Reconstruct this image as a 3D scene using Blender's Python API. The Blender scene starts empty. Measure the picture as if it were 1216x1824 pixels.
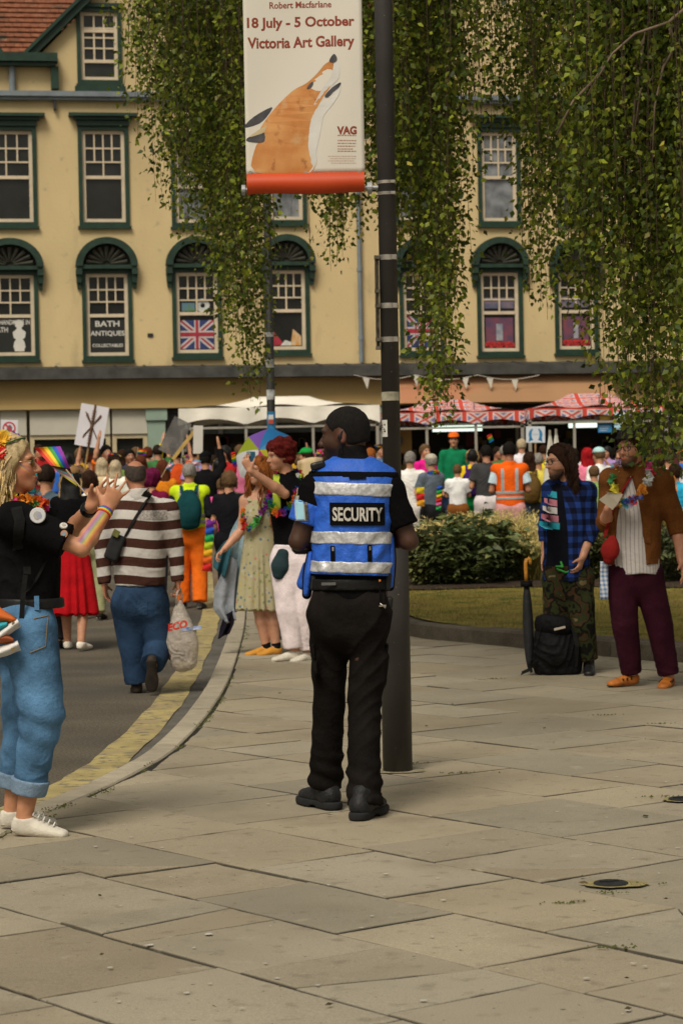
import bpy, math, random
import numpy as np
from mathutils import Vector, Matrix
from mathutils.bvhtree import BVHTree

R = math.radians
rnd = random.Random(7)
C = bpy.context.scene.collection
scene = bpy.context.scene

# ------------------------------------------------------------------ camera
FPX = 4050.0
CAM = Vector((0, 0, 1.45))
cam_d = bpy.data.cameras.new("camera")
cam = bpy.data.objects.new("camera", cam_d)
C.objects.link(cam)
CM = Matrix.Rotation(R(90 - 0.7356), 3, 'X') @ Matrix.Rotation(R(-1.1), 3, 'Z')
cam.matrix_world = Matrix.Translation(CAM) @ CM.to_4x4()
cam_d.sensor_fit = 'VERTICAL'
cam_d.sensor_height = 36.0
cam_d.sensor_width = 24.0
cam_d.lens = FPX / 1824 * 36
cam_d.clip_end = 400
cam_d.dof.use_dof = True
cam_d.dof.focus_distance = 10.1
cam_d.dof.aperture_fstop = 8.0
scene.camera = cam

# ------------------------------------------------------------------ light
w = bpy.data.worlds.new("World"); scene.world = w; w.use_nodes = True
nt = w.node_tree; bg = nt.nodes['Background']
sky = nt.nodes.new('ShaderNodeTexSky'); sky.sky_type = 'NISHITA'; sky.sun_disc = False
SUN_EL, SUN_AZ = R(52), R(205)
sky.sun_elevation = SUN_EL; sky.sun_rotation = SUN_AZ
sky.air_density = 1.6; sky.dust_density = 5.0; sky.ozone_density = 1.0
hs = nt.nodes.new('ShaderNodeHueSaturation'); hs.inputs['Saturation'].default_value = 0.22
tint = nt.nodes.new('ShaderNodeMix'); tint.data_type = 'RGBA'; tint.blend_type = 'MULTIPLY'
tint.inputs[0].default_value = 1.0; tint.inputs[7].default_value = (1.0, 0.945, 0.82, 1)
nt.links.new(sky.outputs[0], hs.inputs['Color']); nt.links.new(hs.outputs[0], tint.inputs[6])
nt.links.new(tint.outputs[2], bg.inputs[0]); bg.inputs[1].default_value = 0.060
sd = bpy.data.lights.new("sun", 'SUN'); sd.energy = 1.5; sd.angle = R(22); sd.color = (1.0, 0.92, 0.79)
so = bpy.data.objects.new("sun", sd); C.objects.link(so)
# the sun stands behind the camera, to its left
so.rotation_euler = (R(90) - SUN_EL, 0, R(-22))
scene.view_settings.view_transform = 'Standard'
scene.view_settings.look = 'None'
scene.view_settings.exposure = 0.56
scene.view_settings.gamma = 1.0

# ------------------------------------------------------------------ pixels to places
def ray(px, py):
    return CM @ Vector(((px - 608) / FPX, -(py - 912) / FPX, -1.0))
def at(px, py, Y):
    d = ray(px, py); return CAM + d * (Y / d.y)
def gp(px, py, z=0.0):
    d = ray(px, py); return CAM + d * ((z - CAM.z) / d.z)
def V(*a): return np.array(a, dtype=float)
def nrm(v):
    v = np.asarray(v, float); return v / (np.linalg.norm(v) + 1e-12)
def street_z(y):
    return -0.10 + 0.55 * min(max((y - 25.5) / 14.5, 0), 1)

# ------------------------------------------------------------------ objects
def link(o, parent=None):
    C.objects.link(o)
    if parent is not None: o.parent = parent
    return o
def tag(o, label=None, cat=None, group=None, kind=None):
    if label: o['label'] = label
    if cat: o['category'] = cat
    if group: o['group'] = group
    if kind: o['kind'] = kind
    return o
def thing(name, label, cat, loc=(0, 0, 0), rz=0, group=None):
    o = bpy.data.objects.new(name, None); o.empty_display_size = .1
    link(o); o.location = loc; o.rotation_euler = (0, 0, rz)
    return tag(o, label, cat, group)

class MB:
    """collects polygons, then becomes ONE mesh object"""
    def __init__(s): s.v = []; s.f = []; s.m = []; s.cur = 0; s.cols = []; s.col = None
    def add(s, vs, fs):
        n = len(s.v); s.v += [tuple(float(c) for c in p) for p in vs]
        for f in fs: s.f.append(tuple(n + i for i in f)); s.m.append(s.cur)
        if s.col is not None: s.cols += [s.col] * len(vs)
        return s
    def box(s, c, d, rot=None, taper=1.0):
        c = Vector(c); x, y, z = d[0] / 2, d[1] / 2, d[2] / 2; vs = []
        for sz in (-1, 1):
            k = taper if sz > 0 else 1
            for sx, sy in ((-1, -1), (1, -1), (1, 1), (-1, 1)):
                p = Vector((sx * x * k, sy * y * k, sz * z))
                if rot is not None: p = rot @ p
                vs.append(c + p)
        return s.add(vs, [(3, 2, 1, 0), (4, 5, 6, 7), (0, 1, 5, 4), (1, 2, 6, 5), (2, 3, 7, 6), (3, 0, 4, 7)])
    def bx(s, x0, x1, y0, y1, z0, z1):
        return s.box(((x0 + x1) / 2, (y0 + y1) / 2, (z0 + z1) / 2), (x1 - x0, y1 - y0, z1 - z0))
    def tube(s, pts, r, n=8, cap=True):
        pts = [Vector(p) for p in pts]; rs = r if isinstance(r, (list, tuple)) else [r] * len(pts)
        vs = []; fs = []; up = None
        for i, p in enumerate(pts):
            t = (pts[min(i + 1, len(pts) - 1)] - pts[max(i - 1, 0)]).normalized()
            if up is None: up = Vector((0, 0, 1)) if abs(t.z) < .9 else Vector((1, 0, 0))
            a = t.cross(up).normalized(); b = t.cross(a).normalized(); up = -b if False else up
            for k in range(n):
                an = 2 * math.pi * k / n
                vs.append(p + (a * math.cos(an) + b * math.sin(an)) * rs[i])
        for i in range(len(pts) - 1):
            for k in range(n):
                fs.append((i * n + k, i * n + (k + 1) % n, (i + 1) * n + (k + 1) % n, (i + 1) * n + k))
        if cap: fs.append(tuple(range(n))[::-1]); fs.append(tuple((len(pts) - 1) * n + k for k in range(n)))
        return s.add(vs, fs)
    def prism(s, poly, h, frame=None):
        """poly: 2-D outline (x,z); thickness h along y, front at y=0"""
        n = len(poly)
        vs = [Vector((p[0], 0, p[1])) for p in poly] + [Vector((p[0], h, p[1])) for p in poly]
        if frame is not None: vs = [frame @ v for v in vs]
        fs = [tuple(range(n)), tuple(range(2 * n - 1, n - 1, -1))]
        fs += [((i + 1) % n, i, n + i, n + (i + 1) % n) for i in range(n)]
        return s.add(vs, fs)
    def grid(s, fn, nu, nv):
        vs = [fn(i / nu, j / nv) for j in range(nv + 1) for i in range(nu + 1)]
        return s.add(vs, [(j * (nu + 1) + i, j * (nu + 1) + i + 1, (j + 1) * (nu + 1) + i + 1, (j + 1) * (nu + 1) + i)
                          for j in range(nv) for i in range(nu)])
    def build(s, name, mats, parent=None, smooth=False, loc=None, fix=True):
        me = bpy.data.meshes.new(name); me.from_pydata(s.v, [], s.f)
        for m in (mats if isinstance(mats, (list, tuple)) else [mats]): me.materials.append(m)
        if any(s.m): me.polygons.foreach_set('material_index', s.m)
        if fix:
            import bmesh
            b = bmesh.new(); b.from_mesh(me); bmesh.ops.recalc_face_normals(b, faces=b.faces); b.to_mesh(me); b.free()
        if smooth: me.polygons.foreach_set('use_smooth', [True] * len(me.polygons))
        if s.cols:
            a = me.color_attributes.new('Col', 'FLOAT_COLOR', 'POINT')
            a.data.foreach_set('color', np.array([(*c[:3], 1) for c in s.cols], np.float32).ravel())
        me.update()
        o = bpy.data.objects.new(name, me); link(o, parent)
        if loc is not None: o.location = loc
        return o

# ------------------------------------------------------------------ materials
MATS = {}
def lin(h):
    """sRGB hex -> linear"""
    h = h.lstrip('#'); out = []
    for i in (0, 2, 4):
        c = int(h[i:i + 2], 16) / 255
        out.append(c / 12.92 if c <= .04045 else ((c + .055) / 1.055) ** 2.4)
    return tuple(out)
def mat(name, col=(.5, .5, .5), rough=.75, var=.15, vs=6.0, bump=.0, bs=60.0, metal=0.0, attr=None, spec=.35,
        col2=None, sheen=0.0, emit=None, trans=0.0, alpha=1.0, bdist=.01, bdetail=3):
    if name in MATS: return MATS[name]
    m = bpy.data.materials.new(name); m.use_nodes = True; t = m.node_tree; N = t.nodes; L = t.links
    p = N['Principled BSDF']; p.inputs['Roughness'].default_value = rough; p.inputs['Metallic'].default_value = metal
    p.inputs['Specular IOR Level'].default_value = spec
    if sheen: p.inputs['Sheen Weight'].default_value = sheen
    tc = N.new('ShaderNodeTexCoord')
    nz = N.new('ShaderNodeTexNoise'); nz.inputs['Scale'].default_value = vs; nz.inputs['Detail'].default_value = 4
    L.new(tc.outputs['Object'], nz.inputs['Vector'])
    mx = N.new('ShaderNodeMix'); mx.data_type = 'RGBA'
    c = Vector(col); lo = tuple(c * (1 - var)) + (1,); hi = tuple(c * (1 + var)) + (1,)
    if col2: lo = tuple(col) + (1,); hi = tuple(col2) + (1,)
    mr = N.new('ShaderNodeMapRange'); mr.inputs[1].default_value = .3; mr.inputs[2].default_value = .7
    L.new(nz.outputs['Fac'], mr.inputs[0]); L.new(mr.outputs[0], mx.inputs[0])
    if attr:
        at_ = N.new('ShaderNodeAttribute'); at_.attribute_name = attr
        mx.inputs[6].default_value = (1 - var,) * 3 + (1,); mx.inputs[7].default_value = (1 + var,) * 3 + (1,)
        mu = N.new('ShaderNodeMix'); mu.data_type = 'RGBA'; mu.blend_type = 'MULTIPLY'; mu.inputs[0].default_value = 1
        L.new(at_.outputs['Color'], mu.inputs[6]); L.new(mx.outputs[2], mu.inputs[7]); out = mu.outputs[2]
    else:
        mx.inputs[6].default_value = lo; mx.inputs[7].default_value = hi; out = mx.outputs[2]
    L.new(out, p.inputs['Base Color'])
    if bump:
        nb = N.new('ShaderNodeTexNoise'); nb.inputs['Scale'].default_value = bs; nb.inputs['Detail'].default_value = bdetail
        L.new(tc.outputs['Object'], nb.inputs['Vector'])
        b = N.new('ShaderNodeBump'); b.inputs['Strength'].default_value = bump; b.inputs['Distance'].default_value = bdist
        L.new(nb.outputs['Fac'], b.inputs['Height']); L.new(b.outputs[0], p.inputs['Normal'])
    if emit:
        p.inputs['Emission Color'].default_value = tuple(emit[0]) + (1,); p.inputs['Emission Strength'].default_value = emit[1]
    if trans:
        tr = N.new('ShaderNodeBsdfTranslucent'); L.new(out, tr.inputs[0])
        ms = N.new('ShaderNodeMixShader'); ms.inputs[0].default_value = trans
        L.new(p.outputs[0], ms.inputs[1]); L.new(tr.outputs[0], ms.inputs[2]); L.new(ms.outputs[0], N['Material Output'].inputs[0])
    if alpha < 1: p.inputs['Alpha'].default_value = alpha
    m['out'] = 0
    MATS[name] = m
    return m
def cloth(name, col, **k):
    a = dict(rough=.88, var=.16, vs=9, bump=.35, bs=38, spec=.10 if max(col) > .03 else .04, sheen=.0, bdist=.012); a.update(k)
    new = name not in MATS; m = mat(name, col, **a)
    if new and 'grit' in globals(): grit(m, 240, .80, 1.22)
    if new and a['bump']:       # long soft creases in the cloth
        N = m.node_tree.nodes; L = m.node_tree.links; tc = N.new('ShaderNodeTexCoord'); n = N.new('ShaderNodeTexNoise'); n.noise_type = 'RIDGED_MULTIFRACTAL'
        n.inputs['Scale'].default_value = 4.2; n.inputs['Detail'].default_value = 2.0; n.inputs['Distortion'].default_value = 1.1
        L.new(tc.outputs['Object'], n.inputs['Vector']); b2 = N.new('ShaderNodeBump'); b2.inputs['Strength'].default_value = .55; b2.inputs['Distance'].default_value = .022
        p = N['Principled BSDF']; old = p.inputs['Normal'].links[0].from_socket; L.new(n.outputs['Fac'], b2.inputs['Height']); L.new(old, b2.inputs['Normal']); L.new(b2.outputs[0], p.inputs['Normal'])
    return m
def ramp_nodes(m, fac_socket, stops, interp='CONSTANT'):
    N = m.node_tree.nodes; r = N.new('ShaderNodeValToRGB'); r.color_ramp.interpolation = interp
    e = r.color_ramp.elements
    while len(e) < len(stops): e.new(.5)
    for i, (p, c) in enumerate(stops): e[i].position = p; e[i].color = tuple(c) + (1,)
    m.node_tree.links.new(fac_socket, r.inputs[0]); return r
def setbase(m, sock):
    m.node_tree.links.new(sock, m.node_tree.nodes['Principled BSDF'].inputs['Base Color'])

# ------------------------------------------------------------------ implicit surfaces
def smin(a, b, k):
    if k <= 0: return np.minimum(a, b)
    h = np.maximum(k - np.abs(a - b), 0) / k
    return np.minimum(a, b) - h * h * k * .25
def spl(ts, vs, n=80):
    ts = np.asarray(ts, float); vs = np.asarray(vs, float)
    if len(ts) < 3: return ts, vs
    m = np.gradient(vs, ts); x = np.linspace(ts[0], ts[-1], n)
    i = np.clip(np.searchsorted(ts, x) - 1, 0, len(ts) - 2); hh = ts[i + 1] - ts[i]; u = (x - ts[i]) / hh
    return x, ((1 + 2 * u) * (1 - u) ** 2 * vs[i] + u * (1 - u) ** 2 * hh * m[i] + u * u * (3 - 2 * u) * vs[i + 1] + u * u * (u - 1) * hh * m[i + 1])
class Prim: pass
def cone(a, b, ra, rb, flat=(0, 0)):
    return loft(a, b, None, [(0, ra, ra), (1, rb, rb)], flat)
def loft(a, b, lat, knots, flat=(0, 0), n=2.0):
    """elliptic tube from a to b. knots: (t, r_lateral, r_forward[, off_forward[, off_lateral]])"""
    p = Prim(); a = np.asarray(a, float); b = np.asarray(b, float)
    ax = b - a; Ln = np.linalg.norm(ax) + 1e-9; ax = ax / Ln
    if lat is None: lat = V(1, 0, 0) if abs(ax[0]) < .8 else V(0, 1, 0)
    lat = np.asarray(lat, float); lat = nrm(lat - ax * (lat @ ax)); fw = np.cross(lat, ax)
    K = [tuple(k) + (0,) * (5 - len(k)) for k in knots]; ts = [k[0] for k in K]
    S = [spl(ts, [k[i] for k in K]) for i in range(1, 5)]
    rm = max(max(k[1], k[2]) + abs(k[3]) + abs(k[4]) for k in K)
    p.lo = np.minimum(a, b) - rm; p.hi = np.maximum(a, b) + rm
    def ev(X, Y, Z):
        dx, dy, dz = X - a[0], Y - a[1], Z - a[2]
        t = (dx * ax[0] + dy * ax[1] + dz * ax[2]) / Ln; tc = np.clip(t, 0, 1); ov = (t - tc) * Ln
        rl = np.interp(tc, *S[0]); rf = np.interp(tc, *S[1])
        l = dx * lat[0] + dy * lat[1] + dz * lat[2] - np.interp(tc, *S[3])
        f = dx * fw[0] + dy * fw[1] + dz * fw[2] - np.interp(tc, *S[2])
        if n == 2.0: q2 = (l / rl) ** 2 + (f / rf) ** 2
        else: q2 = (np.abs(l / rl) ** n + np.abs(f / rf) ** n) ** (2 / n)
        r = np.minimum(rl, rf)
        ro = np.where(t < 0, 0 if flat[0] else ov, 0 if flat[1] else ov) if (flat[0] or flat[1]) else ov
        d = (np.sqrt(q2 + (ro / r) ** 2) - 1) * r
        if flat[0]: d = np.maximum(d, -t * Ln)
        if flat[1]: d = np.maximum(d, (t - 1) * Ln)
        return d
    p.ev = ev; return p
def ell(c, r, fw=(0, -1, 0), up=(0, 0, 1)):
    """ellipsoid, r = (lateral, forward, up)"""
    p = Prim(); c = np.asarray(c, float); up = nrm(up); fw = np.asarray(fw, float); fw = nrm(fw - up * (fw @ up)); la = np.cross(fw, up)
    rm = max(r); p.lo = c - rm; p.hi = c + rm
    def ev(X, Y, Z):
        dx, dy, dz = X - c[0], Y - c[1], Z - c[2]
        q = np.sqrt(((dx * la[0] + dy * la[1] + dz * la[2]) / r[0]) ** 2 + ((dx * fw[0] + dy * fw[1] + dz * fw[2]) / r[1]) ** 2
                    + ((dx * up[0] + dy * up[1] + dz * up[2]) / r[2]) ** 2)
        return (q - 1) * min(r)
    p.ev = ev; return p
def rbox(c, d, rot=None, rad=.01):
    p = Prim(); c = np.asarray(c, float); hf = np.asarray(d, float) / 2 - rad
    M = np.eye(3) if rot is None else np.array(rot)
    rm = np.linalg.norm(hf) + rad; p.lo = c - rm; p.hi = c + rm
    def ev(X, Y, Z):
        dx, dy, dz = X - c[0], Y - c[1], Z - c[2]
        q = [np.abs(dx * M[0][i] + dy * M[1][i] + dz * M[2][i]) - hf[i] for i in range(3)]
        return np.sqrt(sum(np.maximum(x, 0) ** 2 for x in q)) + np.minimum(np.maximum(np.maximum(q[0], q[1]), q[2]), 0) - rad
    p.ev = ev; return p
class Fld:
    def __init__(s): s.ops = []; s.cuts = []
    def add(s, p, k=.02): s.ops.append((p, k, 1)); return s
    def sub(s, p, k=.01): s.ops.append((p, k, -1)); return s
    def cut(s, pt, n): s.cuts.append((np.asarray(pt, float), nrm(n))); return s
    def mesh(s, h, smooth=1):
        adds = [o for o in s.ops if o[2] > 0]
        lo = np.min([o[0].lo for o in adds], 0) - 3 * h - .02; hi = np.max([o[0].hi for o in adds], 0) + 3 * h + .02
        nx = np.ceil((hi - lo) / h).astype(int) + 1
        F = np.full(nx, 1.0, np.float32)
        A = [lo[i] + h * np.arange(nx[i]) for i in range(3)]
        for p, k, sg in s.ops:
            m = k + 3 * h
            i0 = np.clip(np.floor((p.lo - m - lo) / h).astype(int), 0, nx); i1 = np.clip(np.ceil((p.hi + m - lo) / h).astype(int) + 1, 0, nx)
            if np.any(i1 <= i0): continue
            sl = tuple(slice(a, b) for a, b in zip(i0, i1))
            d = p.ev(A[0][sl[0]][:, None, None], A[1][sl[1]][None, :, None], A[2][sl[2]][None, None, :])
            F[sl] = smin(F[sl], d, k) if sg > 0 else -smin(-F[sl], d, k)
        for pt, n in s.cuts:
            F = np.maximum(F, ((A[0] - pt[0]) * n[0])[:, None, None] + ((A[1] - pt[1]) * n[1])[None, :, None] + ((A[2] - pt[2]) * n[2])[None, None, :])
        return nets(F, lo, h, smooth)
def nets(F, lo, h, smooth):
    S = F < 0; n = F.shape
    c = np.zeros([x - 1 for x in n], np.int8); offs = [(i, j, k) for i in (0, 1) for j in (0, 1) for k in (0, 1)]
    sh = lambda A, o: A[o[0]:n[0] - 1 + o[0], o[1]:n[1] - 1 + o[1], o[2]:n[2] - 1 + o[2]]
    for o in offs: c += sh(S, o)
    act = (c > 0) & (c < 8); idx = np.argwhere(act)
    if not len(idx): return np.zeros((0, 3)), np.zeros((0, 4), int)
    cv = np.stack([F[idx[:, 0] + o[0], idx[:, 1] + o[1], idx[:, 2] + o[2]] for o in offs], 1).astype(float)
    acc = np.zeros((len(idx), 3)); cnt = np.zeros(len(idx))
    for a in range(8):
        for b in range(a + 1, 8):
            oa, ob = np.array(offs[a]), np.array(offs[b])
            if np.abs(oa - ob).sum() != 1: continue
            m = (cv[:, a] < 0) != (cv[:, b] < 0); t = cv[m, a] / (cv[m, a] - cv[m, b])
            acc[m] += oa + t[:, None] * (ob - oa); cnt[m] += 1
    v = lo + h * (idx + acc / cnt[:, None])
    ID = np.full(act.shape, -1, np.int32); ID[act] = np.arange(len(idx)); qs = []
    for ax in range(3):
        u, w_ = [(1, 2), (2, 0), (0, 1)][ax]
        s0 = [slice(None)] * 3; s1 = [slice(None)] * 3; s0[ax] = slice(0, -1); s1[ax] = slice(1, None)
        A, B = S[tuple(s0)], S[tuple(s1)]
        e = np.argwhere(A != B); e = e[(e[:, u] > 0) & (e[:, w_] > 0) & (e[:, u] < n[u] - 1) & (e[:, w_] < n[w_] - 1)]
        fl = A[e[:, 0], e[:, 1], e[:, 2]]; q = []
        for du, dw in ((-1, -1), (0, -1), (0, 0), (-1, 0)):
            g = e.copy(); g[:, u] += du; g[:, w_] += dw; q.append(ID[g[:, 0], g[:, 1], g[:, 2]])
        q = np.stack(q, 1); q[~fl] = q[~fl][:, ::-1]; qs.append(q)
    q = np.concatenate(qs); q = q[(q >= 0).all(1)]
    for _ in range(smooth):
        sm = np.zeros_like(v); ct = np.zeros(len(v))
        for i in range(4):
            j = (i + 1) % 4
            for a, b in ((i, j), (j, i)):
                for d in range(3): sm[:, d] += np.bincount(q[:, a], v[q[:, b], d], len(v))
                ct += np.bincount(q[:, a], minlength=len(v))
        v = v * .4 + .6 * sm / np.maximum(ct, 1)[:, None]
    return v, q
def vnorm(v, q):
    fn = np.cross(v[q[:, 2]] - v[q[:, 0]], v[q[:, 3]] - v[q[:, 1]]); N = np.zeros_like(v)
    for i in range(4):
        for d in range(3): N[:, d] += np.bincount(q[:, i], fn[:, d], len(v))
    return N / (np.linalg.norm(N, axis=1)[:, None] + 1e-12)
def sinoise(v, freq, seed=0, n=5, stretch=(1, 1, 1)):
    r = np.random.RandomState(seed); out = 0; p = v * np.array(stretch)
    for i in range(n):
        d = nrm(r.randn(3)); f = freq * (.6 + r.rand() * 1.2)
        wv = .8 * np.sin(p @ nrm(r.randn(3)) * f * .55 + r.rand() * 6.28)
        out = out + np.sin(p @ d * f + wv * 1.6 + r.rand() * 6.28) / n
    return out * 1.6
def qmesh(name, v, q, mats, parent=None, loc=None, cols=None, attrs=None, smooth=True, mi=None):
    me = bpy.data.meshes.new(name); k = q.shape[1] if len(q) else 4
    me.vertices.add(len(v)); me.vertices.foreach_set('co', np.ascontiguousarray(v, np.float32).ravel())
    me.loops.add(q.size); me.loops.foreach_set('vertex_index', np.ascontiguousarray(q, np.int32).ravel())
    me.polygons.add(len(q)); me.polygons.foreach_set('loop_start', np.arange(0, q.size, k, dtype=np.int32))
    me.update(calc_edges=True)
    if smooth: me.polygons.foreach_set('use_smooth', np.ones(len(q), bool))
    for m in (mats if isinstance(mats, (list, tuple)) else [mats]): me.materials.append(m)
    if mi is not None: me.polygons.foreach_set('material_index', np.ascontiguousarray(mi, np.int32))
    if cols is not None:
        a = me.color_attributes.new('Col', 'FLOAT_COLOR', 'POINT')
        a.data.foreach_set('color', np.concatenate([cols, np.ones((len(v), 1))], 1).astype(np.float32).ravel())
    for nm, vals in (attrs or {}).items():
        a = me.attributes.new(nm, 'FLOAT', 'POINT'); a.data.foreach_set('value', np.asarray(vals, np.float32))
    me.update()
    o = bpy.data.objects.new(name, me); link(o, parent)
    if loc is not None: o.location = loc
    return o
def bvh_of(v, q): return BVHTree.FromPolygons([tuple(p) for p in v], [tuple(int(i) for i in f) for f in q])

# ------------------------------------------------------------------ lettering
_txt = {}
def text_geo(s, size=1.0, bold=0.0, spacing=1.0):
    """flat lettering as (verts 2-D, faces), centred on 0"""
    key = (s, bold, spacing)
    if key not in _txt:
        cu = bpy.data.curves.new('lettering', 'FONT'); cu.body = s; cu.size = 1; cu.offset = bold; cu.space_character = spacing
        cu.resolution_u = 3; cu.align_x = 'CENTER'
        o = bpy.data.objects.new('lettering', cu); C.objects.link(o)
        dg = bpy.context.evaluated_depsgraph_get(); me = o.evaluated_get(dg).to_mesh()
        vs = [(v.co.x, v.co.y) for v in me.vertices]; fs = [tuple(p.vertices) for p in me.polygons]
        o.evaluated_get(dg).to_mesh_clear(); bpy.data.objects.remove(o); bpy.data.curves.remove(cu)
        _txt[key] = (vs, fs)
    vs, fs = _txt[key]
    return [(x * size, y * size) for x, y in vs], fs
def fit_text(s, width, height, bold=0.0):
    vs, fs = text_geo(s, 1, bold)
    x0 = min(p[0] for p in vs); x1 = max(p[0] for p in vs); y0 = min(p[1] for p in vs); y1 = max(p[1] for p in vs)
    sx = width / (x1 - x0); sy = height / (y1 - y0) if height else sx
    return [((x - (x0 + x1) / 2) * sx, (y - (y0 + y1) / 2) * sy) for x, y in vs], fs
# ================================================================== THE GROUND
def asphalt():
    m = mat('asphalt', (.095, .081, .060), rough=.9, var=.22, vs=1.3, bump=.6, bs=130, spec=.25, bdist=.006)
    return m
def grit(m, scale=220, lo=.8, hi=1.18):
    """fine salt-and-pepper grain over a base colour"""
    N = m.node_tree.nodes; L = m.node_tree.links; p = N['Principled BSDF']; src = p.inputs['Base Color'].links[0].from_socket
    tc = N.new('ShaderNodeTexCoord'); n = N.new('ShaderNodeTexNoise'); n.inputs['Scale'].default_value = scale; n.inputs['Detail'].default_value = 2
    L.new(tc.outputs['Object'], n.inputs['Vector'])
    mr = N.new('ShaderNodeMapRange'); mr.inputs[1].default_value = .3; mr.inputs[2].default_value = .7; mr.inputs[3].default_value = lo; mr.inputs[4].default_value = hi
    L.new(n.outputs['Fac'], mr.inputs[0])
    mu = N.new('ShaderNodeMix'); mu.data_type = 'RGBA'; mu.blend_type = 'MULTIPLY'; mu.inputs[0].default_value = 1
    L.new(src, mu.inputs[6]); L.new(mr.outputs[0], mu.inputs[7]); L.new(mu.outputs[2], p.inputs['Base Color']); return m
def blotch(m, scale, col, lo, hi, detail=5, stretch=None):
    """stains: mixes in a colour where a noise is above a threshold"""
    N = m.node_tree.nodes; L = m.node_tree.links; p = N['Principled BSDF']; src = p.inputs['Base Color'].links[0].from_socket
    tc = N.new('ShaderNodeTexCoord'); n = N.new('ShaderNodeTexNoise'); n.inputs['Scale'].default_value = scale; n.inputs['Detail'].default_value = detail
    if stretch:
        mp = N.new('ShaderNodeMapping'); mp.inputs['Scale'].default_value = stretch; L.new(tc.outputs['Object'], mp.inputs[0]); L.new(mp.outputs[0], n.inputs['Vector'])
    else: L.new(tc.outputs['Object'], n.inputs['Vector'])
    mr = N.new('ShaderNodeMapRange'); mr.inputs[1].default_value = lo; mr.inputs[2].default_value = hi; L.new(n.outputs['Fac'], mr.inputs[0])
    mx = N.new('ShaderNodeMix'); mx.data_type = 'RGBA'; mx.inputs[7].default_value = tuple(col) + (1,)
    L.new(mr.outputs[0], mx.inputs[0]); L.new(src, mx.inputs[6]); L.new(mx.outputs[2], p.inputs['Base Color']); return m

blotch(asphalt(), .7, (.062, .057, .048), .5, .7, 6); grit(asphalt(), 60, .55, 1.5)
# one sheet to the horizon: level by the pavement, rising to the market street
g = MB(); ys = [-60, 0, 10, 20, 25.5] + [25.5 + 14.5 * i / 6 for i in range(1, 7)] + [60, 120, 260]
xs = [-200, -40, -12, -6, 0, 6, 12, 40, 200]
g.add([(x, y, street_z(y)) for y in ys for x in xs], [(j * 9 + i, j * 9 + i + 1, (j + 1) * 9 + i + 1, (j + 1) * 9 + i) for j in range(len(ys) - 1) for i in range(8)])
tag(g.build('road', asphalt(), smooth=True), kind='structure')

# kerb line, from the road's near end towards the market
KP = [gp(*p) for p in ((-900, 1790), (-420, 1640), (-150, 1545), (0, 1488), (100, 1440), (240, 1378), (330, 1318), (398, 1232), (427, 1155), (437, 1105), (437, 1065), (430, 1025), (415, 990))]
def catmull(P, n=8):
    P = [P[0] * 2 - P[1]] + list(P) + [P[-1] * 2 - P[-2]]; out = []
    for i in range(1, len(P) - 2):
        for k in range(n):
            t = k / n; a, b, c, d = P[i - 1:i + 3]
            out.append(.5 * ((2 * b) + (c - a) * t + (2 * a - 5 * b + 4 * c - d) * t * t + (3 * b - a - 3 * c + d) * t ** 3))
    out.append(P[-2]); return out
KC = [Vector((p.x, p.y, 0)) for p in catmull(KP)]
def curve_normals(P):
    """unit normals pointing to the road side (left of travel)"""
    out = []
    for i in range(len(P)):
        t = (P[min(i + 1, len(P) - 1)] - P[max(i - 1, 0)]).normalized(); out.append(Vector((-t.y, t.x, 0)))
    return out
KN = curve_normals(KC)
def strip(P, N, o0, o1, z0, z1=None, wob=0):
    m = MB(); z1 = z0 if z1 is None else z1
    vs = []
    for i, (p, n) in enumerate(zip(P, N)):
        j = wob * math.sin(i * 1.7) * math.sin(i * .61 + 1)
        a = p + n * (o0 + j); b = p + n * (o1 + j * .6); vs += [(a.x, a.y, z0), (b.x, b.y, z1)]
    m.add(vs, [(2 * i, 2 * i + 2, 2 * i + 3, 2 * i + 1) for i in range(len(P) - 1)]); return m
# kerb stones: separate stones laid along the curve, one object
kb = MB(); acc = 0; i0 = 0
kcols = []
for i in range(1, len(KC)):
    acc += (KC[i] - KC[i - 1]).length
    if acc > .75 or i == len(KC) - 1:
        seg = range(i0, i + 1); sh = .004 * rnd.uniform(-1, 1); c = rnd.uniform(.85, 1.1)
        kb.col = (.36 * c, .315 * c, .235 * c)
        vs = []
        for k in seg:
            p, n = KC[k], KN[k]
            if k == i0: p = p + (KC[i] - KC[i0]).normalized() * .006
            for o, z in ((.004, -.05), (.004, -.004 + sh), (.012, .004 + sh), (.135, .004 + sh), (.153, -.012 + sh), (.160, -.16)):
                q = p + n * o; vs.append((q.x, q.y, z))
        ns = len(seg)
        fs = [(a * 6 + b, a * 6 + b + 1, (a + 1) * 6 + b + 1, (a + 1) * 6 + b) for a in range(ns - 1) for b in range(5)]
        fs += [(0, 1, 2, 3, 4, 5), tuple((ns - 1) * 6 + b for b in (5, 4, 3, 2, 1, 0))]
        kb.add(vs, fs); i0 = i; acc = 0
m = mat('kerb_stone', rough=.88, var=.14, vs=9, bump=.5, bs=120, attr='Col', bdist=.004); grit(m, 190, .82, 1.16)
tag(kb.build('kerb', m), kind='structure')
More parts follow.
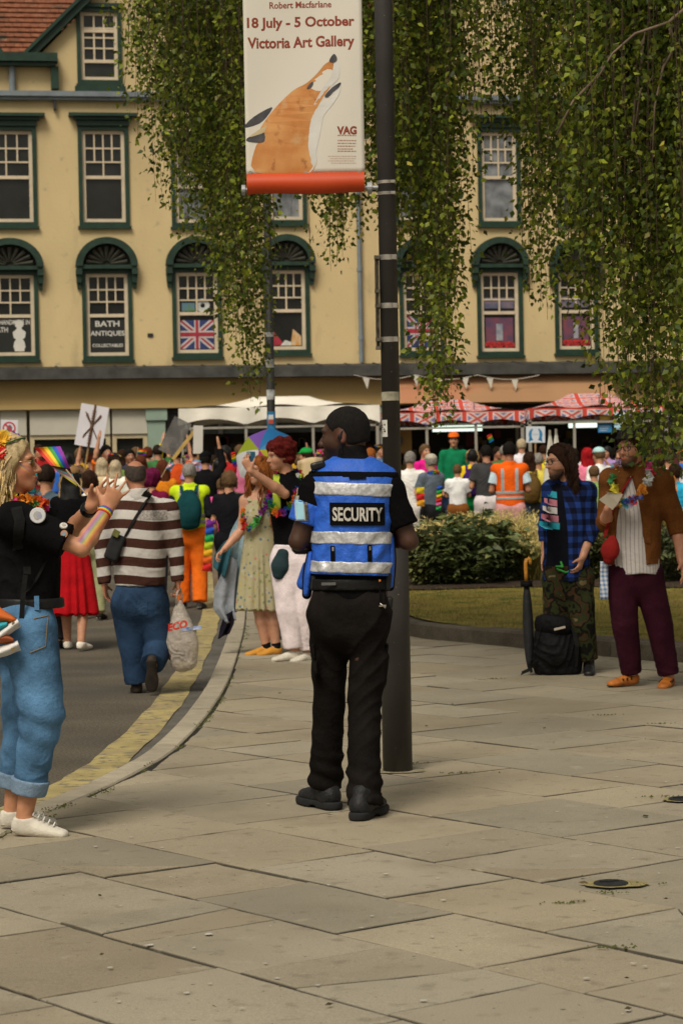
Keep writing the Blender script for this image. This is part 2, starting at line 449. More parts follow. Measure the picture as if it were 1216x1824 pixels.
# worn yellow line and the dark channel between it and the kerb
ym = mat('yellow_paint', (.37, .30, .125), rough=.8, var=.2, vs=5, bump=.5, bs=110, bdist=.004)
blotch(ym, 4.0, (.33, .26, .14), .50, .60); blotch(ym, 16.0, (.15, .13, .095), .54, .66); blotch(ym, 2.2, (.17, .145, .09), .58, .70, 7); grit(ym, 170, .75, 1.2)
yl = MB()
for i in range(len(KC)):
    k = KC[i]; n = KN[i]; wob = .008 * math.sin(i * 1.3) + .006 * math.sin(i * 2.9)
    for o in (.305, .335, .41, .49, .52): 
        q = k + n * (o + wob * (1 if o in (.305, .52) else .3)); yl.v.append((q.x, q.y, street_z(q.y) + .006))
for i in range(len(KC) - 1):
    for b in range(4): yl.f.append((i * 5 + b, i * 5 + b + 1, (i + 1) * 5 + b + 1, (i + 1) * 5 + b)); yl.m.append(0)
tag(yl.build('yellow_road_line', ym), kind='structure')
cm = mat('channel', (.10, .092, .078), rough=.92, var=.3, vs=4, bump=.7, bs=60); grit(cm, 120, .7, 1.3)
ch = strip(KC, KN, .150, .30, 0, wob=.004)
ch.v = [(x, y, street_z(y) + .003) for x, y, z in ch.v]
tag(ch.build('road_channel', cm), kind='structure')

# ------------------------------------------------------------------ pavement of stone slabs
U = Vector((.607, -.795)); W = Vector((.795, .607))
def clip_poly(poly, p, n):
    out = []
    for i in range(len(poly)):
        a, b = poly[i], poly[(i + 1) % len(poly)]; da, db = (a - p).dot(n), (b - p).dot(n)
        if da <= 0: out.append(a)
        if (da < 0) != (db < 0) and abs(da - db) > 1e-9: out.append(a + (b - a) * (da / (da - db)))
    return out
K2 = [Vector((p.x, p.y)) for p in KC]; N2 = [Vector((p.x, p.y)) for p in KN]
def kerb_clip(poly):
    c = sum(poly, Vector((0, 0))) / len(poly); r = max((p - c).length for p in poly)
    ds = [((k - c).length, i) for i, k in enumerate(K2)]; d, i = min(ds)
    if d > r + .5: return poly if (c - K2[i]).dot(N2[i]) < 0 else []
    for j in sorted({i, max(i - 3, 0), min(i + 3, len(K2) - 1)}):
        if len(poly) < 3: return []
        poly = clip_poly(poly, K2[j] + N2[j] * .0005, N2[j])
    return poly
pv = MB(); srnd = random.Random(3)
def slab(poly, gap=.006):
    poly = kerb_clip(poly)
    if len(poly) < 3: return
    ar = abs(sum(poly[i].x * poly[(i + 1) % len(poly)].y - poly[(i + 1) % len(poly)].x * poly[i].y for i in range(len(poly)))) / 2
    if ar < .0004: return
    c = sum(poly, Vector((0, 0))) / len(poly)
    if c.y < 16:        # edges a little chipped and worn
        pp = []
        for i in range(len(poly)):
            a, b = poly[i], poly[(i + 1) % len(poly)]; e = b - a; nn = Vector((-e.y, e.x)).normalized(); k = max(1, int(e.length / .07)); pp.append(a)
            for j in range(1, k): pp.append(a + e * ((j + srnd.uniform(-.3, .3)) / k) + nn * (abs(srnd.gauss(0, .0022)) + (.008 if srnd.random() < .03 else 0)))
        poly = pp
    if c.y < 27:
        k = min(1.35, max(.62, srnd.gauss(1.06, .085))); wm = srnd.uniform(-.025, .03)
        pv.col = tuple(min(max(v, .02), .6) for v in (.268 * k * (1 + wm), .232 * k, .168 * k * (1 - wm * 1.5)))
        h = srnd.uniform(-.003, .003); tx, ty = srnd.uniform(-.006, .006), srnd.uniform(-.006, .006)
        zz = lambda p: h + (p.x - c.x) * tx + (p.y - c.y) * ty
        def inset(q, d): 
            v = c - q; return q + v.normalized() * min(d * 1.35, v.length * .6)
        n = len(poly); vs = []
        for d, dz in ((gap, -.03), (gap, -.004), (gap + .005, 0)):
            for p in poly: q = inset(p, d); vs.append((q.x, q.y, zz(q) + dz))
        fs = [tuple(2 * n + i for i in range(n))]
        for a in (0, 1): fs += [(a * n + i, a * n + (i + 1) % n, (a + 1) * n + (i + 1) % n, (a + 1) * n + i) for i in range(n)]
        c0 = pv.col; pv.add(vs, fs); pv.cols[-3 * n:-n] = [tuple(x * .30 for x in c0)] * (2 * n)
P0 = Vector((.127, 7.906))            # a joint crossing seen in the photograph
wv = []; x = 0
edges = [0.0]
for k in range(40): edges.append(edges[-1] + srnd.choice((.6, .6, .62, .5, .75)))
back = [0.0]
for k in range(22): back.append(back[-1] - srnd.choice((.6, .57, .62, .5, .7)))
edges = sorted(set(back[1:] + edges))
for a, b in zip(edges, edges[1:]):
    t = -26 + srnd.uniform(0, .8)
    if abs(a) < 1e-6: t = -.0 - 30 * .82
    while t < 13:
        ln = srnd.choice((.82, .6, .7, .5, .88, .6, .45))
        if abs(a) < 1e-6: ln = .82
        q = [P0 + U * t + W * a, P0 + U * (t + ln) + W * a, P0 + U * (t + ln) + W * b, P0 + U * t + W * b]
        c = (q[0] + q[2]) / 2; t += ln
        if not (3.5 < c.y < 27 and -5 < c.x < 9.5): continue
        r = srnd.random()
        if c.y < 12 and r < .07:        # a cracked slab
            m1 = q[0].lerp(q[1], srnd.uniform(.25, .8)); m2 = q[3].lerp(q[2], srnd.uniform(.25, .8))
            k2 = srnd.random()
            if k2 < .5: slab([q[0], m1, m2, q[3]], .0018); slab([m1, q[1], q[2], m2], .0018)
            elif k2 < .75:
                m3 = q[1].lerp(q[2], srnd.uniform(.2, .7)); slab([q[0], m1, m3, q[2], q[3]], .0018); slab([m1, q[1], m3], .0018)
            else: slab([q[0], q[1], q[3]], .002); slab([q[1], q[2], q[3]], .002)
        else: slab(q, srnd.uniform(.0032, .006))
pm = mat('paving_stone', rough=.82, var=.13, vs=1.1, bump=.45, bs=55, attr='Col', bdist=.004, spec=.3)
blotch(pm, 1.6, (.185, .155, .105), .55, .85, 8); blotch(pm, 11, (.17, .14, .10), .58, .80, 8); blotch(pm, 7.5, (.33, .295, .225), .62, .78, 8); grit(pm, 230, .78, 1.2)
blotch(pm, 34, (.09, .08, .06), .70, .74, 2)
tag(pv.build('pavement', pm), kind='structure')
# bedding under the slabs (soil and moss in the joints)
bd = MB(); far = [Vector((12, 30)), Vector((12, 2))]
pl = [(p.x, p.y, -.011) for p in KC] + [(12, 30, -.010), (12, -2, -.010)]
bd.add(pl, [tuple(range(len(pl)))])
bm_ = mat('joint_soil', (.018, .015, .011), rough=1, var=.3, vs=3); blotch(bm_, 1.3, (.06, .07, .02), .55, .65)
tag(bd.build('ground_bed', bm_), kind='structure')
# moss and small weeds along the kerb joint
ms = MB(); mrn = random.Random(5)
def moss_at(x, y, n, sx, sy):
    for _ in range(n):
        a, b = mrn.gauss(0, sx), mrn.gauss(0, sy); r = mrn.uniform(.003, .008); an = mrn.uniform(0, 6.3)
        px, py = x + a, y + b
        ms.add([(px + r * math.cos(an), py + r * math.sin(an), .004), (px + r * math.cos(an + 2.1), py + r * math.sin(an + 2.1), .004), (px + r * math.cos(an + 4.2), py + r * math.sin(an + 4.2), .004), (px, py, .004 + r * .9)],
               [(0, 1, 3), (1, 2, 3), (2, 0, 3)])
for i in range(len(KC)):
    if 9 < KC[i].y < 24 and mrn.random() < .6: 
        q = KC[i] - KN[i] * .012
        for s_ in range(2): moss_at(q.x + mrn.uniform(-.01, .03), q.y + mrn.uniform(-.2, .2), 9, .012, .05)
for px, py in ((745, 1360), (820, 1378), (880, 1210), (1075, 1275), (1130, 1578), (1085, 1592), (1180, 1420), (1010, 1610), (1090, 1690), (1175, 1290), (420, 1145)):
    p = gp(px, py); moss_at(p.x, p.y, 22, .05, .016)
tag(ms.build('moss', mat('moss', (.075, .085, .018), rough=1, var=.35, vs=20)), kind='stuff')
# pale spots trodden into the stone
gm = MB(); grn = random.Random(12)
for k in range(85):
    px, py = grn.uniform(20, 1210), 1290 + 520 * grn.random() ** 1.4
    p = gp(px, py)
    if (Vector((p.x, p.y)) - K2[min(range(len(K2)), key=lambda i: (K2[i] - Vector((p.x, p.y))).length)]).dot(N2[min(range(len(K2)), key=lambda i: (K2[i] - Vector((p.x, p.y))).length)]) > -.03: continue
    r = grn.uniform(.003, .011) * (1.7 if grn.random() < .12 else 1); n = 9
    gm.add([(p.x + r * math.cos(6.283 * i / n) * grn.uniform(.6, 1.3), p.y + r * math.sin(6.283 * i / n) * grn.uniform(.5, 1.1), .0062) for i in range(n)], [tuple(range(n))])
tag(gm.build('chewing_gum_spots', mat('gum', (.46, .43, .38), rough=.8, var=.2, vs=30)), kind='stuff')
lt = MB()
for k in range(20):
    px, py = grn.uniform(20, 1210), 1200 + 610 * grn.random() ** 1.2
    p = gp(px, py); a = grn.uniform(0, 6.28); l = grn.uniform(.008, .02); wd = l * grn.uniform(.3, .6)
    ca, sa = math.cos(a), math.sin(a); f = lambda u, v_, z: (p.x + u * ca - v_ * sa, p.y + u * sa + v_ * ca, z)
    lt.col = grn.choice(((.05, .035, .015), (.09, .06, .02), (.03, .03, .012), (.2, .13, .03)))
    lt.add([f(-l, 0, .009), f(0, wd, .014), f(l, 0, .01), f(0, -wd, .007)], [(0, 1, 2, 3)])
tag(lt.build('fallen_leaves', mat('dead_leaf', rough=.9, attr='Col')), kind='stuff')
# two round iron covers let into the slabs
def cover(px, py, label):
    p = gp(px, py); o = thing('drain_cover', label, 'drain cover', (p.x, p.y, 0), 0, 'small round iron covers')
    a = MB(); n = 28; r = .062
    ring = lambda rr, z: [(rr * math.cos(6.2832 * i / n), rr * math.sin(6.2832 * i / n), z) for i in range(n)]
    a.add(ring(r, -.02) + ring(r, .010) + ring(r - .006, .013), [(i, (i + 1) % n, n + (i + 1) % n, n + i) for i in range(n)] + [(n + i, n + (i + 1) % n, 2 * n + (i + 1) % n, 2 * n + i) for i in range(n)] + [tuple(2 * n + i for i in range(n))])
    im = mat('cast_iron', (.035, .036, .040), rough=.55, metal=.6, var=.25, vs=40, bump=.4, bs=150)
    a.build('lid', im, o)
    b = MB(); b.box((-.015, 0, .0155), (.05, .008, .004)); b.box((.02, .012, .0155), (.02, .006, .004)); b.build('keyhole', mat('iron_dark', (.012, .012, .012), rough=.7), o)
    c = MB(); m_ = 30; crn = random.Random(px)
    c.add([((.078 + .02 * crn.random() + .05 * max(0, math.cos(6.28 * i / m_ + .3))) * math.cos(6.2832 * i / m_), (.072 + .014 * crn.random()) * math.sin(6.2832 * i / m_), .0065) for i in range(m_)], [tuple(range(m_))])
    c.build('cement_collar', mat('cement', (.24, .20, .085), rough=.95, var=.3, vs=25, bump=.4, bs=90), o)
cover(1087, 1577, 'round dark iron cover with yellow cement round it, in the open slabs')
cover(1214, 1426, 'round iron cover cut by the right edge of the picture')
# ================================================================== THE TERRACE ACROSS THE STREET
TY = math.tan(R(9.6)); FY = 50.0; FN = Vector((TY, -1, 0)).normalized(); FU = Vector((1, TY, 0)).normalized()
F0 = Vector((0, FY, 0))
def fac(px, py, out=0.0):
    """pixel -> (along the facade, height), on a plane `out` metres proud of the wall"""
    d = ray(px, py); p0 = F0 + FN * out; k = (p0 - CAM).dot(FN) / d.dot(FN); p = CAM + d * k
    return ((p - F0).dot(FU), p.z)
FM = Matrix(((FU.x, -FN.x, 0, F0.x), (FU.y, -FN.y, 0, F0.y), (0, 0, 1, 0), (0, 0, 0, 1)))   # local: x along, y into the wall, z up
bld = thing('terrace_building', 'long cream stuccoed terrace with green sash windows, gables and shopfronts across the street', 'building')
bld.matrix_world = FM
stucco = mat('cream_stucco', (.60, .468, .25), rough=.9, var=.09, vs=.5, bump=.25, bs=14, bdist=.02)
blotch(stucco, .8, (.47, .365, .20), .50, .75, 7, (1, 1, .35)); blotch(stucco, 1.5, (.33, .26, .15), .60, .80, 8, (1, 1, .3)); blotch(stucco, 5, (.40, .33, .21), .62, .75, 8)
green = mat('green_paint', (.011, .036, .022), rough=.5, var=.25, vs=5, spec=.4)
sash = mat('sash_paint', (.60, .50, .36), rough=.6, var=.1, vs=5)
pane = mat('window_glass', (.016, .016, .015), rough=.12, var=.5, vs=1.5, spec=.45)
pane_reflection = mat('window_glass_painted_reflection', (.15, .16, .17), rough=.15, var=.6, vs=3.5, spec=.6)  # pale mottled colour painted in for the reflection on some upper panes
slate = mat('slate_blue_paint', (.17, .20, .22), rough=.7, var=.15, vs=4)
leadm = mat('dark_canopy', (.042, .042, .038), rough=.7, var=.5, vs=3, bump=.4, bs=12)
fascia = mat('ochre_fascia', (.40, .28, .115), rough=.75, var=.08, vs=.8)
UL, UR = -11.5, 12.5; Z0 = .2
zband = fac(100, 660, .0)[1]          # under the first floor
ztop = fac(100, 172)[1]
# --- window list: pixel boxes of the green frame (x0, y0, x1, y1), kind
WIN = []
for x0, x1, y0, y1 in ((-42, 66, 225, 403), (140, 230, 225, 403), (305, 382, 258, 404), (472, 545, 228, 399), (700, 775, 228, 399), (850, 926, 228, 401), (990, 1066, 228, 399)):
    WIN.append(('upper', x0, x1, y0, y1))
for x0, x1, y0, y1 in ((-30, 69, 482, 641), (147, 236, 480, 641), (307, 395, 478, 636), (470, 551, 474, 630), (711, 790, 478, 632), (849, 930, 478, 633), (987, 1064, 478, 629)):
    WIN.append(('arched', x0, x1, y0, y1))
WIN.append(('gable', 137, 217, 14, 150))
rects = []
for k, x0, x1, y0, y1 in WIN:
    a = fac((x0 + x1) / 2, y0); b = fac((x0 + x1) / 2, y1); l = fac(x0, (y0 + y1) / 2); r_ = fac(x1, (y0 + y1) / 2)
    rects.append((k, l[0], r_[0], b[1], a[1]))
for k, u, z in (('upper', -9.6, 0), ('upper', 8.1, 0), ('upper', 10, 0), ('arched', -9.6, 0), ('arched', 8.1, 0), ('arched', 10.0, 0)):
    s_ = [q for q in rects if q[0] == k][1]; rects.append((k, u, u + 1.08, s_[3], s_[4]))
ups = [q for q in rects if q[0] == 'upper']; 
# --- wall with real openings
def wall_with_holes(m, x0, x1, z0, z1, holes, y=0.0, reveal=.18):
    xs_ = sorted({x0, x1, *[h[0] for h in holes], *[h[1] for h in holes]}); zs_ = sorted({z0, z1, *[h[2] for h in holes], *[h[3] for h in holes]})
    xs_ = [v for v in xs_ if x0 <= v <= x1]; zs_ = [v for v in zs_ if z0 <= v <= z1]
    for a, b in zip(xs_, xs_[1:]):
        for c, d in zip(zs_, zs_[1:]):
            mx, mz = (a + b) / 2, (c + d) / 2
            if any(h[0] < mx < h[1] and h[2] < mz < h[3] for h in holes): continue
            m.add([(a, y, c), (b, y, c), (b, y, d), (a, y, d)], [(0, 1, 2, 3)])
    for h in holes:
        a, b, c, d = h
        m.add([(a, y, c), (b, y, c), (b, y, d), (a, y, d), (a, y + reveal, c), (b, y + reveal, c), (b, y + reveal, d), (a, y + reveal, d)],
              [(0, 1, 5, 4), (1, 2, 6, 5), (2, 3, 7, 6), (3, 0, 4, 7)])
wl = MB()
zg = ztop + .02
holes = [(a + .05, b - .05, c + .05, d - .05) for k, a, b, c, d in rects if k != 'gable']
wall_with_holes(wl, UL, UR, zband - .1, zg, holes)
gw = [q for q in rects if q[0] == 'gable'][0]
# gable walls above the cornice: valley seen at the far left, the right gable's slope climbing out of the picture
vx, vz = fac(50, 100); s0 = fac(105, 175); s1 = fac(262, 8)
slope = (fac(255, 5)[1] - fac(112, 150)[1]) / (fac(255, 5)[0] - fac(112, 150)[0])
g0 = fac(60, 100)[0]; gh = 3.3
gx = g0 + gh
def gable(m, xa, xc, z):
    xb = 2 * xc - xa; zt = z + (xc - xa) * slope
    return xb, zt
apex_z = vz + gh * slope
hole = (gw[1] + .05, gw[2] - .05, gw[3] + .05, gw[4] - .05)
# gable wall as columns under the slope
def under(x): return vz - .1 + (min(x - g0, g0 + 2 * gh - x)) * slope
cols_ = sorted({g0, hole[0], hole[1], gx, g0 + 2 * gh})
for a, b in zip(cols_, cols_[1:]):
    if a >= hole[0] - 1e-6 and b <= hole[1] + 1e-6:
        wl.add([(a, 0, zg), (b, 0, zg), (b, 0, hole[2]), (a, 0, hole[2])], [(0, 1, 2, 3)])
        wl.add([(a, 0, hole[3]), (b, 0, hole[3]), (b, 0, max(under(b), hole[3])), (a, 0, max(under(a), hole[3]))], [(0, 1, 2, 3)])
    else: wl.add([(a, 0, zg), (b, 0, zg), (b, 0, under(b)), (a, 0, under(a))], [(0, 1, 2, 3)])
a, b, c, d = hole
wl.add([(a, 0, c), (b, 0, c), (b, 0, d), (a, 0, d), (a, .18, c), (b, .18, c), (b, .18, d), (a, .18, d)], [(0, 1, 5, 4), (1, 2, 6, 5), (2, 3, 7, 6), (3, 0, 4, 7)])
# its neighbours to left and right, and the side and back walls
for ga in (g0 - .85 - 2 * gh, g0 + 2 * gh + .3):
    wl.add([(ga, 0, zg), (ga + 2 * gh, 0, zg), (ga + 2 * gh, 0, vz - .1), (ga + gh, 0, apex_z - .1), (ga, 0, vz - .1)], [(0, 1, 2, 3, 4)])
wl.add([(g0 - .85, 0, zg), (g0, 0, zg), (g0, 0, vz - .1), (g0 - .85, 0, vz - .1)], [(0, 1, 2, 3)])
wl.bx(UL, UL + .25, .0, 9, Z0, apex_z - 1.4); wl.bx(UR - .25, UR, .0, 9, Z0, apex_z - 1.4); wl.bx(UL, UR, 8.8, 9, Z0, apex_z - 1.4)
wl.build('wall', stucco, bld, fix=False)
# rooms behind the panes
# --- roof
tile = mat('roof_tile', (.20, .072, .035), rough=.85, var=.35, vs=7, bump=.5, bs=20)
blotch(tile, 3.5, (.06, .045, .03), .55, .68); blotch(tile, 9, (.30, .15, .09), .60, .70)
rf = MB()
ridge_y = 4.6
def tiled(p0, px_, py_, nu, nv):
    """courses of overlapping tiles from corner p0, along px_, up py_"""
    p0 = Vector(p0); px_ = Vector(px_); py_ = Vector(py_); n = px_.cross(py_).normalized()
    if n.z < 0: n = -n
    tr = random.Random(2)
    for j in range(nv):
        for i in range(nu):
            o = (.5 if j % 2 else 0); a = p0 + px_ * ((i + o) / nu) + py_ * (j / nv); e = tr.uniform(0, .012)
            du = px_ / nu * .97; dv = py_ / nv
            rf.add([a + n * (.035 + e), a + du * 1.0 + n * (.035 + e * .5), a + du + dv * 1.04, a + dv * 1.04, a, a + du], [(0, 1, 2, 3), (4, 5, 1, 0)])
rz0 = vz - .1
tiled((UL, .25, rz0 + .1), (UR - UL, 0, 0), (0, ridge_y, ridge_y * 1.0), 130, 34)
rf.add([(UL, 9, rz0 + .1), (UR, 9, rz0 + .1), (UR, .25 + ridge_y, rz0 + .1 + ridge_y), (UL, .25 + ridge_y, rz0 + .1 + ridge_y)], [(0, 1, 2, 3)])
for ga in (g0 - .85 - 2 * gh, g0, g0 + 2 * gh + .3):
    for sg in (0, 1):
        x_e = ga - .12 if sg == 0 else ga + 2 * gh + .12
        rf.add([(x_e, -.2, vz - .02), (ga + gh, -.2, apex_z + .1), (ga + gh, apex_z - vz, apex_z + .1), (x_e, .3, vz - .02)], [(0, 1, 2, 3)])
rf.build('roof', tile, bld, fix=False)
# --- bargeboards, eaves gutter, cornice
bb = MB()
for ga in (g0 - .85 - 2 * gh, g0, g0 + 2 * gh + .3):
    for sg in (0, 1):
        xe = ga - .2 if sg == 0 else ga + 2 * gh + .2; xm = ga + gh; th = .24
        for d0, d1, y0, y1 in ((0, .10, -.30, -.10), (.10, .30, -.22, -.06)):
            bb.add([(xe, y0, vz + .06 - d0), (xm, y0, apex_z + .2 - d0), (xm, y0, apex_z + .2 - d1), (xe, y0, vz + .06 - d1),
                    (xe, y1, vz + .06 - d0), (xm, y1, apex_z + .2 - d0), (xm, y1, apex_z + .2 - d1), (xe, y1, vz + .06 - d1)],
                   [(0, 1, 2, 3), (4, 7, 6, 5), (0, 4, 5, 1), (3, 2, 6, 7), (1, 5, 6, 2), (0, 3, 7, 4)])
bb.build('bargeboard', green, bld)
gu = MB(); gu.bx(g0 - 1.0, g0 + .5, -.34, .1, vz - .16, vz + .02); gu.bx(g0 - .95, g0 + .45, -.26, .1, vz - .24, vz - .165)
gu.bx(g0 + .36, g0 + .52, -.2, -.004, zg + .12, vz - .25); gu.build('eaves_gutter', green, bld)
dp = MB(); dpx = fac(22, 140)[0]; dp.tube([(dpx, -.10, vz - .2), (dpx, -.10, zg)], .07, 10); dp.build('downpipe', slate, bld)
co = MB(); co.bx(UL, UR, -.20, -.003, ztop - .02, ztop + .09); co.bx(UL, UR, -.14, -.003, ztop - .09, ztop - .023); co.build('cornice', slate, bld)
for k in range(9):
    cb = MB(); cb.bx(UL + .3 + 2.55 * k, UL + .36 + 2.55 * k, -.13, -.003, ztop - .3, ztop - .093); cb.build('cornice_bracket', mat('dark_iron', (.03, .03, .03), rough=.6), bld)
# --- windows
def ring(m, a, b, c, d, t, y0, y1):
    m.bx(a, a + t, y0, y1, c, d); m.bx(b - t, b, y0, y1, c, d); m.bx(a + t + .001, b - t - .001, y0, y1, d - t, d); m.bx(a + t + .001, b - t - .001, y0, y1, c, c + t)
def arch_pts(xc, zc, rx, rz, n=16): return [(xc + rx * math.cos(math.pi * i / n), zc + rz * math.sin(math.pi * i / n)) for i in range(n + 1)]
def pnl(m, x, z, s_): pass
hood_mat = mat('hood_paint', (.015, .038, .025), rough=.6, var=.3, vs=6)
shell = mat('shell_recess', (.035, .035, .025), rough=.8, var=.5, vs=9)
def window(k, a, b, c, d, idx):
    wd = b - a; f = MB(); t = .085
    ring(f, a, b, c, d, t, -.05, .10); f.bx(a - .03, b + .03, -.09, .06, c - .06, c - .004)
    fr = f.build('window', green, bld)
    ia, ib, ic, id_ = a + t, b - t, c + t, d - t; mid = ic + (id_ - ic) * (.49 if k != 'gable' else .28)
    s_ = MB()
    ring(s_, ia + .002, ib - .002, ic + .002, id_ - .002, .075, .03, .075)
    s_.bx(ia + .08, ib - .08, .02, .07, mid - .035, mid + .035)
    ux0, ux1, uz0, uz1 = ia + .08, ib - .08, mid + .036, id_ - .08
    nc = 4 if k != 'gable' else 3
    if k == 'gable':
        for i in (1, 2): 
            x = ux0 + (ux1 - ux0) * i / 3; s_.bx(x - .018, x + .018, .035, .06, uz0, uz1)
        for q in (.26, .5, .72): z = uz0 + (uz1 - uz0) * q; s_.bx(ux0, ux1, .038, .057, z - .016, z + .016)
        s_.bx(ia + .08, ib - .08, .02, .07, mid + .62, mid + .69)
    else:
        zq = uz0 + (uz1 - uz0) * .33; zh = uz0 + (uz1 - uz0) * .66
        for i in (1, 2, 3):
            x = ux0 + (ux1 - ux0) * i / 4; s_.bx(x - .016, x + .016, .035, .06, uz0 if i == 2 else zq, uz1)
        for z in (zq, zh): s_.bx(ux0, ux1, .038, .057, z - .016, z + .016)
    s_.build('sash', sash, fr)
    p = MB(); p.add([(ia, .08, ic), (ib, .08, ic), (ib, .08, id_), (ia, .08, id_)], [(0, 1, 2, 3)])
    p.build('pane', pane_reflection if (k == 'upper' and idx in (2, 3, 4, 5, 6)) else pane, fr, fix=False)
    if k == 'upper':
        h = MB(); h.bx(a - .02, b + .02, -.10, -.003, d + .004, d + .12); h.bx(a - .08, b + .08, -.16, -.003, d + .122, d + .19); h.bx(a - .19, b + .19, -.24, -.003, d + .192, d + .26)
        h.build('cornice_head', green, fr)
    if k == 'gable':
        h = MB(); h.bx(a - .06, b + .06, -.14, -.003, c - .22, c - .063); h.bx(a - .04, b + .04, -.10, -.003, d + .004, d + .09); h.build('sill', green, fr)
    if k == 'arched':
        xc = (a + b) / 2; rx = wd / 2 + .13; rz = .62; zc = d + .06; n = 18
        h = MB(); o = arch_pts(xc, zc, rx, rz, n); i_ = arch_pts(xc, zc, rx - .15, rz - .14, n)
        vs = [];
        for (p, q) in zip(o, i_): vs += [(p[0], -.24, p[1]), (q[0], -.24, q[1]), (p[0], -.003, p[1]), (q[0], -.10, q[1])]
        fs = []
        for j in range(n): A, B = 4 * j, 4 * (j + 1); fs += [(A, B, B + 1, A + 1), (A + 1, B + 1, B + 3, A + 3), (A, A + 2, B + 2, B)]
        h.add(vs, fs)
        h.bx(a - .10, b + .10, -.20, -.003, d + .003, d + .085)
        for sx in (-1, 1):
            x = xc + sx * (wd / 2 + .06)
            h.box((x, -.11, d - .06), (.13, .20, .12)); h.box((x, -.08, d - .21), (.10, .14, .17), taper=1.25); h.box((x, -.05, d - .36), (.07, .09, .12), taper=1.3)
        h.build('hood', hood_mat, fr, fix=False)
        s2 = MB(); q = arch_pts(xc, zc + .02, rx - .12, rz - .12, n)
        s2.add([(x, -.03, z) for x, z in q], [tuple(range(n + 1))])
        for j in range(9):
            an = math.pi * (j + .5) / 9; r0, r1 = .16, .88
            s2.tube([(xc + (rx - .15) * r0 * math.cos(an), -.05, zc + .05 + (rz - .16) * r0 * math.sin(an)), (xc + (rx - .15) * r1 * math.cos(an), -.12, zc + .03 + (rz - .16) * r1 * math.sin(an))], [.02, .055], 6)
        s2.build('shell_tympanum', shell, fr)
    return fr, (ia, ib, ic, id_, mid)
wins = [window(*q, i if q[0] != 'arched' else 0) for i, q in enumerate(rects)]
def flat_text(parent, name, s, x, z, width, height, y, m, bold=.02):
    vs, fs = fit_text(s, width, height, bold); b = MB(); b.add([(x + p[0], y, z + p[1]) for p in vs], fs)
    return b.build(name, m, parent, fix=False)
letw = mat('sign_lettering', (.62, .60, .55), rough=.7, var=.05)
signb = mat('sign_black', (.018, .019, .018), rough=.5)
flag_r = mat('flag_red', (.34, .03, .05), rough=.8, var=.15); flag_b = mat('flag_blue', (.03, .045, .15), rough=.8, var=.15); flag_w = mat('flag_white', (.50, .46, .46), rough=.8, var=.1)
def union_flag(m, x0, x1, z0, z1, y, frame=None):
    """crossed bands as flat pieces; m.cur: 0 blue, 1 white, 2 red"""
    wd, h = x1 - x0, z1 - z0; P = lambda u, v_, k: (x0 + wd * u, y - .0015 * k, z0 + h * v_)
    m.cur = 0; m.add([P(0, 0, 0), P(1, 0, 0), P(1, 1, 0), P(0, 1, 0)], [(0, 1, 2, 3)])
    for k, t, tc in ((1, .13, 1), (2, .045, 2)):
        m.cur = tc
        m.add([P(0, 0, k), P(t, 0, k), P(1, 1 - t, k), P(1, 1, k), P(1 - t, 1, k), P(0, t, k)], [(0, 1, 2, 3, 4, 5)])
        m.add([P(1, 0, k + .3), P(1, t, k + .3), P(t, 1, k + .3), P(0, 1, k + .3), P(0, 1 - t, k + .3), P(1 - t, 0, k + .3)], [(0, 1, 2, 3, 4, 5)])
    for k, t, tc in ((3, .16, 1), (4, .09, 2)):
        m.cur = tc
        m.add([P(.5 - t / 2, 0, k), P(.5 + t / 2, 0, k), P(.5 + t / 2, 1, k), P(.5 - t / 2, 1, k)], [(0, 1, 2, 3)])
        m.add([P(0, .5 - t * .8, k + .3), P(1, .5 - t * .8, k + .3), P(1, .5 + t * .8, k + .3), P(0, .5 + t * .8, k + .3)], [(0, 1, 2, 3)])
arched = [x for x, q in zip(wins, rects) if q[0] == 'arched']
# boards and goods shown in the first-floor windows
fr, (ia, ib, ic, id_, mid) = arched[1]; xc = (ia + ib) / 2; hh = mid - ic
b = MB(); b.bx(ia + .08, ib - .08, .060, .074, ic + .09, mid - .04); sg = b.build('window_sign', signb, fr)
tag(sg, 'black window board with white antiques lettering')
for s, z, w_, h_ in (('BATH', .73, .52, .20), ('ANTIQUES', .44, .74, .20), ('COLLECTABLES', .10, .66, .11)):
    flat_text(sg, 'lettering', s, xc, ic + .09 + (hh - .13) * (z + .09), w_, h_ * .62, .056, letw)
fr, (ia, ib, ic, id_, mid) = arched[0]; xc = (ia + ib) / 2
b = MB(); b.bx(ia + .08, ib - .08, .060, .074, ic + .09, mid - .04); sg = b.build('window_sign', signb, fr); tag(sg, 'black window board with a white bust')
flat_text(sg, 'lettering', 'HANDMADE IN', ib - .42, ic + .09 + (hh - .13) * .86, .64, .11, .056, letw); flat_text(sg, 'lettering', 'BATH', ib - .72, ic + .09 + (hh - .13) * .64, .3, .11, .056, letw)
b = MB(); bx_ = ib - .33
prof = [(0, .10), (.07, .11), (.09, .13), (.20, .11), (.26, .07), (.30, .12), (.42, .14), (.48, .06), (.52, .05), (.55, .085), (.62, .09), (.68, .06), (.70, .0)]
b.prism([(bx_ + r_, ic + .1 + t * .98) for t, r_ in prof] + [(bx_ - r_, ic + .1 + t * .98) for t, r_ in reversed(prof)], .004, Matrix.Translation((0, .053, 0)))
b.build('bust_figure', letw, sg)
fr, (ia, ib, ic, id_, mid) = arched[2]
b = MB(); union_flag(b, ia + .09, ib - .09, ic + .10, mid - .14, .073); b.build('window_flag', [flag_b, flag_w, flag_r], fr, fix=False)
b = MB(); b.bx(ia + .13, ia + .42, .064, .077, mid + .06, mid + .24); b.build('picture_card', mat('card_green', (.10, .20, .07), rough=.8, col2=(.10, .18, .32), vs=8), fr)
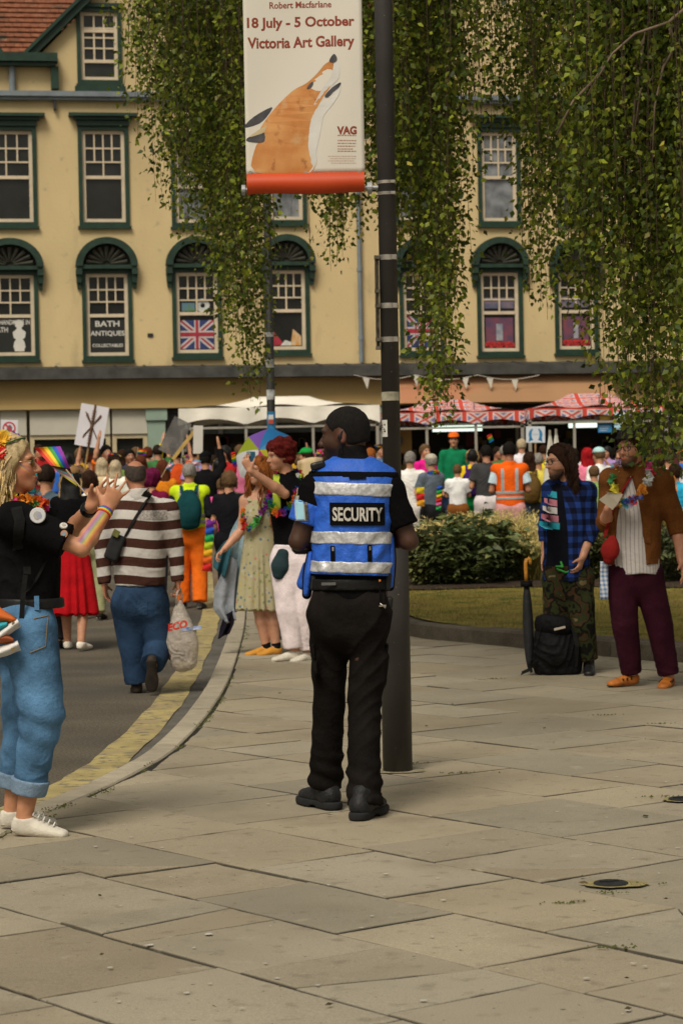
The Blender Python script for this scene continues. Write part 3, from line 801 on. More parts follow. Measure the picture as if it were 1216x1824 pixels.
b = MB(); b.add([(ib - .32 + .15 * math.cos(i * .3491), .070, mid + .18 + .15 * math.sin(i * .3491)) for i in range(18)] + [(ib - .32 + .05 * math.cos(i * .3491), .070, mid + .18 + .05 * math.sin(i * .3491)) for i in range(18)],
         [(i, (i + 1) % 18, 18 + (i + 1) % 18, 18 + i) for i in range(18)]); b.build('plate', mat('plate_white', (.5, .52, .5), rough=.3), fr, fix=False)
fr, (ia, ib, ic, id_, mid) = arched[3]
b = MB(); b.prism([(ia + .1, ic + .1), (ia + .1, ic + .45), (ia + .36, ic + .12)], .004, Matrix.Translation((0, .070, 0))); b.build('display_card', flag_r, fr)
b = MB(); b.prism([(ia + .28, ic + .1), (ia + .38, ic + .22), (ia + .55, ic + .16), (ia + .52, ic + .1)], .004, Matrix.Translation((0, .066, 0))); b.build('display_card', mat('card_white', (.6, .6, .58)), fr)
b = MB(); b.prism([(ia + .5, ic + .1), (ib - .28, ic + .46), (ib - .1, ic + .3), (ib - .1, ic + .1)], .004, Matrix.Translation((0, .062, 0))); b.build('display_card', mat('card_orange', (.55, .26, .05), col2=(.6, .5, .35), vs=9), fr)
for wi in (4, 5, 6):
    fr, (ia, ib, ic, id_, mid) = arched[wi]
    if wi == 4: b = MB(); union_flag(b, ia + .09, ib - .09, ic + .10, mid - .06, .073); b.build('window_flag', [flag_b, flag_w, flag_r], fr, fix=False)
    if wi > 4:
        b = MB(); b.bx(ia + .12, ib - .12, .066, .076, ic + .1, mid - .1); b.build('display_cloth', mat('cloth_display_blue', (.05, .055, .12), col2=(.22, .06, .08), vs=4), fr); b = MB(); b.bx(ia + .36, ib - .36, .052, .064, ic + .25, ic + .62); b.build('display_card', mat('card_blue', (.16, .18, .26), col2=(.4, .4, .40), vs=6), fr); b = MB(); b.bx(ia + .1, ib - .1, .052, .062, mid + .10, mid + .34); b.build('display_card', mat('card_dusk', (.07, .09, .16), col2=(.22, .16, .18), vs=6), fr)
        b = MB()
        for i in range(14): b.box((ia + .14 + (ib - ia - .28) * i / 13, .05, ic + .16 + .03 * math.sin(i * 2.4)), (.08, .03, .08))
        b.build('flower_display', mat('flower_red', (.45, .03, .03), var=.4, vs=20), fr)
# drainpipe, small vent
dp = MB(); dx_ = fac(640, 520)[0]; dp.tube([(dx_, -.08, zband + .1), (dx_, -.08, ztop - .1)], .05, 8)
for i in range(5): dp.tube([(dx_, -.08, zband + .6 + i * 1.5), (dx_, -.08, zband + .68 + i * 1.5)], .065, 8)
dp.build('downpipe', slate, bld)
vn = MB(); q = fac(268, 597); vn.bx(q[0] - .06, q[0] + .06, -.02, .01, q[1] - .04, q[1] + .04); vn.build('vent', mat('dark_iron'), bld)
# --- canopy strip, shop fascia
zc1, zc0 = fac(100, 655, .5)[1], fac(100, 676, .5)[1]
cn = MB(); cn.add([(UL, -.003, zc1 + .05), (UR, -.003, zc1 + .05), (UR, -.62, zc1 - .02), (UL, -.62, zc1 - .02), (UL, -.66, zc0), (UR, -.66, zc0), (UR, -.05, zc0), (UL, -.05, zc0)],
                  [(0, 1, 2, 3), (3, 2, 5, 4), (4, 5, 6, 7), (1, 6, 5, 2), (0, 3, 4, 7)]); 
for i in range(38): 
    x = UL + .3 + .63 * i; cn.box((x, -.30, zc1 + .020), (.05, .6, .03), Matrix.Rotation(R(6.5), 3, 'X'))
cn.build('canopy', leadm, bld)
zf0 = fac(100, 726, .3)[1]
fs_ = MB(); fs_.bx(UL, UR, -.30, .1, zf0, zc0 - .004); fs_.bx(UL, UR, -.36, -.302, zf0 - .04, zf0 + .05); fs_.build('shop_fascia', fascia, bld)
# --- shopfront: pilasters, blinds, dark glass, stall risers
pil = mat('pilaster_paint', (.27, .36, .29), rough=.6, var=.08, vs=3); blind = mat('blind_white', (.52, .49, .41), rough=.8, var=.06, vs=2)
creamp = mat('frame_cream', (.52, .43, .27), rough=.6, var=.08, vs=3)
def shopx(px): return fac(px, 800)[0]
for px in (-230, 278, 690, 985, 1240):
    x = shopx(px); p = MB(); p.bx(x - .19, x + .19, -.26, .05, Z0, zf0 - .045); p.bx(x - .23, x + .23, -.31, .05, zf0 - .3, zf0 - .05); p.bx(x - .22, x + .22, -.3, .05, Z0, Z0 + .5); p.build('pilaster', pil, bld)
zb = fac(100, 775)[1]
for n_, (pa, pb) in enumerate(((-215, -2), (2, 48), (54, 196), (200, 262))):
    a, b_ = shopx(pa), shopx(pb)
    if pb - pa > 60 or n_ in (1, 3):
        m = MB(); m.bx(a, b_, -.22, -.1, zb, zf0 - .042); m.build('shop_blind', blind, bld)
for n_, (pa, pb) in enumerate(((-215, 48), (54, 196), (200, 262), (295, 680), (700, 970), (1000, 1225))):
    a, b_ = shopx(pa), shopx(pb); f = MB(); ztop_ = zb - .004 if n_ < 3 else zf0 - .045
    ring(f, a, b_, Z0 + .55, ztop_, .09, -.18, -.02); f.bx(a, b_, -.2, .0, Z0, Z0 + .545)
    if n_ > 2: 
        for i in range(1, 4): x = a + (b_ - a) * i / 4; f.bx(x - .05, x + .05, -.16, -.03, Z0 + .642, ztop_ - .092)
    sf = f.build('shop_window', creamp if n_ < 3 else mat('dark_joinery', (.03, .026, .02), rough=.6), bld)
    p = MB(); p.add([(a + .05, -.06, Z0 + .6), (b_ - .05, -.06, Z0 + .6), (b_ - .05, -.06, ztop_ - .05), (a + .05, -.06, ztop_ - .05)], [(0, 1, 2, 3)]); p.build('pane', mat('shop_glass', (.018, .02, .018), rough=.12, var=.6, vs=.9, spec=.4), sf, fix=False)
xa, xb = shopx(200), shopx(262)
# ================================================================== stalls in front of the shops
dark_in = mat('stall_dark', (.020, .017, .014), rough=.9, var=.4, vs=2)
polem = mat('aluminium_pole', (.36, .33, .28), rough=.5, metal=.3, var=.1)
def gazebo(label, pxl, pxr, py_ridge, py_eave, py_val, Y, depth, m, legs=True, flag=False):
    gz = street_z(Y); A, B = at(pxl, py_eave, Y), at(pxr, py_eave, Y); zr = at((pxl + pxr) / 2, py_ridge, Y + depth / 2).z; zv = at(pxl, py_val, Y).z
    xa, xb = A.x, B.x; ze = A.z; cx = (xa + xb) / 2; wd = xb - xa
    o = thing('market_gazebo', label, 'gazebo', (cx, Y, gz))
    c = MB(); nx, ny = 28, 14; zr -= gz; ze -= gz; zv -= gz
    def roof(u, v_):
        x = (u - .5) * wd; y = v_ * depth; k = min(1, min(u, 1 - u) * wd / (wd * .36)); kk = min(v_, 1 - v_) * 2
        e = min(k, kk); sag = .05 * math.sin(u * math.pi * 3) ** 2 * (1 - kk) - .07 * math.sin(math.pi * e) 
        return (x, y, ze + (zr - ze) * e + sag)
    c.grid(roof, nx, ny)
    for (p, q) in (((-wd / 2, 0), (wd / 2, 0)), ((wd / 2, 0), (wd / 2, depth)), ((wd / 2, depth), (-wd / 2, depth)), ((-wd / 2, depth), (-wd / 2, 0))):
        def val(u, v_):
            x = p[0] + (q[0] - p[0]) * u; y = p[1] + (q[1] - p[1]) * u; n_ = .03 * math.sin(u * 38)
            z = ze + .05 * math.sin(u * math.pi * 3) ** 2 * (0 if v_ > .01 else 0) - v_ * (ze - zv) * (1.12 - .42 * abs(math.sin(u * math.pi * 3)) ** .8)
            return (x + (0 if p[1] == q[1] else n_ * v_), y - .02 + (n_ * v_ if p[1] == q[1] else 0), z)
        c.grid(val, 40, 3)
    cv = c.build('canopy', m, o, smooth=True, fix=False)
    for sx in (-1, 1):
        for y in (.05, depth - .05):
            l = MB(); l.bx(sx * wd / 2 - .03 - sx * .05, sx * wd / 2 + .03 - sx * .05, y - .03, y + .03, 0, ze); l.build('pole', polem, o)
    for x in (-wd / 6, wd / 6):
        l = MB(); l.bx(x - .025, x + .025, .03, .08, 0, zv + .1); l.build('pole', polem, o)
    l = MB(); l.bx(-wd / 2, wd / 2, .02, .06, zv - .10, zv - .06); l.build('cross_bar', polem, o)
    return o, wd, ze, zv, zr, depth, gz
white_tarp = mat('white_tarp', (.80, .76, .67), rough=.75, var=.1, vs=1.2, bump=.3, bs=4, bdist=.05)
go, wd, ze, zv, zr, dp_, gz = gazebo('white canvas market gazebo left of the guard', 318, 676, 706, 728, 756, 43.5, 3.2, white_tarp)
# flag-patterned canopy material: tiled union flags on object coordinates
def union_mat(name, sx, sz, ax='X'):
    m = mat(name, (.5, .46, .46), rough=.75, var=.08, vs=1); N = m.node_tree.nodes; L = m.node_tree.links
    tc = N.new('ShaderNodeTexCoord'); sp = N.new('ShaderNodeSeparateXYZ'); L.new(tc.outputs['Object'], sp.inputs[0])
    def M(op, a, b=None):
        n = N.new('ShaderNodeMath'); n.operation = op
        for i, x in enumerate((a, b)):
            if x is None: continue
            if isinstance(x, (int, float)): n.inputs[i].default_value = x
            else: L.new(x, n.inputs[i])
        return n.outputs[0]
    yz = M('ADD', M('MULTIPLY', sp.outputs['Y'], .55), sp.outputs['Z'])
    u = M('SUBTRACT', M('FRACT', M('DIVIDE', sp.outputs[ax], sx)), .5); v_ = M('SUBTRACT', M('FRACT', M('DIVIDE', yz, sz)), .5)
    au, av = M('ABSOLUTE', u), M('ABSOLUTE', v_)
    cross = M('MINIMUM', au, M('MULTIPLY', av, .75)); dg = M('ABSOLUTE', M('SUBTRACT', au, av))
    def lt(x, t): return M('LESS_THAN', x, t)
    def mix(f, a, b):
        n = N.new('ShaderNodeMix'); n.data_type = 'RGBA'; L.new(f, n.inputs[0])
        for i, x in ((6, a), (7, b)):
            if isinstance(x, tuple): n.inputs[i].default_value = x + (1,)
            else: L.new(x, n.inputs[i])
        return n.outputs[2]
    c = mix(lt(dg, .20), (.20, .16, .36), (.62, .54, .52)); c = mix(lt(dg, .075), c, (.56, .09, .07))
    c = mix(lt(cross, .13), c, (.62, .54, .52)); c = mix(lt(cross, .085), c, (.56, .06, .04))
    setbase(m, c); return m
um = union_mat('union_canopy', .50, .31)
gazebo('flag patterned market gazebo straight behind the lamp post', 672, 934, 712, 736, 757, 43.6, 3.0, um)
gazebo('flag patterned market gazebo partly hidden by the tree on the right', 938, 1190, 700, 728, 746, 43.0, 3.2, um)
# fascia glow strips (lit tubes hung in the stalls)
tube_m = mat('lit_tube', (.8, .85, .75), emit=((.80, 1.0, .86), .85))
def strip_light(px0, px1, py, Y, label):
    a, b = at(px0, py, Y), at(px1, py, Y); o = thing('strip_light', label, 'lamp', ((a.x + b.x) / 2, Y, a.z), 0, 'lit strip lights in the stalls')
    w_ = (b.x - a.x); m = MB(); m.tube([(-w_ / 2, 0, 0), (w_ / 2, 0, 0)], .06, 10); m.build('tube', tube_m, o)
    m = MB(); m.bx(-w_ / 2 - .03, w_ / 2 + .03, .03, .10, .045, .10); m.build('batten', polem, o)
    
    for sx in (-1, 1): m = MB(); m.tube([(sx * w_ * .35, .06, .1), (sx * w_ * .35, .06, .5)], .008, 5); m.build('chain', mat('dark_iron'), o)
strip_light(770, 858, 764, 44.2, 'lit strip light above the person in the green jumper')
strip_light(1012, 1062, 757, 44.0, 'lit strip light right of the round blue placard')
# dark backs and counters of the stalls
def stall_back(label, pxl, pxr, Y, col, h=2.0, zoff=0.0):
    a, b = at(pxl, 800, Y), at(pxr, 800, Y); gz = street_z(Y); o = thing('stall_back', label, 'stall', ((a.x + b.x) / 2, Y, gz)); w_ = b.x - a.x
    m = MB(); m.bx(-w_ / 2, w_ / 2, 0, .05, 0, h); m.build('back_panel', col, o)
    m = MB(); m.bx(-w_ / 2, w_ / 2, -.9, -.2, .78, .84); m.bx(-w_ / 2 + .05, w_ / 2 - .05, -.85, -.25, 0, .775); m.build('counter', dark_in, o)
    gr = random.Random(int(pxl)); gm_ = MB()
    for i in range(int(w_ * 26)):
        x = gr.uniform(-w_ / 2 + .1, w_ / 2 - .1); z = gr.uniform(.9, h - .15); s_ = gr.uniform(.05, .16)
        gm_.col = gr.choice(((.10, .02, .02), (.02, .03, .08), (.12, .10, .06), (.03, .05, .03), (.06, .05, .05), (.16, .14, .12), (.09, .06, .01)))
        gm_.box((x, -.04, z), (s_, .05, s_ * gr.uniform(.8, 1.8)))
    tag(gm_.build('hanging_goods', mat('stall_goods', rough=.8, attr='Col'), o), kind='stuff')
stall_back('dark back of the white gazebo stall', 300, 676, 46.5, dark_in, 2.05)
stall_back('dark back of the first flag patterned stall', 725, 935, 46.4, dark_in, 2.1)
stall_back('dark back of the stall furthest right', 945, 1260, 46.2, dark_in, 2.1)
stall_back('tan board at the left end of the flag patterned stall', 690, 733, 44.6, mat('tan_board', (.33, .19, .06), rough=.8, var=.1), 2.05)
# bunting
bt = thing('bunting', 'string of small white bunting triangles under the canopy', 'bunting')
bt.matrix_world = FM.copy()
bs_ = MB(); pts = []
for i in range(31):
    px = 630 + 330 * i / 30; q = fac(px, 668 + 8 * abs(math.sin(i * math.pi / 10)), .75); pts.append((q[0], -.75, q[1]))
bs_.tube(pts, .008, 4); bs_.build('cord', mat('cord_white', (.5, .48, .42)), bt)
for i in range(2, 30, 4):
    q = pts[i]; m = MB(); s_ = .095; m.prism([(q[0] - s_ * .8, q[2]), (q[0] + s_ * .8, q[2]), (q[0] + .02, q[2] - .25)], .004, Matrix.Translation((0, -.752, 0))); m.build('pennant', mat('pennant_white', (.62, .58, .50), rough=.8), bt)
# shop awning, orange-brown, above the flag stalls
aw = MB(); x0, x1 = fac(705, 690, 1)[0], fac(1100, 690, 1)[0]
z1, z0 = zc0 - .03, fac(900, 716, .9)[1]
aw.grid(lambda u, v_: (x0 + (x1 - x0) * u, -.40 - .55 * v_, z1 + (z0 - z1) * v_ - .04 * math.sin(math.pi * v_)), 20, 5)
awm = mat('awning_orange', (.36, .20, .10), rough=.8, var=.12, vs=.7); blotch(awm, .35, (.43, .17, .09), .5, .6)
aw.build('awning', awm, bld, fix=False)
# ================================================================== GARDEN ISLAND
GE = [(3.5, 33.5), (-.35, 33.0), (-.05, 30.5), (.35, 27.5), (.42, 25.2), (.36, 23.6), (.48, 22.2), (.665, 21.17), (1.05, 20.35), (1.55, 19.5), (2.15, 18.4), (2.62, 17.66), (3.6, 16.6), (5.2, 15.6), (8, 14.6), (12, 14.2)]
GC = catmull([Vector((x, y, 0)) for x, y in GE], 5); GN = curve_normals(GC)     # normals: to the lawn side
sg_ = 1 if GN[30].dot(Vector((4, 26, 0)) - GC[30]) > 0 else -1
GN = [n * sg_ for n in GN]
edge = MB(); acc = 0; i0 = 0
for i in range(1, len(GC)):
    acc += (GC[i] - GC[i - 1]).length
    if acc > .95 or i == len(GC) - 1:
        vs = []; c = rnd.uniform(.85, 1.12); edge.col = (.088 * c, .073 * c, .053 * c); sh = rnd.uniform(-.004, .004)
        for k in range(i0, i + 1):
            p, n = GC[k], GN[k]; zb = max(0, street_z(p.y))
            if k == i0: p = p + (GC[i] - GC[i0]).normalized() * .006
            for o, z in ((0, -.05), (0, .12 + sh), (.02, .14 + sh), (.24, .14 + sh), (.24, .02)):
                q = p + n * o; vs.append((q.x, q.y, zb + z))
        ns = i - i0 + 1
        edge.add(vs, [(a * 5 + b_, a * 5 + b_ + 1, (a + 1) * 5 + b_ + 1, (a + 1) * 5 + b_) for a in range(ns - 1) for b_ in range(4)] + [(0, 1, 2, 3, 4), tuple((ns - 1) * 5 + b_ for b_ in (4, 3, 2, 1, 0))])
        i0 = i; acc = 0
em = mat('lawn_kerb_stone', rough=.9, var=.3, vs=4, bump=.7, bs=30, attr='Col'); grit(em, 80, .75, 1.3)
tag(edge.build('kerb', em), kind='structure')
def inside_lawn(x, y):
    P = [(p.x, p.y) for p in GC] + [(12, 33.5)]; c = False
    for i in range(len(P)):
        (x1, y1), (x2, y2) = P[i], P[i - 1]
        if (y1 > y) != (y2 > y) and x < (x2 - x1) * (y - y1) / (y2 - y1) + x1: c = not c
    return c
def lawn_z(x, y):
    return max(0, street_z(y)) * .75 + .125 + .10 * min(max((y - 19.5) / 6, 0), 1)
lm = MB(); pl = [(p + n * .12) for p, n in zip(GC, GN)]
cx, cy = 5.0, 26.5; rings = []
for k in range(7):
    f = 1 - k / 6.5; rings.append([(cx + (p.x - cx) * f, cy + (p.y - cy) * f) for p in pl + [Vector((12, 33, 0))]])
n = len(rings[0]); vs = [(x, y, lawn_z(x, y) + (0 if r_ is rings[0] else .01)) for r_ in rings for x, y in r_]
lm.add(vs, [(k * n + i, k * n + (i + 1) % n, (k + 1) * n + (i + 1) % n, (k + 1) * n + i) for k in range(6) for i in range(n)] + [tuple(6 * n + i for i in range(n))])
lw = mat('lawn_turf', (.225, .180, .042), rough=1, var=.25, vs=1.2, bump=.8, bs=45, spec=.1, bdist=.03)
blotch(lw, 1.1, (.21, .155, .055), .5, .66, 6); blotch(lw, 3.2, (.085, .10, .022), .52, .66, 5); grit(lw, 60, .65, 1.35)
tag(lm.build('lawn', lw, smooth=True), kind='structure')
# dry short blades
gb = MB(); gr = np.random.RandomState(4); nb = 0
vv, qq, cc = [], [], []
while nb < 26000:
    x, y = gr.uniform(.3, 4.5), gr.uniform(16.5, 27)
    if not inside_lawn(x, y) or not inside_lawn(x - .1, y - .12): continue
    h = gr.uniform(.015, .045); a = gr.uniform(0, 6.28); w_ = .0045; z = lawn_z(x, y); lx, ly = gr.normal(0, .02, 2)
    i = len(vv); dx, dy = w_ * math.cos(a), w_ * math.sin(a)
    vv += [(x - dx, y - dy, z - .01), (x + dx, y + dy, z - .01), (x + lx, y + ly, z + h)]; qq.append((i, i + 1, i + 2))
    t = gr.rand(); c = np.array((.15, .145, .026)) * (1 - t) + np.array((.33, .25, .08)) * t; cc += [c * gr.uniform(.8, 1.2)] * 3; nb += 1
tag(qmesh('grass', np.array(vv), np.array(qq), mat('grass_blade', rough=.9, attr='Col', trans=.25), cols=np.array(cc), smooth=False), kind='stuff')
# soil of the bed
sb = MB(); bed = [(.30, 25.6), (1.0, 25.35), (1.8, 25.5), (2.6, 25.4), (4.2, 24.6), (8, 24), (11, 24), (11, 31), (.1, 31.5)]
sb.add([(x, y, lawn_z(x, y) + .022) for x, y in bed] + [(5, 28, lawn_z(5, 28) + .10)], [(i, (i + 1) % 9, 9) for i in range(9)])
tag(sb.build('flower_bed_soil', mat('soil', (.040, .024, .014), rough=1, var=.4, vs=6, bump=1, bs=25, bdist=.04)), kind='structure')

def leaf_mesh(name, parent, pts, dirs, L, Wd, cols, m, droop=.25):
    """many single leaves: 6-point blades folded along the rib"""
    n = len(pts); pts = np.asarray(pts); d = np.asarray(dirs); d = d / (np.linalg.norm(d, axis=1)[:, None] + 1e-9)
    r = np.random.RandomState(n); s = np.cross(d, r.randn(n, 3) * .35 + V(0, 0, 1)); s /= np.linalg.norm(s, axis=1)[:, None] + 1e-9
    up = np.cross(s, d); L = np.asarray(L)[:, None] * np.ones((n, 1)); Wd = np.asarray(Wd)[:, None] * np.ones((n, 1))
    a = pts; mid = pts + d * L * .45 - up * L * .03; tip = pts + d * L - up * L * droop
    l_ = mid + s * Wd * .5 + up * Wd * .16; r_ = mid - s * Wd * .5 + up * Wd * .16
    v = np.stack([a, l_, tip, r_, mid], 1).reshape(-1, 3); b = np.arange(n)[:, None] * 5
    q = np.concatenate([b + np.array([[0, 4, 1]]), b + np.array([[1, 4, 2]]), b + np.array([[0, 3, 4]]), b + np.array([[3, 2, 4]])])
    return qmesh(name, v, q, m, parent, cols=np.repeat(np.asarray(cols), 5, 0), smooth=False)
leafm = mat('shrub_leaf', rough=.55, var=.15, attr='Col', trans=.28, spec=.45)
def shrub(label, px, Y, wd, h, seed, base=(.085, .13, .03), big=1.0, group='leafy green shrubs in the flower bed'):
    x = at(px, 950, Y).x; z = lawn_z(x, Y) + .04; o = thing('leafy_shrub', label, 'shrub', (x, Y, z), 0, group); r = np.random.RandomState(seed)
    st = MB(); P, D, Ls, Cs = [], [], [], []
    for i in range(60):
        a, e = r.uniform(0, 6.28), r.uniform(.15, 1) ** .7
        top = V(math.cos(a) * wd * .55 * e * r.uniform(.5, 1.1), math.sin(a) * wd * .45 * e, h * (1.0 - .45 * e ** 2) * r.uniform(.7, 1.12)); b0 = V(math.cos(a) * wd * .15 * e, math.sin(a) * wd * .15 * e, -.03)
        mid = b0 * .5 + top * .5 + V(0, 0, .08 * h)
        st.tube([b0, mid, top], [.008, .006, .003], 5)
        cl = r.uniform(.6, 1.35)
        for j in range(26):
            t = r.uniform(.12, 1); p = (1 - t) ** 2 * b0 + 2 * t * (1 - t) * mid + t * t * top; an = r.uniform(0, 6.28)
            P.append(p + r.normal(0, .015, 3)); D.append(V(math.cos(an), math.sin(an), r.uniform(-.35, .55))); Ls.append(r.uniform(.07, .145) * big * (.7 + .3 * t))
            Cs.append(np.array(base) * cl * r.uniform(.7, 1.35) * np.array((1 + .35 * r.rand(), 1, 1 + .5 * r.rand())))
    st.build('stem', mat('shrub_stem', (.05, .055, .02), rough=.8), o)
    leaf_mesh('foliage', o, P, D, Ls, np.array(Ls) * .52, Cs, leafm); return o
shrub('dark green broad leaved shrub nearest the lamp post', 778, 26.3, 1.0, .74, 1, (.13, .18, .055), 1.3)
shrub('tallest dark green broad leaved shrub in the middle of the bed', 836, 26.2, 1.05, .84, 2, (.115, .17, .05), 1.35)
shrub('dark green shrub left of the bearded man with the umbrella', 897, 26.5, .75, .70, 3, (.125, .175, .05), 1.15)
shrub('pale strappy plant at the left corner of the bed', 750, 26.2, .5, .55, 4, (.15, .19, .05), .9)
shrub('yellow-green loose shrub directly behind the bearded man', 992, 27.6, .7, .62, 5, (.20, .19, .045), .8)
shrub('green shrub between the two standing men', 1062, 26.5, .9, .72, 6, (.10, .13, .035), .9)
shrub('dark shrub at the right edge beyond the brown jacket', 1190, 26.0, 1.2, .8, 8, (.07, .10, .03), 1.0)
plume = mat('grass_plume', rough=.9, attr='Col', trans=.3)
def tall_grass(label, px, Y, h, seed, warm=0.0):
    x = at(px, 930, Y).x; z = lawn_z(x, Y) + .05; o = thing('feather_grass', label, 'grass clump', (x, Y, z), 0, 'pale feathery grasses behind the shrubs'); r = np.random.RandomState(seed)
    v, q, c = [], [], []; v2, q2, c2 = [], [], []
    for i in range(240):
        a = r.uniform(0, 6.28); sp = r.uniform(.05, .55); hh = h * r.uniform(.55, 1.05); b0 = V(r.normal(0, .07), r.normal(0, .07), 0)
        ps = [b0 + V(math.cos(a) * sp * t ** 1.8, math.sin(a) * sp * t ** 1.8, hh * (t - .22 * t ** 3)) for t in (0, .35, .7, 1)]
        s = V(-math.sin(a), math.cos(a), 0) * .006; n = len(v)
        for k, p in enumerate(ps): f = (1, 1, .7, .1)[k]; v += [p - s * f, p + s * f]
        q += [(n + 2 * k, n + 2 * k + 1, n + 2 * k + 3, n + 2 * k + 2) for k in range(3)]
        t = r.rand(); col = V(.15, .16, .035) * (1 - t) + V(.38, .30, .08) * t; c += [col] * 8
        if i % 2 == 0:
            for j in range(16):
                tt = .72 + .33 * j / 16; p = b0 + V(math.cos(a) * sp * tt ** 1.8, math.sin(a) * sp * tt ** 1.8, hh * 1.05 * (tt - .22 * tt ** 3)); m = len(v2)
                d = r.normal(0, 1, 3); d = d / np.linalg.norm(d) * .040 * math.sin(math.pi * min(1, (j + 1.5) / 17)); s2 = r.normal(0, .004, 3)
                v2 += [p - d, p + s2, p + d + V(0, 0, .02), p - s2]; q2.append((m, m + 1, m + 2, m + 3)); k_ = r.uniform(.75, 1.1); c2 += [V(.80, .67, .28) * k_] * 4
    qmesh('blades', np.array(v), np.array(q), mat('grass_blade'), o, cols=np.array(c), smooth=False)
    qmesh('plumes', np.array(v2), np.array(q2), plume, o, cols=np.array(c2), smooth=False)
for i, (px, Y, h) in enumerate(((745, 28.0, .66), (778, 27.6, .76), (806, 27.8, .86), (838, 27.6, .92), (868, 27.8, .95), (896, 27.4, .92), (925, 27.4, .84), (960, 28.6, .82), (1000, 29, .85), (1055, 27.6, 1.0), (1085, 27.8, .95), (1150, 28.4, .9), (1200, 28.6, .95), (938, 26.6, .62), (1068, 27.3, .8))):
    tall_grass(('feathery cream grass clump by the lamp post', 'short feathery grass clump behind the first shrub', 'feathery cream grass beside the child in white', 'tall cream grass clump below the dark grey shirt', 'tallest cream plumes in front of the orange vest', 'cream plumes at the right side of the orange vest', 'cream plumes left of the bearded man', 'feathery grass just left of the plaid shirt', 'feathery grass hidden behind the plaid shirt',
                'cream plumes between the plaid shirt and brown jacket', 'feathery grass behind the brown jacket', 'feathery grass right behind the jacket sleeve', 'feathery grass at the right edge of the picture', 'low pale grass at the front of the bed above the umbrella handle', 'low pale plumes low between the two standing men')[i], px, Y, h, 20 + i)
# ================================================================== WEEPING BIRCH
TX, TYY = 4.7, 17.6; tz0 = lawn_z(TX, TYY)
tree = thing('weeping_birch_tree', 'tall weeping birch hanging its long leafy curtains over the square', 'tree', (TX, TYY, tz0))
bark = mat('birch_bark', (.26, .235, .19), rough=.85, var=.35, vs=5, bump=.6, bs=18); blotch(bark, 7, (.04, .035, .03), .56, .62)
twig = mat('birch_twig', (.085, .055, .034), rough=.8, var=.3, vs=8)
tr = np.random.RandomState(11)
def tl(x, y, z): return (x - TX, y - TYY, z - tz0)
tk = MB(); tk.tube([(0, 0, -.1), (.03, .02, .6), (.10, -.03, 2.2), (.02, .05, 4.4), (-.08, 0, 6.6), (-.05, .1, 9.2)], [.34, .25, .22, .18, .14, .05], 14)
tk.build('trunk', bark, tree, smooth=True)
OUT = [(205, 20), (215, 70), (232, 150), (240, 330), (252, 260), (270, 330), (290, 390), (310, 430), (345, 450), (380, 540), (415, 640), (440, 715), (462, 742), (476, 690), (492, 470), (520, 440), (560, 470), (600, 490), (640, 425), (680, 400), (715, 500), (745, 640), (772, 770), (796, 745), (818, 640), (838, 470), (850, 330), (880, 270), (925, 330), (945, 520), (965, 590), (1000, 560), (1040, 610), (1075, 690), (1100, 770), (1125, 825), (1165, 850), (1216, 845), (1300, 850)]
DEN = [(205, .35), (230, .55), (260, .8), (330, 1.1), (420, 1.6), (470, 1.1), (490, .7), (560, .75), (640, .75), (700, 1.3), (780, 1.35), (840, .8), (890, .55), (940, 1.0), (1000, 1.1), (1080, 1.5), (1160, 1.9), (1216, 2.0), (1300, 1.3)]
ox, oy = zip(*OUT); dx_, dw_ = zip(*DEN)
strands = []          # (list of points)
def strand(xt, yt, zt, zb, drift):
    n = max(4, int((zt - zb) / .22)); ph = tr.uniform(0, 6.28, 2); pts = []
    a0 = tr.uniform(0, 6.28); reach = .30
    for i in range(n + 1):
        t = i / n; s_ = min(1, t * 3.0)
        pts.append(V(xt + drift[0] * t + reach * math.cos(a0) * (s_ - 1) + .035 * math.sin(ph[0] + 5 * t), yt + drift[1] * t + reach * math.sin(a0) * (s_ - 1) + .035 * math.sin(ph[1] + 4.3 * t), zt - (zt - zb) * (t ** 1.15)))
    return pts
cum = np.cumsum([np.interp(x, dx_, dw_) for x in range(200, 1300)]); cum = cum / cum[-1]
for c in range(165):
    px = 200 + np.searchsorted(cum, tr.rand())
    if px > 1050: Y = tr.uniform(13.6, 15.2)
    elif px > 830: Y = tr.uniform(14.2, 18.5)
    elif px < 490: Y = tr.uniform(17.5, 21.0)
    else: Y = tr.uniform(15.0, 19.5)
    top = tr.uniform(5.6, 7.6)
    clen = tr.uniform(.55, 1.0) if tr.rand() < .72 else tr.uniform(.2, .6)
    for k in range(tr.randint(4, 9)):
        p = px + tr.normal(0, 16); y_ = Y + tr.normal(0, .25)
        ob = np.interp(p, ox, oy); yb = 40 + (ob - 40) * min(1.0, clen * tr.uniform(.72, 1.08))
        if p < 205: continue
        b = at(p, yb, y_); strands.append((strand(b.x + tr.normal(0, .05), y_, top + tr.normal(0, .3), b.z, (0, 0)), tr.uniform(.75, 1.3)))
# tips that reach the lowest points of the curtain
for px, n in ((462, 5), (440, 5), (415, 5), (240, 1), (772, 5), (796, 5), (785, 4), (1125, 6), (1165, 8), (1200, 8), (1100, 5), (965, 4), (1000, 3), (1040, 4), (745, 4), (600, 3), (715, 3), (945, 3)):
    for k in range(n):
        p = px + tr.normal(0, 9); y_ = {True: tr.uniform(13.9, 14.9), False: tr.uniform(15.5, 19)}[px > 1050] if px > 490 else tr.uniform(18, 20.5)
        b = at(p, np.interp(p, ox, oy) * tr.uniform(.93, 1.0), y_); strands.append((strand(b.x, y_, tr.uniform(5.6, 7), b.z, (0, 0)), tr.uniform(.8, 1.25)))
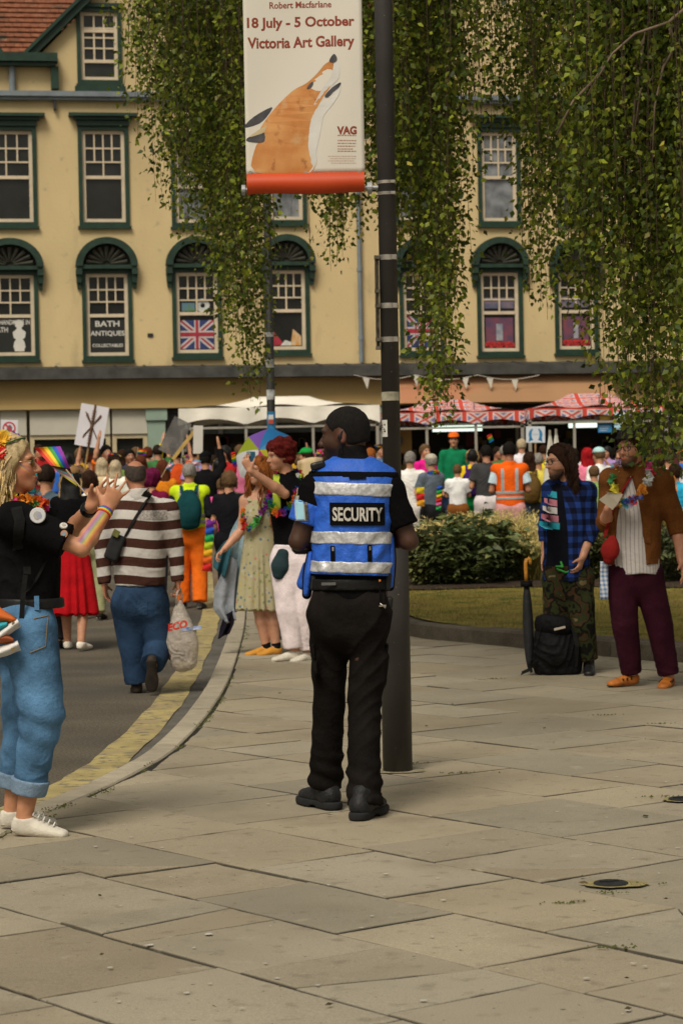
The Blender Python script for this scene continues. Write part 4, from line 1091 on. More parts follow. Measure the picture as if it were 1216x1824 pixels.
# the side of the crown that the picture does not reach
for c in range(26):
    a = tr.uniform(-1.9, 1.9); rr = tr.uniform(1.5, 5); x_, y_ = TX + rr * math.cos(a), TYY + rr * math.sin(a)
    if x_ < 3.4 + (y_ - 14) * .25: continue
    for k in range(5):
        strands.append((strand(x_ + tr.normal(0, .3), y_ + tr.normal(0, .3), tr.uniform(6, 8.5), tr.uniform(1.9, 4), (0, 0)), tr.uniform(.7, 1.2)))
# limbs reaching out to the curtains
lm_ = MB(); gl = []
for i, (x_, y_, z_) in enumerate(((-1.9, 19.5, 6.6), (-.6, 19.0, 7.4), (.4, 17.0, 7.0), (1.2, 16.2, 6.6), (2.0, 14.6, 6.4), (3.0, 14.2, 7.2), (2.4, 18.4, 8.0), (7.2, 15.4, 6.8), (7.6, 19.4, 7.2), (5.0, 21.8, 7.0))):
    z0 = tr.uniform(3.6, 6.2); e = V(*tl(x_, y_, z_)); s_ = V(0, 0, z0 - tz0)
    lm_ = MB(); pts = [tuple(s_ * (1 - t) + e * t + V(0, 0, 1.5 * math.sin(math.pi * t * .8)) + tr.normal(0, .06, 3) * (t > 0)) for t in np.linspace(0, 1, 8)]
    lm_.tube(pts, [.11 - .085 * t for t in np.linspace(0, 1, 8)], 9); lm_.build('limb', bark, tree, smooth=True)
# bare branches seen at the upper right
brp = mat('bare_branch', (.16, .115, .075), rough=.8, var=.3, vs=9)
for k, P in enumerate((((1260, -20), (1190, 40), (1130, 60), (1090, 95), (1045, 170)), ((1250, 20), (1215, 60), (1180, 120), (1165, 190), (1160, 300)), ((1190, 40), (1198, 75), (1170, 130), (1140, 160), (1128, 240)), ((1145, 55), (1140, 120), (1130, 180), (1125, 250), (1150, 330)), ((1085, 100), (1060, 140), (1020, 180), (990, 240)))):
    pts = [tuple(V(*tl(*at(p[0], p[1], 13.5 + .1 * k)))) for p in P]; m = MB(); m.tube(pts, [.014, .011, .009, .007, .004][:len(pts)], 6); m.build('branch', brp, tree, smooth=True)
tw = MB(); P, D, Cc, S, L, Wd, AX = [], [], [], [], [], [], []
for pts, tone in strands:
    tw.tube([tl(*p) for p in pts], [.0050 - .0036 * i / (len(pts) - 1) for i in range(len(pts))], 3, cap=False)
    A = np.array(pts); seg = np.linalg.norm(np.diff(A, axis=0), axis=1); cl = np.concatenate([[0], np.cumsum(seg)])
    s_ = np.arange(.15, cl[-1], .0145); s_ = s_ + tr.normal(0, .006, len(s_)); n = len(s_)
    keep = (np.sin(s_ * 2.1 + tr.uniform(0, 6)) + np.sin(s_ * 5.3 + tr.uniform(0, 6)) * .6 + tr.normal(0, .7, n)) > -.75; s_ = s_[keep]; n = len(s_)
    pos = np.stack([np.interp(s_, cl, A[:, d]) for d in range(3)], 1); off = tr.normal(0, 1, (n, 3)) * np.array([.055, .055, .02]); pos = pos + off
    d = np.stack([tr.normal(0, .55, n), tr.normal(0, .55, n), -np.abs(tr.normal(.75, .4, n))], 1) + off * 5
    P.append(pos); D.append(d); L.append(tr.uniform(.024, .060, n))
    t = tr.rand(n)[:, None]; base = np.array([.045, .075, .010]) * (1 - t ** 1.7) + np.array([.275, .315, .030]) * t ** 1.7  # random leaf tones, with sunlit highlights painted into the brightest ones
    yel = (tr.rand(n) < .03)[:, None]; base = np.where(yel, np.array([.30, .26, .04]), base)
    Cc.append(base * tone ** 1.4 * tr.uniform(.65, 1.35, n)[:, None])
tw.build('twig', twig, tree, fix=False)
P = np.concatenate(P); D = np.concatenate(D); L = np.concatenate(L)[:, None]; Cc = np.concatenate(Cc)
D /= np.linalg.norm(D, axis=1)[:, None]; s_ = np.cross(D, tr.normal(0, 1, P.shape)); s_ /= np.linalg.norm(s_, axis=1)[:, None]; up = np.cross(s_, D)
P = P - np.array([TX, TYY, tz0]); W_ = L * .36
v = np.stack([P, P + D * L * .38 + s_ * W_ + up * W_ * .3, P + D * L, P + D * L * .38 - s_ * W_ + up * W_ * .3], 1).reshape(-1, 3)
b = np.arange(len(P))[:, None] * 4
q = np.concatenate([b + np.array([[0, 1, 2]]), b + np.array([[0, 2, 3]])])
blm = mat('birch_leaf', rough=.5, var=.12, attr='Col', trans=.45, spec=.3)
qmesh('crown', v, q, blm, tree, cols=np.repeat(Cc, 4, 0), smooth=False)
print('leaves', len(P), 'strands', len(strands))
# ================================================================== LAMP POSTS, BANNER
def cyl(m, x, y, z0, z1, r0, r1=None, n=24, cap=True): m.tube([(x, y, z0), (x, y, z1)], [r0, r1 or r0], n, cap)
pb = gp(708, 1374); pY = pb.y
postm = mat('post_paint', (.040, .037, .034), rough=.52, var=.35, vs=2.2, bump=.25, bs=60, spec=.4, bdist=.003); blotch(postm, 3, (.085, .080, .075), .60, .74, 6, (1, 1, .25)); blotch(postm, 75, (.30, .29, .27), .745, .765, 2)
post = thing('lamp_post', 'tall dark grey lamp post with a wide base beside the security guard', 'lamp post', (pb.x, pb.y, 0))
m = MB(); m.tube([(0, 0, -.05), (0, 0, 1.17), (0, 0, 1.19), (0, 0, 1.25)], [.0745, .0745, .072, .047], 32); m.build('base_column', postm, post, smooth=False).data.polygons.foreach_set('use_smooth', [True] * 0 or [len(p.vertices) == 4 for p in post.children[0].data.polygons])
m = MB(); m.tube([(0, 0, 1.24), (0, 0, 7.2)], [.0455, .0435], 32); o = m.build('pole', postm, post); o.data.polygons.foreach_set('use_smooth', [len(p.vertices) == 4 for p in o.data.polygons])
m = MB(); m.tube([(0, 0, 7.2), (0, 0, 7.6), (.3, -.1, 7.85), (.75, -.25, 7.9)], .03, 12); m.build('lamp_arm', postm, post, smooth=True)
m = MB(); m.box((1.0, -.33, 7.9), (.55, .22, .10), Matrix.Rotation(R(-18), 3, 'Z'), .8); m.build('lamp_head', postm, post)
steel = mat('steel_band', (.36, .33, .28), rough=.42, metal=.7, var=.25, vs=25)
def hz(py): return at(700, py, pY).z
for py, hgt in ((325, .016), (345, .016), (459, .026), (545, .026), (605, .026)):
    m = MB(); z = hz(py); m.tube([(0, 0, z - hgt / 2), (0, 0, z + hgt / 2)], .0475, 28); m.box((.03, -.045, z), (.022, .014, hgt * .9)); m.build('steel_band', steel, post)
m = MB(); z = hz(706); m.tube([(0, 0, z - .022), (0, 0, z + .022)], .0462, 28); tp = m.build('tape_band', mat('old_tape', (.30, .275, .20), rough=.8, var=.4, vs=22), post)
m = MB(); z0, z1 = hz(622), hz(455)
m.bx(-.068, -.063, -.040, -.012, z0, z1); m.bx(-.0625, -.047, -.020, -.014, z0, z1)
for z in (hz(459), hz(519), hz(545), hz(605), hz(620)): m.bx(-.070, -.044, -.042, -.0115, z - .008, z + .008)
m.build('sign_bracket', mat('bracket_metal', (.10, .085, .06), rough=.5, metal=.5, var=.5, vs=30), post)
m = MB(); z0, z1 = hz(778), hz(748); rr = .0462
m.grid(lambda u, v_: (rr * math.sin(R(-92 + 66 * u)), -rr * math.cos(R(-92 + 66 * u)), z0 + (z1 - z0) * v_), 8, 1); st = m.build('sticker', mat('sticker_white', (.62, .60, .55), rough=.6), post, smooth=True)
vs, fs = fit_text('S', .04, .055, .02); m = MB(); m.add([(.0468 * math.sin(R(-62) + x / .0462), -.0468 * math.cos(R(-62) + x / .0462), (z0 + z1) / 2 + z) for x, z in vs], fs); m.build('lettering', mat('ink_black', (.02, .02, .02), rough=.6), st, fix=False)
# cement round its foot
m = MB(); cr = random.Random(4); m.add([((.115 + .05 * cr.random() + (.06 if 3 < i < 9 else 0)) * math.cos(6.2832 * i / 30), (.11 + .03 * cr.random()) * math.sin(6.2832 * i / 30), .0068) for i in range(30)], [tuple(range(30))])
m.build('cement_collar', mat('pale_cement', (.27, .235, .15), rough=.95, var=.25, vs=18, bump=.4, bs=90), post)

bl, br = at(439, 330, pY), at(650, 330, pY); bw = br.x - bl.x; zb = at(545, 310, pY).z; zt = zb + 1.75
ban = thing('street_banner', 'white exhibition banner with a fox head and orange foot hung from the lamp post', 'banner', (bl.x, pY, 0))
def billow(x, z):
    u = x / bw; return .016 * math.sin(u * 3.6 + (z - zb) * 2.6) * math.sin(math.pi * u) + .012 * math.sin((z - zb) * 4.2 - u * 3.0) * math.sin(math.pi * min(max(u, 0), 1)) - .004
bm2 = mat('banner_cloth', (.66, .62, .54), rough=.5, var=.03, vs=1.5, spec=.3)
m = MB(); m.grid(lambda u, v_: (bw * u, billow(bw * u, zb + (zt - zb) * v_), zb + (zt - zb) * v_), 30, 60)
ft = m.build('fabric', bm2, ban, smooth=True, fix=False); md = ft.modifiers.new('solid', 'SOLIDIFY'); md.thickness = .0015; md.offset = 1
def on_banner(name, vs, fs, mt, lift=.002, sub=False):
    m = MB(); m.add([(x, billow(x, z) - lift, z) for x, z in vs], fs)
    return m.build(name, mt, ft, fix=False)
ink = mat('banner_ink', (.24, .042, .018), rough=.6, var=.05)
PX = bw / 211.0
def bp(px, py):            # picture point on the banner -> banner coordinates
    p = at(px, py, pY); return (p.x - bl.x, p.z)
def btext(s, px0, px1, py, hpx, bold=.012, mt=ink):
    vs, fs = fit_text(s, (px1 - px0) * PX, None, bold); x, z = bp((px0 + px1) / 2, py)
    ys_ = [p[1] for p in vs]; k = hpx * PX / (max(ys_) - min(ys_))
    on_banner('lettering', [(x + p[0], z + p[1] * k) for p in vs], fs, mt)
btext('Robert Macfarlane', 480, 590, 9, 12, .02)
btext('18 July - 5 October', 440, 631, 42, 24, .032); btext('Victoria Art Gallery', 441, 631, 78, 26, .032)
# a plain fox's head, nose to the sky (outlines traced in picture pixels, then laid on the banner)
def tri_poly(pts):
    import mathutils.geometry as mg
    P = [Vector((p[0], p[1], 0)) for p in pts]; return [tuple(t) for t in mg.tessellate_polygon([P])]
def shape(name, pxs, mt, lift, smooth=3):
    P = [Vector(p) for p in pxs]; n = len(P); out = []
    for i in range(n):
        a, b, c, d = P[i - 1], P[i], P[(i + 1) % n], P[(i + 2) % n]
        for k in range(smooth):
            t = k / smooth; out.append(.5 * (2 * b + (c - a) * t + (2 * a - 5 * b + 4 * c - d) * t * t + (3 * b - a - 3 * c + d) * t ** 3))
    pts = [bp(p.x, p.y) for p in out]; fs = tri_poly(pts); return on_banner(name, pts, fs, mt, lift)
fox_o = mat('fox_orange', (.46, .155, .030), rough=.65, col2=(.60, .30, .10), vs=7); blotch(fox_o, 9, (.58, .40, .20), .55, .75, 6); blotch(fox_o, 16, (.26, .075, .02), .58, .74, 6)
fox_w = mat('fox_white', (.56, .54, .49), rough=.65, col2=(.66, .64, .60), vs=9); fox_d = mat('fox_dark', (.035, .035, .042), rough=.65, col2=(.09, .085, .09), vs=16)
shape('fox_head', [(455, 307), (454, 266), (462, 250), (464, 228), (488, 194), (520, 162), (546, 148), (566, 130), (580, 114), (600, 108), (598, 140), (574, 176), (556, 215), (552, 262), (556, 307)], fox_o, .0025)
shape('fox_throat', [(540, 307), (546, 270), (545, 235), (551, 205), (565, 175), (578, 152), (590, 136), (596, 108), (604, 118), (603, 140), (592, 152), (606, 150), (604, 168), (590, 190), (576, 208), (570, 240), (563, 270), (564, 290), (552, 307)], fox_w, .0032)
shape('fox_jaw_line', [(578, 172), (588, 160), (600, 151), (607, 148), (604, 156), (594, 164), (584, 174)], fox_d, .0040)
shape('fox_nose', [(586, 110), (594, 97), (600, 104), (597, 112)], fox_d, .0045); shape('fox_eye', [(546, 158), (553, 148), (558, 147), (554, 156)], fox_d, .0045)
shape('fox_ear', [(434, 228), (452, 208), (484, 190), (478, 204), (462, 220)], fox_d, .0020); shape('fox_ear', [(438, 250), (455, 238), (486, 222), (492, 228), (484, 250), (462, 254)], fox_d, .0045)
shape('fox_cheek', [(444, 244), (470, 226), (494, 220), (480, 232), (460, 240)], mat('fox_cream', (.52, .42, .24), rough=.65), .0052)
shape('fox_fur_mark', [(508, 270), (530, 284), (543, 279), (548, 303), (538, 300), (526, 292)], mat('fox_brown', (.16, .07, .025), rough=.65, col2=(.30, .14, .05), vs=20), .0040)
btext('VAG', 600, 635, 233, 15, .05)
tiny = mat('banner_small_print', (.40, .22, .15), rough=.6); tiny2 = mat('banner_faint_print', (.52, .40, .32), rough=.6)
for i, (x0, x1, y, mt) in enumerate(((601, 634, 243, tiny), (601, 634, 252, tiny), (601, 634, 257, tiny), (601, 633, 262, tiny), (601, 628, 267, tiny), (601, 634, 271, tiny), (584, 634, 280, tiny2), (588, 634, 284, tiny2), (584, 630, 288, tiny2), (590, 634, 292, tiny2))):
    rr_ = random.Random(i); vs, fs, x = [], [], x0
    while x < x1:
        w_ = rr_.uniform(2, 6); n = len(vs); vs += [bp(x, y), bp(min(x + w_, x1), y), bp(min(x + w_, x1), y - 2), bp(x, y - 2)]; fs.append((n, n + 1, n + 2, n + 3)); x += w_ + 1
    on_banner('small_print', vs, fs, mt)
# orange foot of the banner wrapped round the lower arm
om = mat('banner_foot', (.50, .058, .012), rough=.5, var=.08, vs=3, spec=.3); zz0 = at(545, 347, pY).z; zc = (zb + zz0) / 2 - .01; rr = .034
m = MB()
def sleeve(u, v_):
    x = bw * (.005 + .99 * u); w_ = .004 * math.sin(u * 9)
    if v_ < .4: t = v_ / .4; return (x, billow(x, zb) - .004 + t * 0, zb + .004 - (zb - zc) * t * .9 + w_)
    an = R(-100 + 280 * (v_ - .4) / .6) if False else R(80) - R(330) * (v_ - .4) / .6
    return (x, -.002 - rr * .62 * math.cos(an - R(80)), zc + rr * 1.25 * math.sin(an - R(80) ) * 1.0 + .004 + w_)
m.grid(lambda u, v_: (bw * (.005 + .99 * u), -.006 - .030 * math.sin(math.pi * v_) ** .8, zb + .006 + (zz0 - zb) * v_ + .004 * math.sin(u * 8) * v_), 24, 12)
m.grid(lambda u, v_: (bw * (.005 + .99 * u), .004 + .026 * math.sin(math.pi * v_) ** .8, zb + .006 + (zz0 - zb) * v_ + .004 * math.sin(u * 8) * v_), 24, 12)
m.build('foot_sleeve', om, ban, smooth=True, fix=False)
m = MB(); m.tube([(-.02, 0, zc - .012), (bw + .13, 0, zc - .012)], .012, 12); 
m.tube([(-.024, 0, zc - .012), (-.006, 0, zc - .012)], .026, 14); m.tube([(bw + .010, 0, zc - .012), (bw + .034, 0, zc - .012)], .028, 14)
m.build('arm', mat('arm_metal', (.33, .34, .35), rough=.45, metal=.4, var=.2), ban)
m = MB(); m.tube([(-.02, 0, zt - .01), (bw + .13, 0, zt - .01)], .012, 12); m.build('arm', mat('arm_metal'), ban)
for px in (446, 545, 640):
    m = MB(); x, z = bp(px, 308); m.tube([(x, billow(x, z) - .001, z), (x, billow(x, z) - .007, z)], .009, 12); m.build('eyelet', steel, ban)
# second post further off
b2 = at(488, 1000, 29.0); z2 = max(0, street_z(29))
p2 = thing('lamp_post', 'slim dark lamp post with blue stickers beyond the banner', 'lamp post', (b2.x, 29.0, z2))
m = MB(); m.tube([(0, 0, -.1), (0, 0, 1.1), (0, 0, 1.16), (0, 0, 8.2)], [.08, .08, .053, .048], 20); o = m.build('pole', mat('far_post_paint', (.022, .021, .020), rough=.6, var=.3, vs=3, spec=.2), p2); o.data.polygons.foreach_set('use_smooth', [len(p.vertices) == 4 for p in o.data.polygons])
m = MB(); m.tube([(0, 0, 8.2), (.5, -.3, 8.5)], .035, 10); m.box((.75, -.45, 8.52), (.6, .25, .12), Matrix.Rotation(R(-30), 3, 'Z')); m.build('lamp_head', mat('post_paint'), p2)
for (py0, py1, c) in ((790, 733, (.03, .20, .42)), (712, 694, (.35, .36, .36)), (655, 640, (.25, .25, .24)), (600, 592, (.3, .3, .3))):
    z0, z1 = at(488, py0, 29).z - z2, at(488, py1, 29).z - z2; m = MB(); m.tube([(0, 0, z0), (0, 0, z1)], .0545, 20); m.build('sticker', mat('sticker_%d' % py0, c, rough=.5, var=.5, vs=14), p2)
for py, c in ((750, (.45, .08, .04)), (742, (.6, .6, .6)), (768, (.55, .55, .52)), (778, (.5, .5, .45))):
    m = MB(); m.bx(-.035, .03, -.058, -.054, at(488, py + 5, 29).z - z2, at(488, py - 3, 29).z - z2); m.build('sticker', mat('sticker_mark_%d' % py, c, rough=.5), p2)
# ================================================================== PEOPLE: how a figure is grown
UPV = V(0, 0, 1)
mat('petal', rough=.75, attr='Col', trans=.2, var=.12, vs=40)
def rotv(v, axis, ang):
    axis = nrm(axis); v = np.asarray(v, float)
    return v * math.cos(ang) + np.cross(axis, v) * math.sin(ang) + axis * (axis @ v) * (1 - math.cos(ang))
def head_frame(J):
    f = nrm(J['hf']); u = np.asarray(J.get('hu', UPV), float); u = nrm(u - f * (u @ f)); return f, u, np.cross(f, u)
def std_joints(H=1.75, arms='down', female=False, stride=0.0, lean=0.0, head=0.0, tilt=0.0):
    """a standing figure, facing -Y, its left on +X"""
    q = H / 1.775; sw = .146 if female else .164; hw = .092
    J = dict(pel=V(0, 0, .96), nk=V(0, -lean * .5 + .015, 1.475), hd=V(0, -lean - .015, 1.652), sL=V(sw, 0 - lean * .4, 1.425), sR=V(-sw, 0 - lean * .4, 1.425), hL=V(hw, 0, .92), hR=V(-hw, 0, .92),
             kL=V(hw + .012, -.03 - stride * .45, .50), kR=V(-hw - .012, -.03 + stride * .35, .50), aL=V(hw + .015, -stride, .085), aR=V(-hw - .015, .02 + stride, .085 + abs(stride) * .12))
    J['tL'] = J['aL'] + V(.04, -.17, -.05); J['tR'] = J['aR'] + V(-.04, -.17, -.05)
    poses = {'down': ((.065, .02, -.27), (.05, -.07, -.52)), 'bent': ((.07, 0, -.27), (-.02, -.22, -.20)), 'up': ((.07, -.12, .16), (.02, -.14, .42)), 'front': ((.05, -.08, -.25), (-.06, -.30, -.10)),
             'phone': ((.10, -.10, -.20), (-.03, -.26, .06)), 'hip': ((.15, .06, -.24), (.02, -.03, -.40)), 'out': ((.20, -.02, -.18), (.38, -.10, -.30)), 'back': ((.10, .10, -.24), (-.06, .13, -.42))}
    a = arms if isinstance(arms, tuple) else (arms, arms)
    for s, sg, p in (('L', 1, poses[a[0]]), ('R', -1, poses[a[1]])):
        for j, o in (('e', p[0]), ('w', p[1])): J[j + s] = J['s' + s] + V(o[0] * sg, o[1], o[2])
    J['hf'] = rotv(rotv(V(0, -1, 0), V(1, 0, 0), -tilt), UPV, head)
    J['hu'] = rotv(UPV, V(1, 0, 0), -tilt)
    for k in J:
        if k not in ('hf', 'hu'): J[k] = J[k] * q
    J['q'] = q; return J
def add_head(F, J, fine=True, ears=True):
    q = J.get('hq', J['q']); f, u, l = head_frame(J); h = J['hd']; P = lambda a, b, c: h + (l * a + f * b + u * c) * q
    E = lambda c, r: ell(c, [x * q for x in r], f, u)
    F.add(E(P(0, -.014, .032), (.0745, .095, .088)), .0)
    F.add(E(P(0, .026, -.040), (.058, .064, .070)), .03 * q); F.add(E(P(0, .062, -.092), (.026, .024, .022)), .03 * q)
    F.add(E(P(.032, .048, -.025), (.028, .035, .030)), .02 * q); F.add(E(P(-.032, .048, -.025), (.028, .035, .030)), .02 * q)
    if fine:
        F.add(E(P(0, .078, .026), (.050, .016, .013)), .018 * q)
        for s in (-1, 1): F.sub(E(P(.031 * s, .100, .004), (.019, .016, .011)), .014 * q)
        for s in (-1, 1): F.add(E(P(.031 * s, .079, .004), (.014, .010, .010)), .003 * q)
        F.add(cone(P(0, .084, .012), P(0, .112, -.030), .0075 * q, .0115 * q), .010 * q)
        for s in (-1, 1): F.add(E(P(.011 * s, .098, -.034), (.0085, .010, .008)), .007 * q)
        F.add(E(P(0, .090, -.058), (.022, .011, .0065)), .006 * q); F.add(E(P(0, .087, -.070), (.019, .012, .007)), .006 * q)
    else:
        F.add(cone(P(0, .082, .01), P(0, .108, -.03), .010 * q, .015 * q), .012 * q)
    if ears:
        for s in (-1, 1):
            F.add(E(P(.073 * s, -.012, -.008), (.010, .019, .031)), .008 * q)
            if fine: F.sub(E(P(.083 * s, -.008, -.004), (.006, .010, .017)), .005 * q)
    F.add(loft(J['nk'] - (J['hd'] - J['nk']) * .25, P(0, -.028, -.045), l, [(0, .066 * q, .062 * q), (.5, .056 * q, .058 * q), (1, .054 * q, .058 * q)]), .025 * q)
def add_hand(F, w, d, n, th, q=1.0, curl=.35, spread=.12, fr=.0085, thumb=.75, fine=True):
    d = nrm(d); th = np.asarray(th, float); th = nrm(th - d * (th @ d)); n_ = np.cross(d, th); n = n_ if n_ @ np.asarray(n, float) > 0 else -n_
    F.add(loft(w - d * .01, w + d * .088 * q, th, [(0, .025 * q, .019 * q), (.5, .037 * q, .0155 * q), (1, .040 * q, .0125 * q)]), .012)
    ax = np.cross(d, n)
    for i in range(4):
        b = w + d * (.082, .087, .084, .075)[i] * q + th * (.030, .0105, -.010, -.029)[i] * q
        ln = (.070, .079, .073, .056)[i] * q * 1.04; dr = nrm(d + th * spread * (1.3 - i * .9)); c = curl * (1, .95, 1.05, 1.2)[i]
        r0 = fr * q * (1.02, 1.05, 1.0, .88)[i]
        for k, (pp, bd) in enumerate(((.45, .55), (.31, .9), (.24, .65))):
            dr = rotv(dr, ax, c * bd); e = b + dr * ln * pp; F.add(cone(b, e, r0 * (1.06, .96, .88)[k], r0 * (.96, .88, .74)[k]), .006 if k == 0 else .002); b = e
    b = w + d * .020 * q + th * .024 * q; dr = nrm(th * thumb + d * (1 - thumb * .45) + n * .35)
    e = b + dr * .045 * q; F.add(cone(b, e, .0145 * q, .0105 * q), .014); dr = nrm(dr + d * .35 + n * .2); F.add(cone(e, e + dr * .034 * q, .0105 * q, .008 * q), .003)
def hand_axes(J, s):
    w, e = J['w' + s], J['e' + s]; d = J.get('hd' + s); d = nrm(w - e) if d is None else nrm(d)
    la = nrm(J['sL'] - J['sR']); out = la if s == 'L' else -la
    n = J.get('hn' + s); n = -out if n is None else n
    t = J.get('ht' + s)
    if t is None: t = np.cross(out, V(0, 0, 1)); t = J.get('front', V(0, -1, 0))
    return w, d, np.asarray(n, float), np.asarray(t, float)
def add_body(F, J, female=False, fine=True, hands=True, wide=1.0, legs=True, fr=.0085):
    q = J['q']; lat = J['sL'] - J['sR']; hl = J['hL'] - J['hR']
    w_ = .125 if female else .142
    F.add(loft(J['pel'] - V(0, 0, .04 * q), J['nk'], lat, [(0, .155 * q * wide, .105 * q * wide), (.3, w_ * q * wide, .095 * q * wide), (.62, .148 * q * wide, .108 * q * wide), (.86, .140 * q, .088 * q), (1, .065 * q, .058 * q)]), .03)
    for s in 'LR':
        F.add(cone(J['nk'] - V(0, 0, .02 * q), J['s' + s], .050 * q, .052 * q), .04)
        F.add(cone(J['s' + s], J['e' + s], .046 * q * wide, .037 * q * wide), .03); m = J['e' + s] * .7 + J['w' + s] * .3
        F.add(cone(J['e' + s], m, .037 * q * wide, .042 * q * wide), .012); F.add(cone(m, J['w' + s], .042 * q * wide, .0265 * q), .015)
        if legs:
            F.add(cone(J['h' + s], J['k' + s], .080 * q * wide, .055 * q * wide), .03); m = J['k' + s] * .68 + J['a' + s] * .32
            F.add(cone(J['k' + s], m, .052 * q, .056 * q), .02); F.add(cone(m, J['a' + s], .056 * q, .036 * q), .02)
            F.add(cone(J['a' + s] - V(0, 0, .025 * q), J['t' + s] * .7 + J['a' + s] * .3 - V(0, 0, .022), .030 * q, .017 * q), .02)
        if hands:
            w, d, n, t = hand_axes(J, s); add_hand(F, w, d, n, t, q * .97, J.get('curl' + s, .35), J.get('spr' + s, .1), J.get('fr', fr), J.get('thumb' + s, .75))
        else:
            w, d, n, t = hand_axes(J, s); F.add(loft(w, w + d * .15 * q, t, [(0, .028 * q, .022 * q), (.5, .042 * q, .022 * q), (1, .030 * q, .018 * q)]), .01)
            F.add(cone(w + d * .03, w + d * .07 + t * .05, .015, .012), .01)
    add_head(F, J, fine)
SKIN = {}
def skin_mat(nm='skin'):
    return mat(nm, rough=.47, var=.11, vs=32, attr='Col', bump=.18, bs=220, spec=.35, bdist=.002)
def paint_face(v, J, skin, lip=None, brow=None, eyes=True, extra=()):
    q = J.get('hq', J['q']); f, u, l = head_frame(J); d = (v - J['hd']) / q; a, b, c = d @ l, d @ f, d @ u
    col = np.tile(np.asarray(skin, float), (len(v), 1)); front = b > .03
    def put(mask, cl, al=1.0):
        m = np.clip(mask, 0, 1)[:, None] * al; col[:] = col * (1 - m) + np.asarray(cl, float) * m
    def blob(x, y, rx, ry, soft=.35): return np.where(front, (1 - np.sqrt(((a - x) / rx) ** 2 + ((c - y) / ry) ** 2)) / soft, 0)
    for s in (-1, 1):
        put(blob(.045 * s, -.028, .028, .022, .8), np.asarray(skin) * V(1.12, .86, .82), .45)
        if eyes:
            put(blob(.031 * s, .005, .0165, .0085), (.32, .29, .26)); put(blob(.031 * s, .005, .0075, .0085), (.02, .014, .010)); put(blob(.031 * s, .013, .018, .004), (.02, .014, .01))
        if brow is not None: put(blob(.032 * s, .027, .022, .006), brow)
    put(blob(0, -.063, .024, .010), lip if lip is not None else np.asarray(skin) * V(.95, .62, .60))
    for fn in extra: fn(put, a, b, c)
    return col
def add_shoe(F, a, t, q=1.0, z=0.0, w_=.040, hi=.055, collar=.045, th=.0):
    """a low shoe from heel to toe; a: ankle, t: toe point"""
    d = nrm(V(t[0] - a[0], t[1] - a[1], t[2] - a[2] + .035)); hl = a - d * .055 * q - V(0, 0, .045 * q); tp = hl + d * .265 * q
    lat = np.cross(d, UPV)
    F.add(loft(hl + d * .03 * q, tp - d * .035 * q, lat, [(0, .034 * q, .040 * q), (.35, .037 * q, .040 * q), (.7, .046 * q, .030 * q, -.006), (1, .036 * q, .022 * q, -.010)]), .0)
    F.add(cone(hl + d * .055 * q, a + V(0, 0, collar * q - .045), .040 * q, .043 * q, (0, 1)), .02)
    return d, hl, tp
def shoe_obj(root, a, t, q, upper, sole, h=.008, ground=0.0, collar=.05, name='shoe', tilt=None):
    F = Fld(); d, hl, tp = add_shoe(F, a, t, q, collar=collar)
    up = nrm(np.cross(np.cross(d, UPV), d)); base = (hl - up * .036 * q)
    F.cut(base, -up); v, qd = F.mesh(h)
    hgt = (v - base) @ up; o = qmesh(name, v, qd, upper, root)
    F = Fld(); lat = np.cross(d, UPV)
    F.add(loft(hl + d * .028 * q + V(0, 0, -.0), tp - d * .033 * q, lat, [(0, .041 * q, .036 * q), (.35, .042 * q, .034 * q), (.7, .051 * q, .034 * q), (1, .040 * q, .032 * q)]), 0)
    F.cut(base - up * .004, -up); F.cut(base + up * .020 * q, up); v, qd = F.mesh(h)
    qmesh('sole', v, qd, sole, o); return o
def torso_cloth(F, J, th, hem, female=False, wide=1.0, knots=None, neck=.072, low=None):
    q = J['q']; lat = J['sL'] - J['sR']; ax = J['nk'] - J['pel']; a = J['pel'] + nrm(ax) * hem * q
    L0 = .515 * q; tt = lambda t: t
    if knots is None:
        w_ = .128 if female else .148
        knots = [(0, (.155 if hem < .02 else w_) * q * wide + th, .108 * q * wide + th), (.3, w_ * q * wide + th, .102 * q * wide + th), (.62, .152 * q * wide + th, .114 * q * wide + th, .008), (.84, .148 * q + th, .096 * q + th), (.95, .11 * q + th, .075 * q + th), (1, neck * q + th * .4, .066 * q + th * .4)]
    F.add(loft(a, J['nk'] + nrm(ax) * .005, lat, knots, flat=(1, 0), n=2.25), .0)
    for s in 'LR': F.add(cone(J['nk'] - V(0, 0, .035 * q), J['s' + s], .046 * q + th * .5, .054 * q + th), .035)
def sleeves(F, J, th, kind, frac=.62, wide=1.0, which='LR'):
    q = J['q']
    for s in which:
        S, E, W_ = J['s' + s], J['e' + s], J['w' + s]
        if kind == 'short': F.add(cone(S, S + (E - S) * frac, .050 * q * wide + th, .050 * q * wide + th * 1.5, (0, 1)), .035)
        elif kind == 'long':
            F.add(cone(S, E, .050 * q * wide + th, .041 * q * wide + th), .035); e2 = E + (W_ - E) * frac; F.add(cone(E, e2, .045 * q * wide + th, .036 * q + th, (0, 1)), .015)
